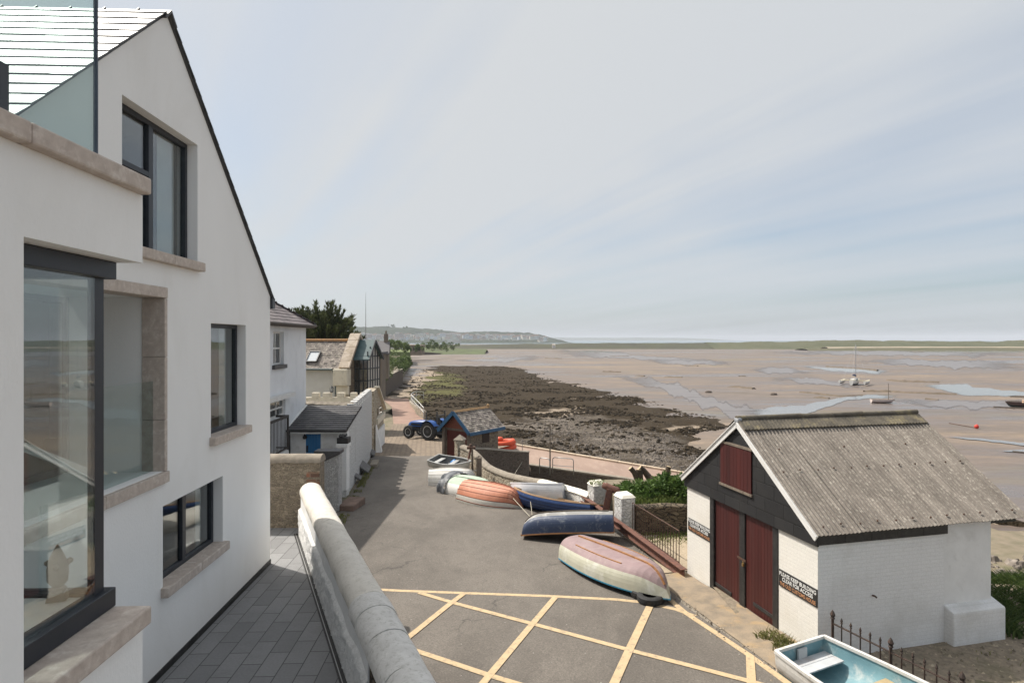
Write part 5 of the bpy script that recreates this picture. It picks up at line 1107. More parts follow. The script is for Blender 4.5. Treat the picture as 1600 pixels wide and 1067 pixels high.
# oriel
o0, oz1 = lx(560,590,0); oy0 = yP-1.15; oy1 = yP+1.75; XO = 1.25
ozt = lx(575, 576, 1.0)[1]+1.15; ozr = ozt+1.45; ozb = lx(575, 611, 0.6)[1]
dkf = M('dark_oriel_frame', (0.02,0.024,0.028), None, 3, 0.4); pal = M('pale_oriel_panel', (0.50,0.47,0.42), (0.42,0.39,0.35), 2, 0.6)
orl = MB(); orl.box(0.0,XO-0.02,oy0+0.04,oy1-0.04,ozb+0.05,ozt-0.05); og = orl.build('oriel', glass_d, sh)
mb = MB(); mb.box(XO-0.06,XO+0.0,oy0,oy1,ozb,ozt); mb.prism([(XO,oy0,ozt),(XO,oy1,ozt),(XO,yP,ozr-0.15)],(-0.06,0,0)); mb.build('front_panel', pal, og)
mb = MB()
for i in range(6):
    y = oy0+(oy1-oy0)*i/5; h = ozt+(ozr-0.15-ozt)*(1-abs(y-yP)/1.75); mb.box(XO-0.02,XO+0.06,y-0.05,y+0.05,ozb,h)
for z in (ozb+0.05,ozb+(ozt-ozb)*0.33,ozb+(ozt-ozb)*0.66,ozt): mb.box(XO-0.01,XO+0.055,oy0,oy1,z-0.05,z+0.05)
for x in (0.03,0.45,0.85,XO): mb.box(x-0.05,x+0.03,oy0-0.02,oy0+0.06,ozb,ozt)
for z in (ozb,ozb+(ozt-ozb)*0.33,ozb+(ozt-ozb)*0.66,ozt): mb.box(0,XO,oy0-0.015,oy0+0.055,z-0.06,z+0.06)
mb.build('mullion', dkf, og)
cop = M('verdigris_roof', (0.075,0.125,0.13), (0.055,0.095,0.10), 2, 0.5)
mb = MB()
for s, e in ((-1,oy0-0.25),(1,oy1+0.25)): mb.prism([(0,yP,ozr+0.05),(0,e,ozt-0.25),(0,e,ozt-0.33),(0,yP,ozr-0.03)], (XO+0.3,0,0))
mb.build('oriel_roof', cop, og); mb = MB()
for s, e in ((-1,oy0-0.27),(1,oy1+0.27)): mb.bar((XO+0.32,yP,ozr),(XO+0.32,e,ozt-0.32),0.07,0.22)
mb.build('oriel_bargeboard', dkf, og); mb = MB(); mb.box(-0.1,XO+0.15,oy0-0.1,oy1+0.1,ozb-0.18,ozb); mb.build('oriel_base', dkf, og)
# ------------------------------------------------------------ small shelter of stone with a slate roof and blue trim
hs = Vector((0.616,0.788,0)); ANG_T = math.atan2(hs.y, hs.x)
T = Frame((-2.51-0.05, 36.0, -7.62), ANG_T)          # x into the shelter, y along the front to the left
ht = thing('stone_shelter', 'small stone shelter with lichened slate roof and blue bargeboards beside the tractor', 'shelter', T.o, ANG_T)
WF, LF, ez, rz = 2.35, 3.0, 2.12, 3.15
mb = MB(); mb.box(0.25,LF-0.15,0.12,0.40,-0.5,ez); mb.box(0.25,LF-0.15,WF-0.4,WF-0.12,-0.5,ez); mb.box(LF-0.4,LF-0.151,0.40,WF-0.4,-0.5,ez); mb.prism([(LF-0.2,0.12,ez),(LF-0.2,WF-0.12,ez),(LF-0.2,WF/2,rz-0.12)],(-0.2,0,0)); mb.build('wall', hutstone_m, ht)
xw, zw = T.hit(791-0,660,1,0.12).x, 0
x0_, x1_ = T.hit(753.5,670,1,0.115).x, T.hit(764.5,670,1,0.115).x; mb = MB(); mb.box(x0_,x1_,0.10,0.121,ez-0.95,ez-0.02); mb.build('window', M('dark_brown_shutter', (0.05,0.03,0.022), None, 4, 0.7), ht)
for y0_, y1_ in ((0.05,0.22),(WF-0.24,WF-0.03)): mb = MB(); mb.box(-0.05,0.17,y0_,y1_,-0.5,ez); mb.build('post', wood_g, ht, bevel=0.015)
redb = M('red_brown_boards', (0.25,0.085,0.05), (0.18,0.06,0.04), 3, 0.7, stretch=(1,0.3,1))
mb = MB(); k = 6
for i in range(k):
    z0_, z1_ = ez+(rz-0.18-ez)*i/k, ez+(rz-0.18-ez)*(i+1)/k-0.012; h0, h1 = (WF/2)*(1-i/k), (WF/2)*(1-(i+1)/k)
    mb.prism([(0.06,WF/2-h0,z0_),(0.06,WF/2+h0,z0_),(0.06,WF/2+h1,z1_),(0.06,WF/2-h1,z1_)],(0.03,0,0))
mb.build('gable_boards', redb, ht)
mb = MB(); mb.box(0.14,0.18,0.30,WF-0.30,-0.5,ez-0.02); db = mb.build('door', M('dark_red_boards', (0.12,0.03,0.022), (0.09,0.024,0.018), 3, 0.7), ht)
mb = MB()
for y in (0.85,1.10,1.35): mb.lathe([(0.0,-0.03),(0.075,-0.02),(0.075,0.02),(0.0,0.03)], (0.12,y,ez-0.72), 'X', 10)
mb.build('door_plate', cream_paint, db)
lsr = math.hypot(WF/2+0.18, rz-ez+0.16); mb = MB(); va = Vector((0,WF/2+0.18,rz-ez+0.16))
slates(mb, (-0.22,-0.18,ez-0.12), (1,0,0), va, LF+0.38, lsr, 0.155, 0.24, 0.012, jit=0.5, seed=31); slates(mb, (-0.22,WF+0.18,ez-0.12), (1,0,0), (0,-va.y,va.z), LF+0.38, lsr, 0.155, 0.24, 0.012, jit=0.5, seed=32)
hr_ = mb.build('roof', slate_l, ht)
mb = MB(); mb.prism([(0.11,-0.14,ez-0.15),(0.11,WF/2,rz+0.0),(0.11,WF+0.14,ez-0.15)],(LF,0,0)); mb.build('roof_core', wood_g, hr_)
mb = MB(); mb.prism([(-0.22,WF/2-0.13,rz+0.0),(-0.22,WF/2,rz+0.13),(-0.22,WF/2+0.13,rz+0.0)],(LF+0.36,0,0)); mb.lathe([(0.09,0),(0.10,0.1),(0.0,0.2)],(LF+0.08,WF/2,rz+0.08),n=8); mb.build('ridge_tiles', M('ochre_ridge', (0.36,0.22,0.10), (0.22,0.15,0.09), 8, 0.9, bs=0.5, bscale=20, bd=0.02), hr_)
trim = M('blue_trim_paint', (0.035,0.105,0.20), (0.03,0.085,0.165), 4, 0.5)
mb = MB()
for e in (-0.17, WF+0.17): mb.bar((-0.25,WF/2,rz+0.0),(-0.25,e,ez-0.19),0.05,0.22)
mb.build('bargeboard', trim, ht); mb = MB(); mb.box(-0.22,LF+0.16,-0.23,-0.18,ez-0.30,ez-0.10); mb.box(-0.22,LF+0.16,WF+0.18,WF+0.23,ez-0.30,ez-0.10); mb.build('fascia', trim, ht)
# stone pier with a pyramid cap in front of the shelter
pp_ = P(718.5, 700, 34.3); sp_ = thing('stone_pier', 'stone gate pier with a pyramid cap, in front of the small shelter', 'pier', (pp_.x, 34.3, zr(34.3)), R_(30))
hz_ = -(688-HY)/FPX*34.3-zr(34.3)
mb = MB(); mb.box(-0.24,0.24,-0.24,0.24,-0.3,hz_); mb.build('shaft', wallstone_m, sp_, bevel=0.02); mb = MB(); mb.lathe([(0.40,hz_+0.002),(0.42,hz_+0.07),(0.0,hz_+0.36)], n=4); mb.build('cap', concrete_m, sp_)
# curved rubble wall with a rounded coping, running down to the white wall
def wallrun(path, th, mat, cmat, par, name='wall', ch=0.16, over=0.04, wob=0.02):
    """path: list of (x, y, base z, top z)"""
    fine = []
    for i in range(len(path)-1):
        n = 8
        for j in range(n):
            t = j/n; fine.append([path[i][k]*(1-t)+path[i+1][k]*t for k in range(4)])
    fine.append(list(path[-1]))
    for _ in range(3):
        g = [f[:] for f in fine]
        for i in range(1, len(fine)-1):
            for k in range(4): g[i][k] = (fine[i-1][k]+2*fine[i][k]+fine[i+1][k])/4
        fine = g
    rows, cr = [], []
    for i, f in enumerate(fine):
        a, c = fine[max(0,i-1)], fine[min(len(fine)-1,i+1)]; d_ = Vector((c[0]-a[0], c[1]-a[1], 0)).normalized(); n_ = Vector((-d_.y, d_.x, 0)); p = Vector((f[0], f[1], 0))
        bz, tz = f[2], f[3]; row = []
        for s, z in ((1,bz),(1,(bz+tz)/2),(1,tz-ch),(-1,tz-ch),(-1,(bz+tz)/2),(-1,bz)):
            row.append(p+n_*s*(th/2+wob*noise.noise(Vector((f[0]*2,f[1]*2,z*2))))+Vector((0,0,z)))
        rows.append(row)
        h2 = th/2+over
        cr.append([p+n_*h2*math.cos(math.pi*j/10)+Vector((0,0,tz-ch+ch*math.sin(math.pi*j/10)*(1+0.1*noise.noise(Vector((f[0]*3,f[1]*3,j)))))) for j in range(11)])
    mb = MB(); mb.grid(rows); mb.add(rows[0],[tuple(range(6))]); mb.add(rows[-1],[tuple(range(5,-1,-1))]); mb.build(name, mat, par)
    mb = MB(); mb.grid(cr); mb.add(cr[0],[tuple(range(11))]); mb.add(cr[-1],[tuple(range(10,-1,-1))]); mb.build('coping', cmat, par, auto=50)
def top_at(px, py, d_): p = P(px, py, d_); return (p.x, p.y, zr(d_)-0.4, p.z)
cv = thing('curved_wall', 'brown rubble wall with a rounded coping that sweeps down from the stone pier', 'wall', (0,0,0))
wallrun([top_at(723,694,34.0), top_at(733,698,33.4), top_at(744,706,32.6), top_at(753,716,31.8), top_at(762,724.5,31.0), top_at(774,731,30.2), top_at(793,738,29.2), top_at(815,743,28.2), top_at(836,747,27.3), top_at(846,748,27.0)], 0.36, wallstone_m, concrete_m, cv, ch=0.18)
wv = thing('whitewashed_wall', 'whitewashed rubble wall between the curved stone wall and the square piers', 'wall', (0,0,0))
wallrun([top_at(846,748.5,26.9), top_at(880,757,25.6), top_at(905,764,24.6), top_at(925,771,23.6)], 0.42, whitestone_m, M('limewash', (0.80,0.76,0.66), (0.72,0.68,0.58), 3, 0.9, bs=0.4, bscale=15, bd=0.015), wv, ch=0.12)
for (px0, px1, ty, d_, lab, ln_) in ((920,950,755,23.3,'whitewashed square pier with moss on its top, behind the rusty bollard',0.62),(963,992,774,20.9,'whitewashed square pier at the corner of the railed garden',0.62)):
    a, c = P(px0,ty,d_), P(px1,ty,d_); pt = thing('whitewashed_pier', lab, 'pier', ((a.x+c.x)/2, d_+0.2, zr(d_)), R_(20), 'whitewashed piers by the boats'); w_ = (c.x-a.x)*0.84; h = a.z-zr(d_)
    mb = MB(); mb.box(-w_/2,w_/2,-0.28,0.28,-0.4,h-0.08); mb.build('shaft', whitestone_m, pt, bevel=0.04); mb = MB(); mb.add([(-w_/2-.02,-.3,h-.08),(w_/2+.02,-.3,h-.08),(w_/2+.02,.3,h-.08),(-w_/2-.02,.3,h-.08),(-w_/2+.06,-.2,h+.02),(w_/2-.06,-.2,h+.02),(w_/2-.06,.2,h+.06),(-w_/2+.06,.2,h+.06)],[(0,1,5,4),(1,2,6,5),(2,3,7,6),(3,0,4,7),(4,5,6,7)]); mb.build('cap', bpy.data.materials['limewash'], pt, bevel=0.03)
dk = thing('dark_garden_wall', 'dark shaded stone wall with curved end, in front of the slipway and right of the shelter', 'wall', (0,0,0))
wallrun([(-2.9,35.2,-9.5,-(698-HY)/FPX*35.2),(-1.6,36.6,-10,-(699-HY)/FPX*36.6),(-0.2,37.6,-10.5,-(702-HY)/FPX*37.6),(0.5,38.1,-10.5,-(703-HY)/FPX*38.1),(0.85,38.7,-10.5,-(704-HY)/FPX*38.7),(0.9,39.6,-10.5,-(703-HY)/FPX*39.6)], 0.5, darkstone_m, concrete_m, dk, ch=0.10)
# drystone wall behind the railed garden
dw = thing('drystone_wall', 'low dark drystone wall under the bushes, behind the railed garden', 'wall', (0,0,0))
wallrun([(4.35,20.95,-7.1,-5.85),(5.5,21.1,-7.1,-5.80),(6.6,21.0,-7.1,-5.85),(8.2,20.8,-7.1,-5.9)], 0.4, drystone_m, drystone_m, dw, ch=0.08, over=0.0, wob=0.06)
mb = MB(); mb.grid([[Vector((x, y, -5.95+0.08*noise.noise(Vector((x*2,y*2,0))))) for x in (3.9,4.5,5.5,6.5,7.5,9)] for y in (21.2,22,23,24,25.3)]); mb.add([(3.9,25.3,-5.95),(9,25.3,-5.95),(9,25.3,-10.5),(3.9,25.3,-10.5),(3.9,21.2,-5.95),(3.9,21.2,-8)],[(0,1,2,3),(0,3,5,4)]); tag(mb.build('planting_bed', bpy.data.materials['earth_and_grit']), kind='structure')
# low sea wall and far garden walls on the left shore
for i, (q, lab, m_) in enumerate(((((598,590,116),(612,582,130),(625,576,146)), 'dark stone sea wall with a sloping pale top, left of the shore path', darkstone_m), (((664,642,64),(652,634,70),(643,628,78),(641,624,84)), 'low brown wall edging the red path above the shore', wallstone_m), (((618,551.5,412),(635,551,418),(643,551.5,424)), 'distant purple grey stone wall below the green lawn', darkstone_m), (((655,549.5,430),(672,550.5,440),(692,552,455)), 'distant dark stone wall leading to the estuary past the lawn', darkstone_m))):
    t = thing('sea_wall', lab, 'wall', (0,0,0)); pth = []
    for px, py, d_ in q: p = P(px, py, d_); pth.append((p.x, p.y, -11.5, p.z))
    wallrun(pth, 1.4 if i == 0 else (0.4 if i == 1 else 0.8), m_, concrete_m if i < 2 else m_, t, ch=0.06, over=0.0)
# rails
def railing(name, lab, pts, h, n, cat='railing', mat=steel_m, r=0.025, mids=1):
    t = thing(name, lab, cat, (0,0,0)); top = [Vector(p)+Vector((0,0,h)) for p in pts]; mb = MB(); mb.tube(top, r, 6)
    for k in range(mids): mb.tube([Vector(p)+Vector((0,0,h*(k+1)/(mids+1))) for p in pts], r*0.8, 6)
    mb.build('rail', mat, t)
    tot = [0]
    for i in range(len(pts)-1): tot.append(tot[-1]+(Vector(pts[i+1])-Vector(pts[i])).length)
    for k in range(n):
        s = tot[-1]*k/(n-1); i = 0
        while i < len(pts)-2 and tot[i+1] < s: i += 1
        p = Vector(pts[i]).lerp(Vector(pts[i+1]), (s-tot[i])/(tot[i+1]-tot[i])); mb = MB(); mb.tube([p-Vector((0,0,0.1)), p+Vector((0,0,h))], r, 6); mb.build('post', mat, t)
    return t
white_rail = M('white_rail', (0.72,0.71,0.68), None, 3, 0.6)
def P3(px, py, d_): return tuple(P(px, py, d_))
railing('path_railing', 'pale post and rail fence curving round the edge of the red path', [P3(662,652,62),P3(655,643,66),P3(648,635,72),P3(642,628,80),P3(645,624,86),P3(652,622,90),P3(662,622,92)], 1.0, 12, mat=white_rail, r=0.035)
def hoop(px0, px1, d_, zb, ht_, lab):
    a, c = P(px0, 720, d_), P(px1, 720, d_-0.5); t = thing('hoop_rail', lab, 'railing', (0,0,0), group='tubular hoop rails at the slipway'); a.z = c.z = zb
    mb = MB(); up = Vector((0,0,ht_)); e = (c-a).normalized()*0.14; dn = Vector((0,0,0.14))
    mb.tube([a, a+up-dn, a+up-dn*0.3+e*0.3, a+up+e, c+up-e, c+up-dn*0.3-e*0.3, c+up-dn, c], 0.028, 8); mb.build('hoop', steel_m, t, smooth=True); mb = MB(); mb.tube([a+up*0.5, c+up*0.5], 0.02, 6); mb.build('crossbar', steel_m, t); return t
hoop(843, 859, 38.9, slip_z(2.0)+0.0, 1.05, 'tubular steel hoop rail left of the tall thin pole on the slipway'); hoop(863.5, 896, 39.4, slip_z(3)+0.0, 1.05, 'wider tubular steel hoop rail right of the tall thin pole on the slipway')
pa_ = P(859.5, 735, 39.5); mb = MB(); mb.tube([(pa_.x,39.5,slip_z(2.5)-0.1),(pa_.x,39.5,slip_z(2.5)+1.6),(pa_.x,39.5,-(660-HY)/FPX*39.5)], [0.05,0.045,0.03], 8); tag(mb.build('slipway_pole', wood_g), 'tall thin pole between the two hoop rails beside the slipway', 'pole')
mp = P(816, 690, 47); mb = MB(); mb.tube([(mp.x,46.6,slip_z(0.8)),(mp.x,46.6,slip_z(0.8)+0.9)],0.03,6); tag(mb.build('kerb_post', steel_m), 'short thin post at the seaward kerb right of the orange inflatable boat', 'post')
mb = MB(); q = P(571.5, 531, 60); mb.tube([(q.x,60,-8),(q.x,60,0.5),(q.x,60,-(457-HY)/FPX*60)],[0.05,0.04,0.012],6); tag(mb.build('radio_mast', M('pale_mast', (0.35,0.35,0.36), None, 3, 0.5)), 'tall thin whip mast standing behind the stone house gable', 'mast')
# iron railings
def iron_fence(name, lab, a, c, h, n, post_every, mat=iron_m, spike=True, base=None):
    t = thing(name, lab, 'railing', (0,0,0)); a, c = Vector(a), Vector(c); mb = MB(); up = Vector((0,0,1))
    mb.bar(a+up*h, c+up*h, 0.035, 0.018); mb.bar(a+up*0.12, c+up*0.12, 0.035, 0.018); mb.build('rail', mat, t)
    for i in range(n+1):
        p = a.lerp(c, i/n); mb = MB(); big = post_every and i % post_every == 0; r_ = 0.026 if big else 0.012; e = (0.20 if big else 0.16) if spike else 0.0
        mb.tube([p-up*0.1, p+up*(h+e*0.4)], r_, 6)
        if spike:
            z = h+e*0.4
            if big: mb.lathe([(0.028,z),(0.045,z+0.02),(0.03,z+0.04),(0.05,z+0.09),(0.03,z+0.14),(0.0,z+0.19)], p, n=8)
            else: mb.lathe([(0.011,z),(0.024,z+0.015),(0.012,z+0.03),(0.026,z+0.06),(0.0,z+0.13)], p, n=6)
        mb.build('post' if big else 'bar', mat, t)
    return t
f0, f1 = Vector((4.15,20.4,zr(20.4)+0.15)), Vector((4.78,16.95,zr(16.95)+0.12))
iron_fence('garden_railing', 'rusty iron railing on rounded edging between white pier and boathouse corner', f0, f1, 1.02, 19, 0, spike=False)
eg = MB(); n = 26
for i in range(n): p = f0.lerp(f1, (i+0.5)/n); eg.lathe([(0.0,-0.2),(0.075,-0.2),(0.075,0.05),(0.05,0.11),(0.0,0.13)], p+Vector((0,0,-0.02)), n=8)
tag(eg.build('rope_edging', M('ochre_edging', (0.42,0.27,0.13), (0.28,0.17,0.085), 6, 0.8, bs=0.4, bscale=20, bd=0.01), smooth=True), 'row of rounded ochre edging tiles under the garden railing', 'edging')
pA = B.wor((0.15, -0.22, 0)); pA.z = -6.36; pB = Vector((8.2, 6.9, -6.34))
iron_fence('spiked_railing', 'black and rust spiked iron railing beside the gravel, behind the turquoise boat', Vector((pA.x,pA.y,-6.36)), pB, 0.82, 26, 6, mat=M('dark_wrought_iron', (0.035,0.028,0.025), (0.07,0.042,0.03), 16, 0.75, bs=0.3, bscale=60, bd=0.003))
# ------------------------------------------------------------ rusty girder, bollard, posts
a, c = Rd(1069, 903), Vector((2.85, 24.0, zr(24)+0.55)); a.z += 0.12
gd = MB(); dd_ = (c-a).normalized(); sd_ = dd_.cross(Vector((0,0,1))).normalized(); u_ = sd_.cross(dd_)
m_ = (a+c)/2; hl = (c-a).length/2; gd.obox(m_+u_*0.11, dd_, sd_, u_, hl, 0.10, 0.012); gd.obox(m_-u_*0.11, dd_, sd_, u_, hl, 0.10, 0.012); gd.obox(m_, dd_, sd_, u_, hl, 0.012, 0.1)
tag(gd.build('steel_girder', rust_m), 'long rusty steel girder lying along the garden edge behind the upturned boats', 'girder')
bq = P(939, 797, 21.8); bt = thing('mooring_bollard', 'tall dark rusty mooring bollard with a thick cross head, behind the navy boat', 'bollard', (bq.x, 21.8, zr(21.8)), R_(-20))
hb_ = -(762-HY)/FPX*21.8-zr(21.8); mb = MB(); mb.bar((0,0,-0.2),(0.33,0,hb_),0.20,0.20); mb.bar((0.05,0.13,-0.2),(0.36,0.13,hb_),0.10,0.16); mb.build('stem', rust_m, bt, bevel=0.02)
mb = MB(); mb.tube([(0.05,0.05,hb_+0.10),(0.2,0.05,hb_+0.06),(0.40,0.05,hb_-0.02),(0.60,0.05,hb_-0.06),(0.68,0.05,hb_-0.05)],[0.10,0.13,0.13,0.13,0.09],10); mb.build('head', rust_m, bt, smooth=True)
pq = P(798.5, 740, 29.9); mb = MB(); mb.box(-0.12,0.12,-0.12,0.12,-0.3,1.25); mb.add([(-.12,-.12,1.25),(.12,-.12,1.25),(.12,.12,1.25),(-.12,.12,1.25),(-.06,-.02,1.36),(.08,.06,1.32)],[(0,1,5,4),(1,2,5),(2,3,4,5),(3,0,4)]); o = mb.build('wooden_post', wood_g, bevel=0.015); o.location = (P(749,740,30.3).x, 30.3, zr(30.3)); tag(o, 'grey weathered wooden post standing against the curved rubble wall', 'post')
wq = P(726, 735, 32.0); wt_ = thing('winch_post', 'leaning rusty iron post with a flat cap against the curved wall', 'post', (wq.x, 32.0, zr(32.0)))
mb = MB(); mb.bar((0,0,-0.1),(0.32,0.1,1.45),0.09,0.09); mb.build('stem', rust_m, wt_); mb = MB(); mb.box(0.12,0.58,-0.05,0.25,1.45,1.58); mb.lathe([(0.12,1.58),(0.08,1.70),(0.0,1.74)],(0.33,0.1,0),n=8); mb.build('cap', iron_m, wt_, bevel=0.02); mb = MB(); mb.bar((0.42,0.12,-0.1),(0.40,0.12,1.4),0.12,0.10); mb.build('strut', wood_g, wt_)
# ------------------------------------------------------------ boats
def hull_pts(L, W, D, nose=1.0, tr=0.72, ns=22, nt=11, sheer=0.16, rocker=0.10, full=2.2, plan=0.92, vee=0.06, bow_rake=0.18, pram=0.0):
    """outer skin from transom (u=0) to bow (u=1); x along, y across, z up; keel amidships at z=0"""
    st = []
    for i in range(ns+1):
        u = i/ns
        b = W/2*(tr+(1-tr)*math.sin(min(1, u/0.42)*math.pi/2)) if u < 0.42 else W/2*max(pram, (max(0, 1-((u-0.42)/0.58)**2.1))**plan)
        if pram and u >= 0.42: b = W/2*(1-(1-pram)*((u-0.42)/0.58)**1.8)
        k = rocker*((u-0.4)/0.6)**2*(1.0 if u > 0.4 else 0.7)+(D*0.55*((u-0.80)/0.20)**2.2*(1-0.35*(pram > 0)) if u > 0.80 else 0)
        top = D+sheer*((u-0.35)/0.65)**2; xk = u*L; row = []
        for j in range(nt+1):
            t = j/nt; a = t*math.pi/2; yy = b*math.sin(a)**(2/full); zz = k+(top-k)*(1-math.cos(a)**(2/full))+vee*(0)*t
            yy = b*(math.sin(a)**(2/full)); zz = k+(top-k)*(1-(max(0, math.cos(a)))**(2/full))
            rake = bow_rake*L*0.5*(max(0, u-0.7)/0.3)**2*((zz-k)/max(1e-3, top-k)-1)
            row.append(Vector((xk+rake*0.6, yy, zz)))
        st.append(row)
    return st
def make_boat(name, label, cat, loc, heading, rot, L, W, D, hull_m, in_m=None, gun_m=None, group=None, clinker=0, keel=True, keel_m=None, thwarts=(), up=False, bands=None, gun_r=0.03, transom_m=None, strakes=0, lap=None, **kw):
    root = thing(name, label, cat, loc, 0.0, group); st = hull_pts(L, W, D, **kw); cx = L*0.5
    nt = len(st[0])-1
    root.rotation_mode = 'QUATERNION'
    hq = Matrix.Rotation(heading, 3, 'Z') @ Matrix.Rotation(R_(rot[1]), 3, 'Y') @ Matrix.Rotation(R_(rot[0])+(math.pi if up else 0), 3, 'X')
    root.rotation_quaternion = hq.to_quaternion()
    full = [[Vector((p.x-cx, -p.y, p.z)) for p in reversed(r)]+[Vector((p.x-cx, p.y, p.z)) for p in r[1:]] for r in st]
    def offs(rows, d_):
        out = []
        for i, r in enumerate(rows):
            o = []
            for j, p in enumerate(r):
                a = rows[max(0,i-1)][j]; b = rows[min(len(rows)-1,i+1)][j]; c = r[max(0,j-1)]; e = r[min(len(r)-1,j+1)]
                n = (b-a).cross(e-c); n = n.normalized() if n.length > 1e-8 else Vector((0,0,-1))
                o.append(p+n*d_)
            out.append(o)
        return out
    sign = 1
    tst = offs(full, 0.02); m0 = full[len(full)//2][nt]; 
    if tst[len(full)//2][nt].z < m0.z: sign = -1
    skin = full; hm0 = hull_m if isinstance(hull_m, (list, tuple)) else [hull_m]
    mb = MB()
    if clinker:
        n = len(skin[0])-1; lands = []
        # each strake overlaps the one below with a small step
        k = clinker
        for s in (-1, 1):
            for q in range(k):
                j0 = int(round(nt*q/k)); j1 = int(round(nt*(q+1)/k))
                if j1 <= j0: continue
                rows = []; dirt = len(hm0)  # material slot of the darker band along each strake's lap edge
                o1 = offs(skin, -sign*0.040); o0 = offs(skin, -sign*0.002)
                for i in range(len(skin)):
                    rr = []
                    for j in range(j0, j1+1):
                        idx = nt+s*j; t = (j-j0)/(j1-j0); q_ = o1[i][idx].lerp(o0[i][idx], t)
                        if j == j0+1: rr.append(rr[-1].lerp(q_, 0.34))
                        rr.append(q_)
                    rows.append([o0[i][nt+s*j0]]+rr)
                mb.mi = 0
                for i in range(len(rows)-1):
                    for j in range(len(rows[0])-1):
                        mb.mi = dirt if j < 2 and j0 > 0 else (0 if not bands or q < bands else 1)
                        mb.add([rows[i][j], rows[i][j+1], rows[i+1][j+1], rows[i+1][j]], [(0,1,2,3)])
    else:
        for i in range(len(skin)-1):
            for j in range(len(skin[0])-1):
                q = abs((j+0.5)-nt)/nt; mb.mi = 0 if not bands or q < bands else 1
                mb.add([skin[i][j], skin[i][j+1], skin[i+1][j+1], skin[i+1][j]], [(0,1,2,3)])
    mb.mi = 0 if not bands else 1
    mb.add(skin[0], [tuple(range(len(skin[0])))])
    if kw.get('pram'): mb.add(skin[-1], [tuple(range(len(skin[-1])))])
    hm = hull_m if isinstance(hull_m, (list, tuple)) else [hull_m]
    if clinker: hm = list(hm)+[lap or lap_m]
    hull = mb.build('hull', hm, root, auto=32)
    inn = offs(skin, sign*0.03); mb = MB(); mb.grid(inn); mb.add(inn[0], [tuple(range(len(inn[0])))]); mb.build('lining', in_m or hm[0], hull, auto=40)
    g = MB()
    for s in (0, -1):
        pth = [(skin[i][s]+inn[i][s])/2+Vector((0,0,0.008)) for i in range(len(skin))]
        for i in range(len(pth)-1): g.bar(pth[i], pth[i+1]+(pth[i+1]-pth[i])*0.04, gun_r*2, gun_r*1.5)
    g.bar((skin[0][0]+inn[0][0])/2, (skin[0][-1]+inn[0][-1])/2, gun_r*1.6, gun_r*1.5)
    if kw.get('pram'): g.bar(skin[-1][0], skin[-1][-1], gun_r*1.6, gun_r*1.5)
    g.build('gunwale', gun_m or hm0[-1], root)
    if keel:
        kb = MB(); pth = [skin[i][nt]+Vector((0,0,-0.015)) for i in range(1, len(skin))]
        for i in range(len(pth)-1): kb.bar(pth[i], pth[i+1]+(pth[i+1]-pth[i])*0.05, 0.045, 0.05)
        kb.build('keel', keel_m or hm[0], root)
    for u, h in thwarts:
        i = int(u*(len(skin)-1)); r = inn[i]; jj = [j for j in range(len(r)) if r[j].z < h]
        if not jj: continue
        y0, y1 = r[jj[0]].y, r[jj[-1]].y; mb = MB(); mb.box(r[nt].x-0.13, r[nt].x+0.13, min(y0,y1), max(y0,y1), h-0.02, h+0.015); mb.build('thwart', gun_m or in_m or hm[0], root, bevel=0.006)
    if strakes:
        for s in (-1, 1):
            mb = MB(); j = nt+s*strakes; pth = [skin[i][j] for i in range(4, len(skin)-7)]
            for i in range(len(pth)-1): mb.bar(pth[i], pth[i+1]+(pth[i+1]-pth[i])*0.05, 0.03, 0.035)
            mb.build('bilge_rail', keel_m or hm[0], root)
    return root
lap_m = M('dark_lap_seam', (0.10,0.075,0.06), (0.06,0.045,0.04), 8, 0.9)  # default darker colour for the lap bands
def head(a, c): return math.atan2(c[1]-a[1], c[0]-a[0])
GB = 'small boats pulled up along the road'
# pink, cream and blue boat lying upside down on tyres
pinkm = M('faded_pink_paint', (0.29,0.205,0.205), (0.235,0.165,0.167), 2.5, 0.7, bs=0.15, bscale=20, bd=0.004, stain=(0.33,0.27,0.25), sscale=1.8, samt=0.55)
creamm = M('aged_cream_paint', (0.47,0.455,0.365), (0.40,0.39,0.30), 2.0, 0.55, stain=(0.58,0.57,0.52), sscale=2.0, samt=0.6)
turq = M('turquoise_trim', (0.03,0.20,0.32), (0.03,0.16,0.26), 3, 0.5)
a, c = Vector((1.95,18.15,zr(18.1))), Vector((3.66,14.95,zr(15))); mid = (a+c)/2
hd_ = head(a, c); nrm = Vector((-math.sin(hd_), math.cos(hd_), 0))
b8 = make_boat('rowing_boat', 'upturned pink and cream boat with blue gunwale, propped on tyres at the road edge', 'boat', mid+Vector((0.10,-0.20,0.76)), hd_, (-2,-4.0), 4.10, 1.66, 0.60, [pinkm, creamm], M('boat_lining', (0.20,0.17,0.13), None, 3, 0.9), turq, GB, keel_m=wood_v, up=True, bands=0.60, gun_r=0.022, strakes=4, full=2.9, tr=0.74, rocker=0.05, sheer=0.06, plan=0.80, bow_rake=0.16)
def tyre(name, lab, loc, tilt=0, R=0.30, r=0.10, rz=0.0):
    t = thing(name, lab, 'tyre', loc, rz); t.rotation_euler = (R_(tilt), 0, rz); mb = MB(); prof = [(R-r*0.95,-r*0.75),(R-r*0.4,-r),(R+r*0.6,-r*0.98),(R+r*0.95,-r*0.7),(R+r,-r*0.2),(R+r,r*0.2),(R+r*0.95,r*0.7),(R+r*0.6,r*0.98),(R-r*0.4,r),(R-r*0.95,r*0.75),(R-r*0.75,0),(R-r*0.95,-r*0.75)]
    mb.lathe(prof, n=28); mb.build('tread', rubber_m, t, auto=45); mb = MB(); mb.torus((0,0,r*0.9),'Z',R-r*0.5,r*0.12,24,6); mb.build('bead', rubber_m, t); return t
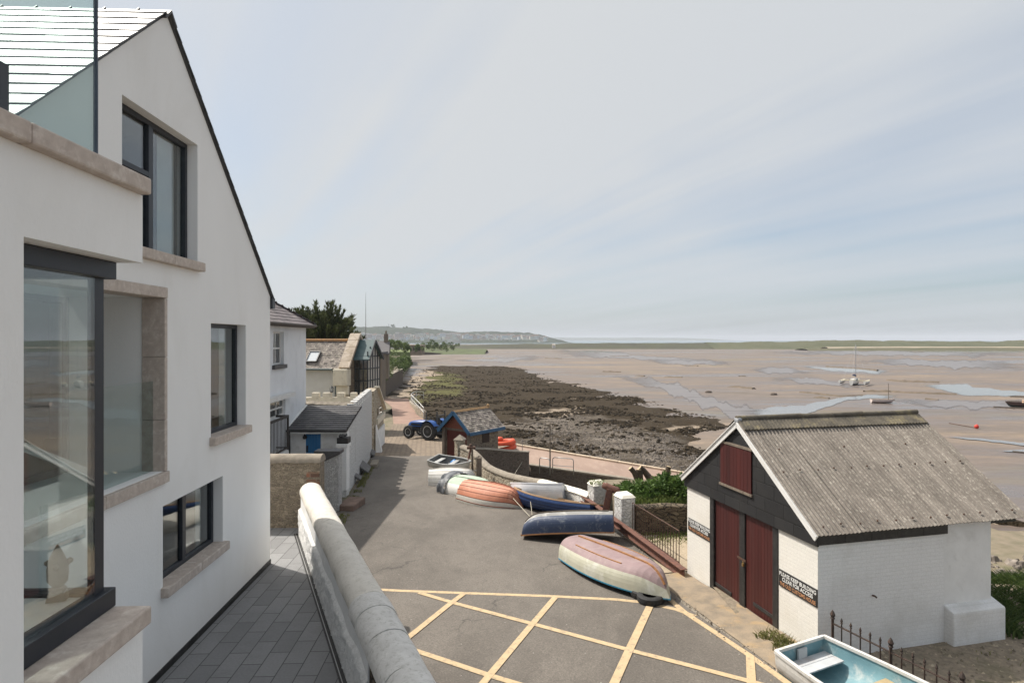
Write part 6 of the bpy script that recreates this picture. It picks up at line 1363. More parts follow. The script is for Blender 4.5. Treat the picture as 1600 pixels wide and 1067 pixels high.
q = Rd(1018, 944); tyre('tyre', 'worn black tyre lying flat under the bow tip of the pink boat, in full view', q+Vector((0.0,0.16,0.09)), 0, 0.23, 0.09)
tyre('tyre', 'worn black tyre under the bow of the pink boat, half hidden behind the other', q+Vector((-0.12,0.52,0.09)), 4, 0.22, 0.08)
q = Rd(911, 895); tyre('tyre', 'black tyre under the side of the pink boat, near its middle', q+Vector((0.1,0.25,0.10)), 0, 0.27, 0.10)
# navy pram dinghy upside down, leaning on the pink boat
navy = M('worn_navy_paint', (0.024,0.038,0.080), (0.034,0.050,0.095), 2.5, 0.5, bs=0.2, bscale=20, bd=0.004, stain=(0.33,0.35,0.36), sscale=4.0, samt=0.35)
greyb = M('scuffed_grey_bottom', (0.27,0.265,0.25), (0.20,0.195,0.185), 2, 0.7, stain=(0.52,0.50,0.46), sscale=2.2, samt=0.7)
a, c = P(812, 838, 20.0), P(957, 834, 19.45); mid = (a+c)/2; hd_ = head(c, a); nrm = Vector((-math.sin(hd_), math.cos(hd_), 0))
b7 = make_boat('pram_dinghy', 'upturned navy pram dinghy with varnished gunwale, resting on the pink boat', 'boat', mid-nrm*0.62+Vector((0,0,0.62)), hd_, (9,4.0), 3.10, 1.40, 0.60, [greyb, navy], interior, wood_v, GB, keel_m=wood_g, up=True, bands=0.40, pram=0.62, tr=0.80, full=3.6, rocker=0.12, sheer=0.10, gun_r=0.028, bow_rake=0.1)
# blue clinker boat with the grey dinghy lying in it
blue = M('royal_blue_paint', (0.018,0.045,0.135), (0.024,0.058,0.16), 3, 0.4, stain=(0.10,0.13,0.20), sscale=6, samt=0.3); pale_in = M('pale_boat_inside', (0.46,0.46,0.42), (0.36,0.36,0.33), 3, 0.8)
a, c = P(792, 769, 25.2), P(931, 797, 22.4); mid = (a+c)/2; hd_ = head(c, a); nrm = Vector((-math.sin(hd_), math.cos(hd_), 0))
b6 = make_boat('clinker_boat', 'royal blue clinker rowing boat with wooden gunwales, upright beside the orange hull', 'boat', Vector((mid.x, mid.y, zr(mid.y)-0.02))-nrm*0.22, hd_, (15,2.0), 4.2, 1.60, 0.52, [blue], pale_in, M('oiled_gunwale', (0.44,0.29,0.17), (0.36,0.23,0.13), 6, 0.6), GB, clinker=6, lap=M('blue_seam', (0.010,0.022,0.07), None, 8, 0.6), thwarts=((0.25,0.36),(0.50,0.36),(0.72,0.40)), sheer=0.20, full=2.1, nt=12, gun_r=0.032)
greyw = M('grey_white_gelcoat', (0.60,0.61,0.63), (0.52,0.53,0.56), 2, 0.45, stain=(0.44,0.44,0.45), sscale=3, samt=0.4)
a, c = P(798, 776, 25.7), P(876, 762, 24.9); mid = (a+c)/2; hd_ = head(c, a); nrm = Vector((-math.sin(hd_), math.cos(hd_), 0))
b5 = make_boat('grey_dinghy', 'pale grey tender lying upright inside the royal blue clinker boat', 'boat', Vector((mid.x, mid.y, mid.z-0.42))-nrm*0.12, hd_, (26,4), 2.55, 1.25, 0.62, [greyw], greyw, greyw, GB, thwarts=((0.35,0.3),), sheer=0.14, tr=0.85, full=2.6)
# orange clinker boat, upside down
orange = M('faded_orange_paint', (0.55,0.235,0.145), (0.47,0.19,0.115), 2.5, 0.6, stain=(0.60,0.33,0.23), sscale=3, samt=0.5)
a, c = Vector((-2.1,26.5,zr(26.5))), Vector((0.45,24.5,zr(24.5))); mid = (a+c)/2; hd_ = head(a, c); nrm = Vector((-math.sin(hd_), math.cos(hd_), 0))
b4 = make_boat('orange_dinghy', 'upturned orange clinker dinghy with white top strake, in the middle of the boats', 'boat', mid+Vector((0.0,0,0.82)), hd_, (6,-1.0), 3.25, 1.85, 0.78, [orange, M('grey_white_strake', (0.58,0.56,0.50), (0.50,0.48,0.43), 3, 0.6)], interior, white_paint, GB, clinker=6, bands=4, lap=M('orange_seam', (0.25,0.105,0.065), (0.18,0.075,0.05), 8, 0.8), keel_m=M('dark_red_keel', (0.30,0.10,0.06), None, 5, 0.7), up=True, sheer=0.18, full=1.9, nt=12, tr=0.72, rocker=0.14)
# small white and green dinghy with a dark cover, upside down
a, c = Rd(702, 772), Rd(752, 781); mid = (a+c)/2; hd_ = head(a, c); nrm = Vector((-math.sin(hd_), math.cos(hd_), 0))
wg = M('white_gelcoat', (0.74,0.72,0.68), (0.66,0.64,0.60), 2, 0.5, stain=(0.5,0.46,0.38), sscale=3, samt=0.4)
b3 = make_boat('white_dinghy', 'upturned small white dinghy with pale green bottom beside the orange hull', 'boat', mid+nrm*0.55+Vector((0,0,0.70)), hd_, (10,0), 2.5, 1.6, 0.62, [M('pale_green_bottom', (0.42,0.50,0.40), (0.36,0.43,0.34), 2, 0.7), wg], interior, wg, GB, bands=0.5, up=True, tr=0.85, full=2.6)
tp = thing('folded_tarpaulin', 'crumpled dark grey tarpaulin draped over the end of the white green dinghy', 'tarpaulin', Rd(701,771)+Vector((0.22,0.72,0)), hd_)
mb = MB(); rows = []
for i in range(15):
    s = i/14; th_ = math.pi*s; row = []
    for j in range(7):
        w_ = -0.24+0.08*j; k = 1+0.16*noise.noise(Vector((s*5,j*0.7,2))); row.append(Vector((-0.06+w_+0.07*noise.noise(Vector((s*6,j,5))), math.cos(th_)*0.92*k, 0.03+math.sin(th_)**0.8*0.80*k)))
    rows.append(row)
mb.grid(rows); mb.build('sheet', M('grey_tarpaulin', (0.10,0.105,0.115), (0.17,0.175,0.185), 5, 0.55, bs=0.5, bscale=9, bd=0.03), tp, smooth=True)
mb = MB(); rr = random.Random(2); mb.tube([(-0.2,-0.75,0.08),(-0.1,-0.78,0.16),(0.02,-0.76,0.09),(0.1,-0.74,0.14)],[0.07,0.10,0.09,0.05],8); mb.build('bundle', M('white_sheeting', (0.5,0.52,0.55), None, 4, 0.5), tp, smooth=True)
# white dinghy upside down
a, c = Rd(674, 757), Rd(716, 757); c = Vector((-2.35, 30.4, zr(30.4))); a = Vector((-4.25, 30.05, zr(30))); mid = (a+c)/2; hd_ = head(a, c); nrm = Vector((-math.sin(hd_), math.cos(hd_), 0))
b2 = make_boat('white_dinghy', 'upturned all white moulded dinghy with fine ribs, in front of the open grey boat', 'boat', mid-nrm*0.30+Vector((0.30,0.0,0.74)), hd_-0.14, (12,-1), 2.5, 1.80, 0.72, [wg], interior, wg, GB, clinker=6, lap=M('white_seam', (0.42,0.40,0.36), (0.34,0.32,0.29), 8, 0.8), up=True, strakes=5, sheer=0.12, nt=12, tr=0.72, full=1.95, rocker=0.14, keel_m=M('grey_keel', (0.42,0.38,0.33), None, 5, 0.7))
# open grey boat on a launching trolley
a, c = Vector((-4.55, 32.6, zr(32.6))), Vector((-2.2, 32.0, zr(32))); mid = (a+c)/2; hd_ = head(a, c)
b1 = make_boat('open_boat', 'open grey white boat with dark interior on a two wheeled trolley, farthest along the row', 'boat', mid+Vector((0.12,0.0,0.30)), hd_-0.25, (8,2), 2.5, 1.30, 0.48, [M('dirty_white_hull', (0.50,0.48,0.43), (0.40,0.38,0.34), 3, 0.6)], M('dark_boat_inside', (0.10,0.10,0.10), (0.22,0.22,0.21), 2, 0.8), M('grey_gunwale', (0.40,0.40,0.39), None, 4, 0.6), GB, thwarts=((0.18,0.36),(0.5,0.34)), tr=0.85, full=2.6)
tr_ = thing('launching_trolley', 'launching trolley with black wheels under the open grey boat', 'trolley', (a.x+0.35, a.y-0.1, zr(a.y)), hd_)
mb = MB(); mb.tube([(0.2,-0.55,0.25),(0.2,0.55,0.25)],0.03,6); mb.tube([(0.2,0,0.25),(2.6,0,0.35)],0.03,6); mb.box(0.1,0.3,-0.3,0.3,0.28,0.36); mb.build('frame', steel_m, tr_)
for s in (-1,1):
    mb = MB(); mb.lathe([(0.0,-0.05),(0.12,-0.055),(0.20,-0.07),(0.25,-0.05),(0.26,0),(0.25,0.05),(0.20,0.07),(0.12,0.055),(0.0,0.05)],(0.2,s*0.60,0.25),'Y',18); mb.build('wheel', rubber_m, tr_, auto=40)
q = P(711, 724, 32.9); bt_ = thing('blue_float', 'round bright blue plastic float beside the open grey boat', 'float', (q.x, 32.9, zr(32.9)))
mb = MB(); mb.lathe([(0.0,0.0),(0.22,0.05),(0.32,0.25),(0.33,0.45),(0.25,0.66),(0.08,0.78),(0.0,0.80)],n=14); mb.build('body', M('blue_plastic', (0.02,0.16,0.42), None, 4, 0.45), bt_, smooth=True); mb = MB(); mb.torus((0,0,0.84),'X',0.05,0.015,12,6); mb.build('eye', M('dark_plastic', (0.02,0.02,0.02), None, 3, 0.5), bt_)
# turquoise and white boat in the foreground, right way up
wo = M('chipped_white_paint', (0.64,0.62,0.585), (0.56,0.54,0.50), 3, 0.6, bs=0.3, bscale=30, bd=0.004, stain=(0.36,0.30,0.23), sscale=6, samt=0.6)
tq_in = M('worn_turquoise_inside', (0.19,0.335,0.37), (0.13,0.25,0.29), 2.2, 0.7, stain=(0.50,0.51,0.48), sscale=3.2, samt=0.6)
trq = M('turquoise_boot', (0.06,0.21,0.25), None, 2, 0.6)
ga, gb_ = P(1221, 1025, 10.35), P(1277, 993, 11.12)       # the two corners of the transom
zg = (ga.z+gb_.z)/2; wdt = (Vector((ga.x,ga.y,0))-Vector((gb_.x,gb_.y,0))).length
tm = Vector(((ga.x+gb_.x)/2, (ga.y+gb_.y)/2, 0)); across = (gb_-ga); across.z = 0; across.normalize(); fwd = Vector((0.43,-0.903,0)); across = Vector((0.903,0.43,0)); Lb = 3.9; hd_ = math.atan2(fwd.y, fwd.x)
Db = 0.52; lo = Vector((tm.x, tm.y, zg-Db))+fwd*Lb/2
b9 = make_boat('open_boat', 'open boat with turquoise inside and chipped white gunwale, nearest at bottom right', 'boat', lo, hd_, (0,0), Lb, wdt/0.80+0.0, Db, [trq, wo], tq_in, wo, GB, bands=0.62, tr=0.80, full=2.8, sheer=0.12, gun_r=0.034, rocker=0.03)
sw_ = wdt/2-0.05
mb = MB(); mb.box(-Lb/2+0.05,-Lb/2+0.24,-sw_,sw_,0.30,0.325); mb.box(-Lb/2+0.25,-Lb/2+0.44,-sw_,sw_,0.302,0.328); mb.build('stern_seat', M('grey_white_boards', (0.50,0.51,0.52), (0.42,0.43,0.44), 3, 0.7, stain=(0.33,0.25,0.2), sscale=4, samt=0.4), b9, bevel=0.004)
mb = MB(); mb.box(-Lb/2+0.245,-Lb/2+0.45,-sw_-0.01,-sw_+0.10,0.329,0.34); mb.build('knee', M('orange_stained_wood', (0.38,0.19,0.10), (0.26,0.13,0.08), 8, 0.8), b9)
mb = MB(); mb.box(-Lb/2+0.03,-Lb/2+0.07,-0.12,0.10,0.20,0.50); mb.build('motor_pad', M('pale_board', (0.55,0.56,0.56), None, 3, 0.7), b9)
mb = MB(); mb.box(-Lb/2+1.1,-Lb/2+1.38,-sw_-0.12,sw_+0.12,0.30,0.33); mb.build('thwart', M('bare_wood', (0.42,0.32,0.18), None, 5, 0.8), b9)
# ropes
def rope(name, lab, pts, r=0.012): mb = MB(); mb.tube(pts, r, 6); return tag(mb.build(name, rope_m), lab, 'rope')
p0, p1 = P(801.5, 778, 24.6), Rd(828, 808); rope('mooring_rope', 'taut rope from the blue boat bow down to the road', [p0, p1+Vector((0,0,0.03))]); 
p0, p1 = P(829, 783, 24.0), Rd(831.5, 806); rope('mooring_rope', 'short upright rope hanging over the side of the blue boat', [p0, p1+Vector((0,0,0.03))])
p0, p1 = P(818, 718, 38.4), P(803, 742, 35.5); rope('stay_rope', 'thin slanting line from the dark wall end to the yard', [p0, p1])
# orange inflatable on the slipway
oi = P(783, 690, 45.5); it = thing('inflatable_boat', 'bright orange inflatable boat on the slipway behind the stone shelter', 'inflatable boat', (oi.x+0.0, 45.5, slip_z(-0.9)+0.02), R_(8))
om = M('orange_rubber', (0.62,0.085,0.03), (0.52,0.07,0.025), 3, 0.5)
for k, z in enumerate((0.22, 0.58)):
    mb = MB(); q = 0.06*k; mb.tube([(-2.2,-0.62+q,z),(0.1,-0.66+q,z),(0.65-q,-0.55,z+0.04),(0.98-q,-0.2,z+0.1),(1.0-q,0.2,z+0.1),(0.65-q,0.55,z+0.04),(0.1,0.66-q,z),(-2.2,0.62-q,z)],[0.19,0.21,0.21,0.21,0.21,0.21,0.21,0.19],10); mb.build('tube', om, it, smooth=True)
mb = MB(); mb.box(-2.1,0.7,-0.5,0.5,0.1,0.16); mb.build('floor', M('grey_rubber', (0.12,0.12,0.12), None, 3, 0.7), it)
mb = MB(); mb.lathe([(0.0,0.7),(0.2,0.72),(0.32,0.86),(0.2,1.02),(0.0,1.05)],(-0.1,0.1,0),n=10); mb.build('bag', om, it, smooth=True)
mb = MB(); mb.tube([(-0.9,-0.4,0.7),(-0.9,-0.3,1.25),(-0.9,0.3,1.25),(-0.9,0.4,0.7)],0.04,8); mb.build('roll_bar', M('pale_grey_frame', (0.5,0.5,0.5), None, 3, 0.5), it, smooth=True)
# ------------------------------------------------------------ boats aground on the flats
def gz(px, py): return atz(px, py, MUDZ)
q0, q1 = gz(1313, 601), gz(1357, 601.5); ctr = gz(1336, 601); 
tri = thing('trimaran', 'white three hulled sailing yacht with a tall mast aground on the mud flats', 'yacht', ctr, R_(48))
ywh = M('yacht_white', (0.72,0.71,0.68), (0.66,0.65,0.62), 1, 0.4); ydk = M('antifoul_dark', (0.03,0.03,0.035), None, 1, 0.7); ydeck = M('cream_deck', (0.52,0.46,0.34), (0.44,0.39,0.28), 2, 0.7)
def yhull(L, W, D, x, y, z, name):
    st = hull_pts(L, W, D, tr=0.6, ns=14, nt=7, sheer=0.25, rocker=0.12, full=2.3); mb = MB(); f = [[Vector((p.x-L/2+x,-p.y+y,p.z+z)) for p in reversed(r)]+[Vector((p.x-L/2+x,p.y+y,p.z+z)) for p in r[1:]] for r in st]
    nt = 7
    for i in range(len(f)-1):
        for j in range(14): mb.mi = 0 if abs(j+0.5-nt)/nt < 0.62 else 1; mb.add([f[i][j],f[i][j+1],f[i+1][j+1],f[i+1][j]],[(0,1,2,3)])
    mb.mi = 1; mb.add(f[0],[tuple(range(15))]); h = mb.build(name, [ydk, ywh], tri, smooth=False, auto=40); mb = MB(); mb.grid([[r[0]+Vector((0,0,-0.03)), (r[0]+r[-1])/2+Vector((0,0,0.06)), r[-1]+Vector((0,0,-0.03))] for r in f]); mb.build('deck', ydeck, h); return h
yhull(7.6,1.5,1.15,0,0,0,'main_hull'); yhull(5.8,0.75,0.8,-0.4,2.7,0.28,'float_hull'); yhull(5.8,0.75,0.8,-0.4,-2.7,0.28,'float_hull')
for x in (-1.3, 1.2): mb = MB(); mb.bar((x,-2.7,1.05),(x,2.7,1.05),0.45,0.14); mb.build('crossbeam', ydeck, tri, bevel=0.03)
mb = MB(); mb.box(-2.2,1.0,-0.55,0.55,1.1,1.55); cb = mb.build('cabin', ywh, tri, bevel=0.12); mb = MB(); mb.box(-1.6,0.7,-0.557,-0.551,1.25,1.42); mb.box(-1.6,0.7,0.551,0.557,1.25,1.42); mb.build('window', frame_m, cb)
MT = (601-536.5)/FPX*ctr.y
mb = MB(); mb.tube([(0.7,0,1.2),(0.7,0,MT)],[0.075,0.05],8); ms = mb.build('mast', M('mast_alloy', (0.30,0.30,0.31), None, 3, 0.5), tri)
mb = MB(); mb.tube([(0.7,0,2.0),(-2.4,0.1,2.25)],[0.06,0.05],8); mb.build('boom', ywh, ms); mb = MB(); mb.tube([(0.5,0,2.15),(-0.8,0.02,2.45),(-2.3,0.1,2.4)],[0.22,0.2,0.09],8); mb.build('sail_cover', M('navy_canvas', (0.03,0.045,0.12), None, 3, 0.8), ms, smooth=True)
mb = MB()
for e in ((3.7,0,1.3),(-3.7,0,1.2),(0.2,2.7,1.1),(0.2,-2.7,1.1)): mb.tube([(0.7,0,MT-0.3),e],0.02,4)
mb.build('rigging', M('rigging_wire', (0.55,0.55,0.55), None, 3, 0.5), ms); mb = MB()
for x in (3.3,2.4,-2.8,-3.5):
    for y in (-0.5,0.5): mb.tube([(x,y,1.2),(x,y,1.75)],0.02,4)
for y in (-0.5,0.5): mb.tube([(3.3,y,1.75),(2.4,y,1.75),(-2.8,y,1.75),(-3.5,y,1.75)],0.02,4)
mb.build('guard_rail', steel_m, tri)
c2 = gz(1379.5, 629.5); sb2 = thing('sailing_dinghy', 'small pale pink white sailing boat with bare mast aground on the mud', 'boat', c2, R_(-9))
def simple_boat(root, L, W, D, hm, inm, **kw):
    st = hull_pts(L, W, D, tr=0.7, ns=14, nt=7, sheer=0.15, rocker=0.08, full=2.3); f = [[Vector((p.x-L/2,-p.y,p.z)) for p in reversed(r)]+[Vector((p.x-L/2,p.y,p.z)) for p in r[1:]] for r in st]; mb = MB(); mb.mi = 0
    for i in range(len(f)-1):
        for j in range(14): mb.mi = 0 if abs(j+0.5-7)/7 < 0.55 else 1; mb.add([f[i][j],f[i][j+1],f[i+1][j+1],f[i+1][j]],[(0,1,2,3)])
    mb.mi = 1; mb.add(f[0],[tuple(range(15))]); h = mb.build('hull', hm, root, auto=40); mb = MB(); mb.grid([[r[0]+Vector((0,0,-0.12)),(r[0]+r[-1])/2+Vector((0,0,-0.25)),r[-1]+Vector((0,0,-0.12))] for r in f]); mb.build('floor', inm, h)
    mb = MB()
    for s in (0,-1):
        for i in range(len(f)-1): mb.bar(f[i][s], f[i+1][s], 0.07, 0.07)
    mb.build('gunwale', hm[1], root); return h
pkw = M('pinkish_white', (0.62,0.53,0.49), (0.55,0.46,0.43), 1, 0.5)
simple_boat(sb2, 3.8, 1.4, 0.6, [M('maroon_bottom', (0.12,0.03,0.03), None, 1, 0.7), pkw], ydeck)
mb = MB(); mb.tube([(0.9,0,0.3),(0.9,0,(629-598)/FPX*c2.y)],[0.055,0.045],8); mb.build('mast', wood_g, sb2)
c3 = gz(1596, 636); sb3 = thing('working_boat', 'dark green and brown working boat aground at the right edge of the mud', 'boat', c3, R_(172)); simple_boat(sb3, 4.8, 1.7, 0.75, [M('dark_green_hull', (0.02,0.045,0.035), None, 1, 0.6), M('brown_topside', (0.10,0.055,0.045), None, 1, 0.6)], ydeck)
mb = MB(); mb.box(-1.2,-0.3,-0.4,0.4,0.5,1.15); mb.build('locker', M('peach_box', (0.6,0.42,0.30), None, 2, 0.7), sb3, bevel=0.05); mb = MB(); mb.bar((1.9,-0.4,0.95),(-2.0,0.5,1.0),0.09,0.09); mb.build('spar', wood_g, sb3)
rb0 = gz(1526, 669.5); mb = MB(); mb.lathe([(0.0,0.0),(0.17,0.05),(0.26,0.24),(0.2,0.42),(0.06,0.52),(0.0,0.53)],n=12); o = mb.build('mooring_buoy', M('red_buoy', (0.62,0.05,0.03), None, 2, 0.5), smooth=True); o.location = rb0; tag(o, 'small red mooring buoy lying on the mud right of the roof', 'buoy')
pts = [gz(*q) for q in ((1483,661.5),(1497,664),(1512,666.5),(1525,669))]; mb = MB(); mb.tube([p+Vector((0,0,0.04)) for p in pts], 0.05, 6); tag(mb.build('mooring_chain', iron_m), 'dark mooring chain leading to the red buoy on the mud', 'chain')
for i, (q0, q1, lab) in enumerate((((1552,636.5),(1640,641),'long dark timber lying on the mud below the working boat'),((1578,620),(1640,622),'dark timber lying on the mud just above the working boat'),((1582,706),(1640,712),'thin dark line of rope lying on the mud at right edge'))):
    a_, c_ = gz(*q0), gz(*q1); mb = MB(); mb.bar(a_+Vector((0,0,0.1)), c_+Vector((0,0,0.1)), 0.22 if i < 2 else 0.08, 0.2 if i < 2 else 0.06); tag(mb.build('stranded_timber', wood_g), lab, 'timber')
for i, (px, py) in enumerate(((1107,613.5),(1209,617))):
    q = gz(px, py); mb = MB(); mb.lathe([(0.3,-0.05),(0.5,0.1),(0.35,0.4),(0.0,0.5)],n=7); o = mb.build('stranded_rock', darkstone_m); o.location = q; o.scale = (1.6,1,0.9); tag(o, ('lone dark rock on the open mud, left of the two', 'lone dark rock on the open mud, right of the two')[i], 'rock')
# ------------------------------------------------------------ the blue tractor
th_ = math.atan2(0.53, -0.85); tz = zr(48.5)
tc = thing('tractor', 'blue farm tractor without cab, with big black tyres, parked by the shelter', 'tractor', (-6.35, 48.9, tz), th_)
tb = M('tractor_blue', (0.020,0.085,0.30), (0.018,0.07,0.25), 2, 0.35); tg = M('tractor_grey', (0.045,0.045,0.05), (0.07,0.07,0.07), 4, 0.6); rimm = M('grey_rim', (0.62,0.62,0.62), (0.5,0.5,0.5), 3, 0.5)
def wheel(x, y, R, w_, rim):
    mb = MB(); c_ = Vector((x,y,R)); mb.lathe([(rim,-w_*0.42),(rim+0.04,-w_*0.5),(R*0.86,-w_*0.5),(R*0.95,-w_*0.42),(R*0.95,w_*0.42),(R*0.86,w_*0.5),(rim+0.04,w_*0.5),(rim,w_*0.42)], c_, 'Y', 30)
    for i in range(22):
        for s in (-1,1):
            t = 2*math.pi*(i+(0.5 if s > 0 else 0))/22; er = Vector((math.cos(t),0,math.sin(t))); et = Vector((-math.sin(t),0,math.cos(t))); ay = (Vector((0,s,0))+et*0.7).normalized()
            mb.obox(c_+er*R*0.965+Vector((0,s*w_*0.23,0)), ay, er.cross(ay), er, w_*0.29, 0.030, R*0.035)
    o = mb.build('wheel', rubber_m, tc); mb = MB(); mb.lathe([(0.0,-w_*0.34),(rim*0.35,-w_*0.34),(rim*0.45,-w_*0.30),(rim*0.8,-w_*0.34),(rim,-w_*0.46),(rim*1.03,-w_*0.46),(rim*1.03,w_*0.46),(rim,w_*0.46),(rim*0.8,w_*0.34),(rim*0.45,w_*0.30),(rim*0.35,w_*0.34),(0.0,w_*0.34)], c_, 'Y', 24); mb.build('rim', rimm, o)
    mb = MB(); mb.lathe([(0.0,-w_*0.46),(rim*0.28,-w_*0.44),(rim*0.30,w_*0.44),(0.0,w_*0.46)], c_, 'Y', 14); mb.build('hub', tg, o)
for s in (-1,1): wheel(0, s*0.80, 0.75, 0.42, 0.44); wheel(2.15, s*0.78, 0.53, 0.32, 0.30)
mb = MB(); mb.box(-0.35,0.55,-0.28,0.28,0.48,1.02); mb.box(0.55,1.5,-0.2,0.2,0.48,0.95); mb.box(1.5,2.6,-0.22,0.22,0.55,0.9); mb.bar((0,-0.75,0.75),(0,0.75,0.75),0.2,0.2); mb.bar((2.15,-0.7,0.53),(2.15,0.7,0.53),0.14,0.14); mb.bar((0.9,0.35,0.42),(0.3,0.35,0.42),0.22,0.3); mb.bar((0.9,-0.35,0.5),(0.4,-0.35,0.5),0.22,0.25); mb.build('chassis', tg, tc, bevel=0.03)
def loft(secs, mat, name, par):
    mb = MB(); rows = []
    for x, w_, z0, z1, rr in secs:
        rows.append([Vector((x,-w_,z0)),Vector((x,-w_,z1-rr)),Vector((x,-w_+rr*0.7,z1-rr*0.25)),Vector((x,-w_*0.4,z1)),Vector((x,w_*0.4,z1)),Vector((x,w_-rr*0.7,z1-rr*0.25)),Vector((x,w_,z1-rr)),Vector((x,w_,z0))])
    mb.grid(rows); mb.add(rows[0],[tuple(range(8))]); mb.add(rows[-1],[tuple(range(7,-1,-1))]); return mb.build(name, mat, par, auto=40)
bn = loft([(0.78,0.34,0.98,1.50,0.12),(1.5,0.33,0.95,1.46,0.12),(2.2,0.31,0.92,1.38,0.12),(2.58,0.28,0.92,1.26,0.12),(2.72,0.22,0.95,1.12,0.08)], tb, 'bonnet', tc)
mb = MB(); mb.box(2.60,2.745,-0.19,0.19,0.72,1.02); mb.build('grille', M('grille_black', (0.012,0.012,0.013), None, 4, 0.5), bn)
for s in (-1,1):
    mb = MB(); mb.box(2.58,2.70,s*0.2-0.06,s*0.2+0.06,1.03,1.13); mb.build('headlight', M('lamp_glass', (0.6,0.6,0.6), None, 3, 0.2), bn, bevel=0.02)
    mb = MB(); mb.box(0.95,2.3,s*0.345-0.004,s*0.345+0.004,1.03,1.18); mb.build('side_vent', bpy.data.materials['grille_black'], bn)
    mb = MB(); rows = []
    for i in range(9):
        t = math.pi*(0.16+0.66*i/8); rows.append([Vector((math.cos(t)*0.86,s*y,0.75+math.sin(t)*0.86)) for y in (0.42,0.60,1.0,1.02)])
    mb.grid(rows); r2 = [[p*1 for p in r] for r in rows]; mb.grid([[p+Vector((0,0,-0.03)) for p in r] for r in rows]); mb.build('mudguard', tb, tc, auto=40)
mb = MB(); mb.box(0.60,0.80,-0.33,0.33,0.95,1.55); mb.build('dashboard', tg, tc, bevel=0.04); mb = MB(); mb.tube([(0.66,0,1.5),(0.48,0,1.72)],0.025,6); mb.torus((0.46,0,1.73),'Z',0.19,0.02,18,6); mb.build('steering_wheel', tg, tc)
mb = MB(); mb.box(-0.30,0.18,-0.25,0.25,1.18,1.30); mb.obox((-0.34,0,1.55),(0.25,0,1),(0,1,0),(1,0,-0.25),0.28,0.24,0.06); mb.build('seat', M('seat_vinyl', (0.03,0.03,0.03), None, 3, 0.6), tc, bevel=0.04)
mb = MB(); mb.box(-0.4,0.7,-0.42,0.42,1.02,1.07); mb.build('platform', tg, tc); mb = MB(); mb.tube([(1.15,-0.25,1.4),(1.15,-0.25,2.05),(1.12,-0.25,2.12)],0.04,8); mb.build('exhaust', tg, tc)
mb = MB()
for s in (-1,1): mb.bar((-0.62,s*0.50,0.9),(-0.62,s*0.50,2.35),0.09,0.09)
mb.bar((-0.62,-0.5,2.0),(-0.62,0.5,2.0),0.08,0.08); mb.build('roll_bar', tg, tc)
mb = MB(); mb.bar((-0.5,-0.3,0.5),(-1.2,-0.35,0.55),0.07,0.09); mb.bar((-0.5,0.3,0.5),(-1.2,0.35,0.55),0.07,0.09); mb.bar((-1.2,-0.4,0.55),(-1.2,0.4,0.55),0.08,0.1); mb.build('linkage', tg, tc)
mb = MB(); mb.box(0.55,0.75,0.30,0.46,0.45,0.9); mb.box(0.45,0.8,0.46,0.62,0.32,0.36); mb.build('step', tg, tc)
# ------------------------------------------------------------ plants
def leaf_mat(name, c1, c2, rough=0.6):
    m, t, b, o = newmat(name); k = attr(t); col = mixc(t, k, c1, c2); t.links.new(col, b.inputs['Base Color']); b.inputs['Roughness'].default_value = rough; b.inputs['Specular IOR Level'].default_value = 0.3
    tr = t.nodes.new('ShaderNodeBsdfTranslucent'); t.links.new(col, tr.inputs[0]); mx = t.nodes.new('ShaderNodeMixShader'); mx.inputs[0].default_value = 0.25
    t.links.new(b.outputs[0], mx.inputs[1]); t.links.new(tr.outputs[0], mx.inputs[2]); t.links.new(mx.outputs[0], t.nodes['Material Output'].inputs[0]); return m
def leaf(mb, p, d, s, w, r):
    d = d.normalized(); a = d.cross(Vector((r.uniform(-1,1),r.uniform(-1,1),r.uniform(-1,1)))); a = a.normalized() if a.length > 1e-4 else Vector((1,0,0))
    mb.add([p, p+d*s*0.5+a*w, p+d*s, p+d*s*0.5-a*w], [(0,1,2,3)])
def leaf_cloud(mb, c, rad, n, s, r, up=0.3, clumps=None):
    cl = []
    for _ in range(clumps or max(4, n//70)):
        while True:
            q = Vector((r.uniform(-1,1),r.uniform(-1,1),r.uniform(-1,1)))
            if q.length < 1: break
        cl.append(Vector((q.x*rad[0]*0.85,q.y*rad[1]*0.85,q.z*rad[2]*0.85)))
    k = n//len(cl)
    for q in cl:
        cs = 0.34*min(rad)*(0.6+r.random()*0.8); base = r.random()*0.6
        for _ in range(k):
            v = Vector((r.gauss(0,1),r.gauss(0,1),r.gauss(0,1))); v = v.normalized()*cs*(r.random()**0.5); p = Vector(c)+q+v
            mb.tone = min(1, base+r.random()*0.4); d = (v.normalized()+Vector((0,0,up))+Vector((r.uniform(-.7,.7),r.uniform(-.7,.7),r.uniform(-.5,.5)))); leaf(mb, p, d, s*(0.6+r.random()*0.8), s*0.28, r)
bush_m = leaf_mat('bush_leaves', (0.038,0.082,0.016), (0.14,0.215,0.055)); grass_m = leaf_mat('grass_blades', (0.07,0.12,0.025), (0.20,0.23,0.07)); olive_m = leaf_mat('scrub_leaves', (0.045,0.08,0.022), (0.16,0.21,0.07)); weed_m = leaf_mat('dry_weeds', (0.10,0.12,0.03), (0.24,0.22,0.09))
stem_m = M('plant_stem', (0.09,0.07,0.045), None, 6, 0.9)
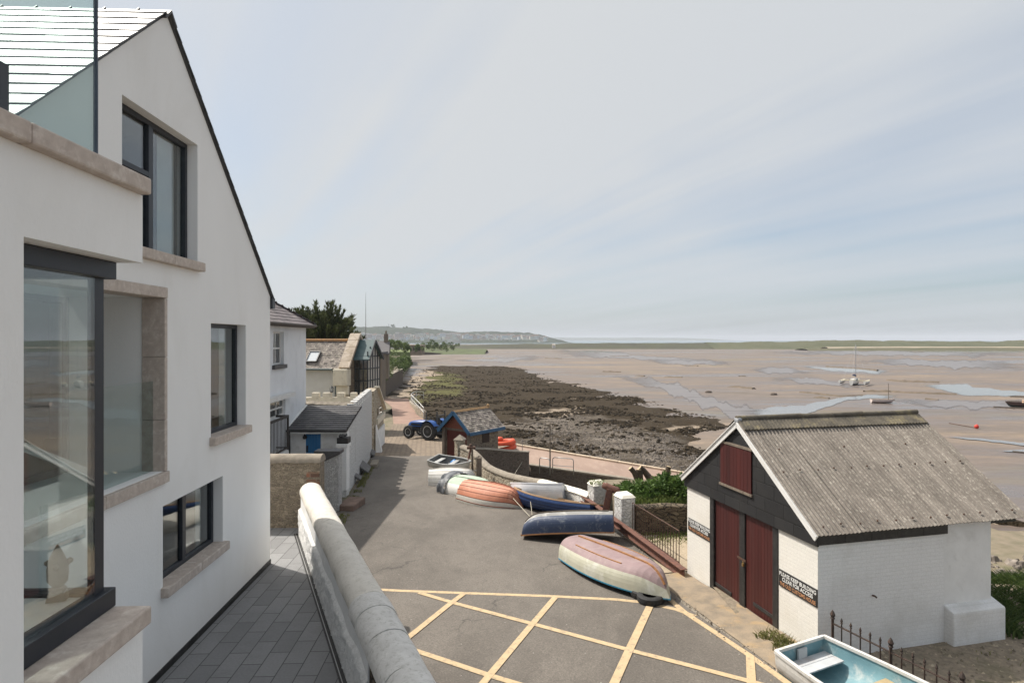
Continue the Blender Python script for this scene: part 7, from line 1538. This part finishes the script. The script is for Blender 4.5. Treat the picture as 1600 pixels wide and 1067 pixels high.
def bush(lab, c, rad, n, s, mat, seed, group=None, name='bush', cat='bush'):
    r = random.Random(seed); t = thing(name, lab, cat, (c[0],c[1],c[2]-rad[2]*0.8), 0.0, group); mb = MB(); leaf_cloud(mb, (0,0,rad[2]*0.8), rad, n, s, r); mb.build('foliage', mat, t)
    mb = MB()
    for i in range(5):
        a = i*1.256+r.random(); mb.tube([(0,0,-0.1),(rad[0]*0.3*math.cos(a),rad[1]*0.3*math.sin(a),rad[2]*0.5),(rad[0]*0.6*math.cos(a),rad[1]*0.6*math.sin(a),rad[2]*1.0)],[0.03*rad[2]+0.01,0.02,0.008],5)
    mb.build('stems', stem_m, t); return t
for i, (px, py, d_, rx, rz_, lab) in enumerate(((1068,764,21.9,0.62,0.55,'dense green bush touching the boathouse wall'),(1040,762,22.3,0.60,0.55,'rounded green bush in front of the single sawn stump'),(1010,770,22.2,0.62,0.45,'green bush in front of the forked sawn trunk'),(982,768,22.6,0.55,0.36,'low bright bush next to the whitewashed piers'))):
    p = P(px, py, d_); bush(lab, (p.x,p.y,p.z), (rx,0.7,rz_), 2600, 0.13, bush_m, 40+i, 'bushes on the bed behind the railed garden')
def grass_patch(lab, pick, n, h, mat, seed, name='grass'):
    r = random.Random(seed); mb = MB()
    for _ in range(n):
        q = pick(r)
        if q is None: continue
        p = Vector(q); a = r.random()*6.28; b_ = r.random()*0.5; d = Vector((math.cos(a)*b_,math.sin(a)*b_,1)).normalized(); hh = h*(0.4+r.random()*0.9); w_ = 0.006+0.008*r.random()+h*0.02; s = d.cross(Vector((math.cos(a+1.3),math.sin(a+1.3),0))).normalized()
        mb.tone = r.random(); m = p+d*hh*0.55; e = p+d*hh+Vector((math.cos(a),math.sin(a),0))*hh*0.35-Vector((0,0,hh*0.1)); mb.add([p-s*w_,p+s*w_,m+s*w_*0.8,m-s*w_*0.8,e],[(0,1,2,3),(3,2,4)])
    o = mb.build(name, mat); o['kind'] = 'stuff'; return tag(o, lab, 'grass')
def pk_bank(r):
    x = r.uniform(10.6,20); y = r.uniform(12.6,23.5)
    if x/y < 0.74: return None
    if noise.noise(Vector((x*0.5,y*0.5,2))) < -0.35 or y > 18.0+1.5*noise.noise(Vector((x*0.6,0,3))): return None
    return (x, y, land_h(x, y))
grass_patch('long green grass on the bank right of the boathouse', pk_bank, 42000, 0.45, leaf_mat('bank_grass', (0.030,0.062,0.014), (0.105,0.14,0.04)), 3)
def pk_edge(r):
    t = r.random(); y = -0.35+1.5*t; x = -0.16-0.55*r.random()**1.2*(0.5+0.5*math.sin(t*9)**2); p = B.wor((x,y,0)); return (p.x,p.y,zr(p.y)+0.02) if r.random() < 0.8-0.4*t else None
grass_patch('tufts of weeds at the foot of the boathouse wall by the turquoise boat', pk_edge, 1500, 0.20, weed_m, 5, 'weeds')
def pk_rk(r):
    x, y = r.uniform(14,30), r.uniform(17.5,29); return (x, y, land_h(x,y)) if x/y > 0.7 else None
r_b = random.Random(77); mbk = MB()
for _ in range(1500):
    q = pk_rk(r_b)
    if q is None: continue
    s_ = 0.10+0.32*r_b.random()**3; ph = r_b.random()*6.28; pts = [Vector((q[0]+math.cos(ph+k*1.257)*s_*(0.7+.6*r_b.random()), q[1]+math.sin(ph+k*1.257)*s_*(0.7+.6*r_b.random()), q[2]-0.03)) for k in range(5)]; c_ = Vector(q)
    tp = [c_+(p-c_)*0.55+Vector((0,0,s_*(0.5+0.5*r_b.random()))) for p in pts]; mbk.tone = r_b.random(); mbk.add(pts+tp, [(i,(i+1)%5,5+(i+1)%5,5+i) for i in range(5)]+[(5,6,7,8,9)])
o = mbk.build('bank_stones', bpy.data.materials['shore_stone']); o['kind'] = 'stuff'; tag(o, 'grey brown stones on the slope below the grass, right of the boathouse', 'stones')
def pk_bed(r): x, y = r.uniform(4.2,8.2), r.uniform(21.3,23.8); return (x,y,-5.93)
grass_patch('grass growing on the bed around the bushes', pk_bed, 3500, 0.30, grass_m, 6)
def pk_gard(r):
    x = r.uniform(4.3,8); y = 21-(r.random()**1.6)*1.9; return (x,y,-6.85+0.02) if noise.noise(Vector((x*1.3,y*1.3,1))) > -0.2 else None
grass_patch('grass creeping over the railed garden gravel', pk_gard, 2600, 0.14, grass_m, 7)
def pk_left(r):
    t = r.random(); y = 21+16*t; x = -7.0-0.145*(y-24)+0.15+0.35*r.random()**2; return (x,y,zr(y)+0.0) if noise.noise(Vector((0,y*0.9,4))) > -0.1 else None
grass_patch('weeds along the foot of the slabs by the white wall', pk_left, 1600, 0.16, weed_m, 8, 'weeds')
def pk_pier(r): p = P(934,754,23.35); return (p.x+r.uniform(-.3,.3),p.y+r.uniform(-.15,.3),p.z-0.05)
grass_patch('small tuft of grass on top of the mossy pier', pk_pier, 260, 0.14, grass_m, 9)
def pk_yard(r):
    x, y = r.uniform(6,14), r.uniform(6,14); return (x,y,-6.36) if noise.noise(Vector((x*0.9,y*0.9,7))) > 0.32 else None
grass_patch('sparse weeds in the shingle yard', pk_yard, 1500, 0.10, weed_m, 11, 'weeds')
def grit(name, n, pick, mat, size, lab, seed):
    r = random.Random(seed); mb = MB()
    for _ in range(n):
        q = pick(r)
        if q is None: continue
        s_ = size*(0.4+r.random()**2*1.8); ph = r.random()*6.28; pts = [(q[0]+math.cos(ph+k*1.57)*s_*(0.7+.5*r.random()), q[1]+math.sin(ph+k*1.57)*s_*(0.7+.5*r.random()), q[2]-0.005) for k in range(4)]
        mb.tone = r.random(); mb.add(pts+[(q[0],q[1],q[2]+s_*(0.5+0.5*r.random()))], [(0,1,4),(1,2,4),(2,3,4),(3,0,4)])
    o = mb.build(name, mat); o['kind'] = 'stuff'; return tag(o, lab, 'grit')
gr_m = M('loose_grit', (0.30,0.25,0.19), (0.16,0.13,0.10), 9, 0.95, tone=0.6)
def pk_verge(r):
    y = r.uniform(9.5,22); i = 0
    while i < len(redge)-2 and redge[i+1][1] < y: i += 1
    t = (y-redge[i][1])/(redge[i+1][1]-redge[i][1]); x = redge[i][0]+(redge[i+1][0]-redge[i][0])*t+r.gauss(0.25,0.28); return (x, y, zr(y)+0.004) if noise.noise(Vector((x*1.5,y*1.5,3))) > -0.15 else None
grit('road_grit', 2600, pk_verge, gr_m, 0.018, 'loose grit and dirt along the edge of the road by the boathouse', 61)
def pk_sh(r): x, y = r.uniform(6,14.5), r.uniform(6,15); return (x, y, -6.37)
grit('shingle_stones', 9000, pk_sh, M('shingle_stone', (0.36,0.30,0.22), (0.20,0.165,0.12), 9, 0.95, tone=0.6), 0.030, 'loose pale and brown stones of the shingle yard', 62)
def pk_lit(r):
    y = r.uniform(12,38); x = -3.0-0.148*(y-12)-max(0,1.6*(y-14)/8 if y < 22 else 1.6)+r.gauss(0.2,0.25); return (x, y, zr(y)+0.004)
# sawn trunks on the bed
bark = M('dark_bark', (0.095,0.068,0.045), (0.055,0.04,0.028), 6, 0.95, bs=1.0, bscale=12, bd=0.05); cutw = M('sawn_wood', (0.55,0.43,0.28), (0.45,0.34,0.22), 8, 0.8)
def stump(lab, limbs, seed):
    t = thing('sawn_trunk', lab, 'tree stump', limbs[0][0], 0.0, 'sawn off tree trunks behind the bushes'); o0 = Vector(limbs[0][0]); mb = MB(); cuts = []
    for path, in [(l,) for l in limbs]:
        pts = [Vector(p)-o0 for p in path]; rs = [0.17-0.03*i for i in range(len(pts))]; rs = [max(0.085,x) for x in rs]; rs[-1] *= 1.25; mb.tube(pts, rs, 9); d = (pts[-1]-pts[-2]).normalized(); ct_ = MB(); ct_.tube([pts[-1]-d*0.002, pts[-1]+d*0.015], rs[-1]*0.9, 9); cuts.append(ct_)
    mb.build('trunk', bark, t, auto=60); [c_.build('cut_face', cutw, t) for c_ in cuts]; return t
D0 = 24.6; g = lambda px, py, dd=0: tuple(P(px, py, D0+dd))
stump('forked tree trunk sawn off short, behind the bushes', [[g(998,768),g(997,750),g(991,738),g(985,731)],[g(998,768),g(1000,748),g(999,733)],[g(1022,757,-.3),g(1013,744),g(1006,735),g(1000,730)]], 1)
stump('single straight tree stump sawn off behind the bush nearest the boathouse', [[g(1036,762),g(1038,748),g(1042,739),g(1045,729)]], 2)
# wind-shaped cypress behind the roofs
cy = leaf_mat('cypress_sprays', (0.022,0.032,0.012), (0.12,0.135,0.05)); 
def cypress(lab, base, H_, spread, seed, nb=46, ymin=0.15):
    r = random.Random(seed); t = thing('cypress_tree', lab, 'tree', base, 0.0); mb = MB(); tr2 = MB(); tr2.tube([(0,0,-0.5),(0.1,0,H_*0.35),(0.3,0,H_*0.6)],[0.45,0.35,0.2],9)
    for i in range(nb):
        a = r.random()*6.283; el = math.asin(min(1, 0.02+0.98*r.random())); o = Vector((0.15,0,H_*(0.34+0.28*r.random()))); cen = Vector((0,0,H_*0.50)); k_ = 0.72+0.36*r.random()
        end = cen+Vector((math.cos(a)*math.cos(el)*spread, math.sin(a)*math.cos(el)*spread, math.sin(el)*H_*0.47))*k_; ln = (end-o).length; d = (end-o).normalized(); pts = [o, o.lerp(end,0.5)-Vector((0,0,0.06*ln)), end]; tr2.tube(pts,[0.14,0.08,0.025],5)
        n = int(ln*13); base = r.random()*0.5
        for k in range(n):
            s = 0.30+0.70*(k/n); p = (pts[0].lerp(pts[1],s*2) if s < 0.5 else pts[1].lerp(pts[2],s*2-1)); w_ = 0.85*(1.10-s)+0.06
            p = p+Vector((r.gauss(0,1),r.gauss(0,1),r.gauss(0,0.7)))*w_*0.36; dd_ = (d+Vector((r.uniform(-.5,.5),r.uniform(-.5,.5),r.uniform(0,.8)))).normalized(); mb.tone = min(1, base+0.5*r.random()*(0.4+s))
            for q in range(5):
                e = (dd_+Vector((r.uniform(-.45,.45),r.uniform(-.45,.45),r.uniform(-.2,.45)))).normalized(); leaf(mb, p+e*0.05*q, e, 0.50*(0.6+0.6*r.random()), 0.05, r)
    tr2.build('trunk', bark, t); mb.build('crown', cy, t); return t
p = P(504, 531, 72); cypress('dark spreading cypress tree behind the stone house roof', (p.x, 72, -8.0), 12.6, 5.3, 5, 150)
p = P(463, 531, 68); cypress('dark cypress partly hidden behind the cottage roof hip', (p.x-0.3, 68, -8.0), 12.0, 3.6, 9, 60)
# scrub and hedges along the far left shore
for i, (px, py, d_, rx, rz_, lab) in enumerate(((603,572,126,4.0,2.4,'leafy green shrub above the dark sea wall, left most'),(615,565,140,4.6,2.8,'tall leafy shrub above the dark sea wall'),(629,567,152,4.2,2.2,'low shrub at the end of the dark sea wall'),(596,583,112,2.6,1.6,'dark shrub growing by the glazed oriel'),(601,539,210,4.2,2.2,'round dark bush left of the distant lawn'),(615,541,220,5.0,2.2,'wide round bush on the distant lawn'),(630,543,230,4.6,1.7,'bush at the right of the distant lawn'),(650,545,300,6.5,2.0,'bush below the distant flat roofed building'),(676,541,330,9,3.2,'dark bushy tree right of the distant flat building'),(690,541.5,360,9,2.6,'distant bush on the shore, next after the dark tree'),(705,541,400,10,2.2,'far hedge bush on the shoreline, last of the row'))):
    p = P(px, py, d_); bush(lab, (p.x,p.y,p.z), (rx,rx*0.8,rz_), 1500 if d_ < 150 else 900, 0.30 if d_ < 150 else 0.75, olive_m, 80+i, 'shrubs along the far shore')
lm = M('lawn_green', (0.115,0.155,0.05), (0.15,0.17,0.07), 0.2, 0.95, bs=0.3, bscale=2, bd=0.1)
mb = MB(); q = [P(590,549.5,230), P(641,550,255), P(640,545.5,300), P(585,545,300)]; mb.add(q+[v+Vector((0,0,-5)) for v in q], [(0,1,2,3),(0,4,5,1),(1,5,6,2)]); tag(mb.build('lawn', lm), kind='structure')
mb = MB(); q = [P(540,588,118), P(598,588,117), P(624,577,148), P(640,556,230), P(560,556,230)]; mb.add(q+[v+Vector((0,0,-6)) for v in q], [(0,1,2,3,4),(1,6,7,2),(2,7,8,3)]); tag(mb.build('shore_bank', bpy.data.materials['earth_and_grit']), kind='structure')
# ------------------------------------------------------------ buildings along the far shore and the far town
bw = M('far_white_wall', (0.66,0.64,0.60), (0.55,0.53,0.50), 0.2, 0.9); bs_ = M('far_stone_wall', (0.25,0.20,0.15), (0.19,0.155,0.12), 0.4, 0.9); br_ = M('far_slate', (0.12,0.115,0.12), (0.17,0.155,0.15), 0.3, 0.8); btn = M('far_tan_roof', (0.45,0.38,0.30), None, 0.3, 0.9)
def simple_house(name, lab, c, W_, D_, H_, rise, wm_, rm_, rz=0.0, cat='house', chim=False, win=0):
    t = thing(name, lab, cat, c, rz); mb = MB(); mb.box(-W_/2,W_/2,-D_/2,D_/2,-1,H_)
    if rise: mb.prism([(-W_/2,-D_/2,H_),(-W_/2,D_/2,H_),(-W_/2,0,H_+rise)],(W_,0,0))
    mb.build('wall', wm_, t); mb = MB()
    if rise:
        for s in (-1,1): mb.prism([(-W_/2-.15,s*(D_/2+.25),H_-rise*0.12),(-W_/2-.15,0,H_+rise+0.06),(-W_/2-.15,0,H_+rise+0.22),(-W_/2-.15,s*(D_/2+.25),H_+0.05)],(W_+.3,0,0))
    else: mb.box(-W_/2-.3,W_/2+.3,-D_/2-.3,D_/2+.3,H_+0.002,H_+0.3)
    rf_ = mb.build('roof', rm_, t)
    if chim: mb = MB(); mb.box(W_*0.3,W_*0.3+0.7,-0.4,0.4,H_+rise*0.4,H_+rise+1.4); mb.lathe([(0.15,0),(0.13,0.5)],(W_*0.3+0.35,0,H_+rise+1.4),n=8); mb.build('chimney', bs_, rf_)
    for i in range(win):
        mb = MB(); x = -W_/2+W_*(i+0.5)/win; mb.box(x-W_/win*0.22,x+W_/win*0.22,-D_/2-0.06,-D_/2-0.0,H_*0.35,H_*0.8); mb.build('window', glass_d, t)
    return t
p = P(588,548,100); simple_house('chimney_cottage', 'brown cottage with dark chimney and pale rooflight just past the oriel', (p.x, 100, -5.4), 4.2, 6, 3.2, 1.8, bs_, br_, R_(10), 'cottage', True, 2)
p = P(589,562,86); simple_house('grey_annexe', 'small flat topped annexe with pale posts between the oriel and the shrubs', (p.x, 86, -7.6), 1.9, 3, 5.6, 0, bs_, br_, 0, 'annexe', False, 3)
p = P(649,543,320); simple_house('flat_roofed_house', 'long brown building with a flat pale roof, beyond the lawn', (p.x, 320, -7.2), 8.5, 10, 4.3, 0, bs_, btn, 0, 'house', False, 3)
p = P(632,538,360); simple_house('pale_roof_house', 'low house with wide cream roof above the distant lawn bushes', (p.x, 360, -6.0), 10, 8, 2.0, 1.0, bw, btn, 0, 'house', False, 3)
p = P(615,536.5,380); simple_house('yellow_roof_house', 'low house with yellowish roof at the left of the distant lawn', (p.x, 380, -5.4), 9, 8, 1.8, 0.9, bw, M('far_yellow_roof', (0.45,0.42,0.22), None, 0.3, 0.9), 0, 'house', False, 3)
p = P(862.5,539.5,720); simple_house('shore_hut', 'tiny cream hut alone on the far marsh shore', (p.x, 690, -8.6), 3.5, 3, 2.6, 1.2, bw, btn, 0, 'hut', False, 0)
protos = []
cols = [(0.74,0.73,0.70),(0.70,0.66,0.58),(0.60,0.50,0.44),(0.66,0.66,0.67)]
for i in range(6):
    W_, D_, H_, rs = ((9,8,6,2.6),(14,8,6.5,2.6),(7,8,5,2.8),(20,9,7,2.8),(11,9,9,2.2),(30,10,9,0))[i]; mb = MB(); mb.mi = 0; mb.box(-W_/2,W_/2,-D_/2,D_/2,-4,H_); mb.mi = 1
    if rs: mb.prism([(-W_/2-.2,-D_/2-.3,H_),(-W_/2-.2,D_/2+.3,H_),(-W_/2-.2,0,H_+rs)],(W_+.4,0,0))
    else: mb.box(-W_/2-.2,W_/2+.2,-D_/2-.2,D_/2+.2,H_,H_+0.5)
    mb.mi = 2; k = max(2,int(W_/3.2))
    for j in range(k):
        for lv in range(max(1,int(H_/3))):
            x = -W_/2+W_*(j+0.5)/k; z = 0.9+lv*3; mb.box(x-0.55,x+0.55,-D_/2-0.06,-D_/2+0.0,z,z+1.4)
    protos.append((mb, cols[i % 4]))
tr = random.Random(17); meshes = []
dkw = M('far_window', (0.05,0.055,0.06), None, 1, 0.3); roofs = [br_, M('far_brown_roof', (0.17,0.12,0.10), None, 0.3, 0.9), M('far_grey_roof', (0.20,0.20,0.21), None, 0.3, 0.9)]
for i, (mb, c_) in enumerate(protos):
    for v in range(2):
        o = mb.build('town_house', [M('town_wall_%s' % 'abcdefghijkl'[i*2+v], cols[(i+v) % 4], None, 0.2, 0.9), roofs[(i+v) % 3], dkw]); meshes.append(o.data); bpy.data.objects.remove(o)
spots = []
for k in range(230):
    px = tr.uniform(560, 858); d_ = tr.uniform(1850, 2100); base = 528.5+0.5*(px > 800)+tr.uniform(-4.4,1.6)*(1-max(0,(px-700)/220))
    if px > 840: base = tr.uniform(530.5,533)
    spots.append((px, base, d_, tr.randrange(12)))
spots.sort()
for k, (px, base, d_, mi_) in enumerate(spots):
    if mi_ >= 10 and tr.random() < 0.6: mi_ -= 8
    p = P(px, base, d_); o = bpy.data.objects.new('town_house', meshes[mi_]); C.objects.link(o); o.location = (p.x, p.y, p.z); o.rotation_euler = (0,0,tr.uniform(-0.35,0.35))
    tag(o, 'small pale house among the many houses of the far town below the wooded hill', 'house', 'houses of the far town')
for px0, px1, yt, yb, lab in ((594,607,524.6,529.5,'big white block standing above the left end of the far town'),(699,720,526.0,529.5,'long pale terrace block in the middle of the far town hillside')):
    p, q = P(px0,yb,2000), P(px1,yb,2000); t = thing('hotel_block', lab, 'building', ((p.x+q.x)/2,2000,p.z)); W_ = q.x-p.x; h = (yb-yt)/FPX*2000; mb = MB(); mb.box(-W_/2,W_/2,-6,6,-14,h); mb.build('wall', bw, t); mb = MB(); mb.box(-W_/2-.3,W_/2+.3,-6.3,6.3,h+0.002,h+0.8); mb.build('roof', roofs[2], t)
    for lv in range(3):
        mb = MB()
        for j in range(int(W_/4)): x = -W_/2+2+j*4; mb.box(x-1,x+1,-6.1,-6.0,1+lv*h/3.2,1+lv*h/3.2+1.6)
        mb.build('window_row', dkw, t)
# treetops and a mast on the skyline
for i, (px, py, r_, lab) in enumerate(((614,509.6,9,'largest clump of trees on the hill skyline, near the mast'),(633,511.6,7,'low clump of trees on the hill skyline, second from the mast'),(681,516,8,'clump of trees where the wooded skyline dips'),(690,517,5,'small clump at the lowest dip of the wooded skyline'))):
    p = P(px, py, 2480); bush(lab, (p.x,p.y,p.z+1), (r_*1.5,r_,r_*0.55), 420, 2.6, olive_m, 120+i, 'tree clumps on the hill skyline', 'tree_clump', 'trees')
q = P(607.5, 512, 2480); mb = MB(); mb.tube([(q.x,2480,q.z-5),(q.x,2480,-(506-HY)/FPX*2480)],[1.0,0.6],6); tag(mb.build('hilltop_mast', frame_m), 'slim dark mast on the skyline of the wooded hill', 'mast')
# ------------------------------------------------------------ the air over the estuary
hm, ht2, hb2, ho2 = newmat('estuary_haze'); ht2.nodes.remove(hb2); pv = ht2.nodes.new('ShaderNodeVolumePrincipled'); pv.inputs['Color'].default_value = (0.86,0.91,1.0,1); pv.inputs['Density'].default_value = HAZE if 'HAZE' in globals() else 0.000115; pv.inputs['Anisotropy'].default_value = 0.0
ht2.links.new(pv.outputs[0], ht2.nodes['Material Output'].inputs['Volume'])
mb = MB(); mb.box(-9500,14500,-60,14900,-17,95); hz = mb.build('haze', hm); tag(hz, kind='stuff')
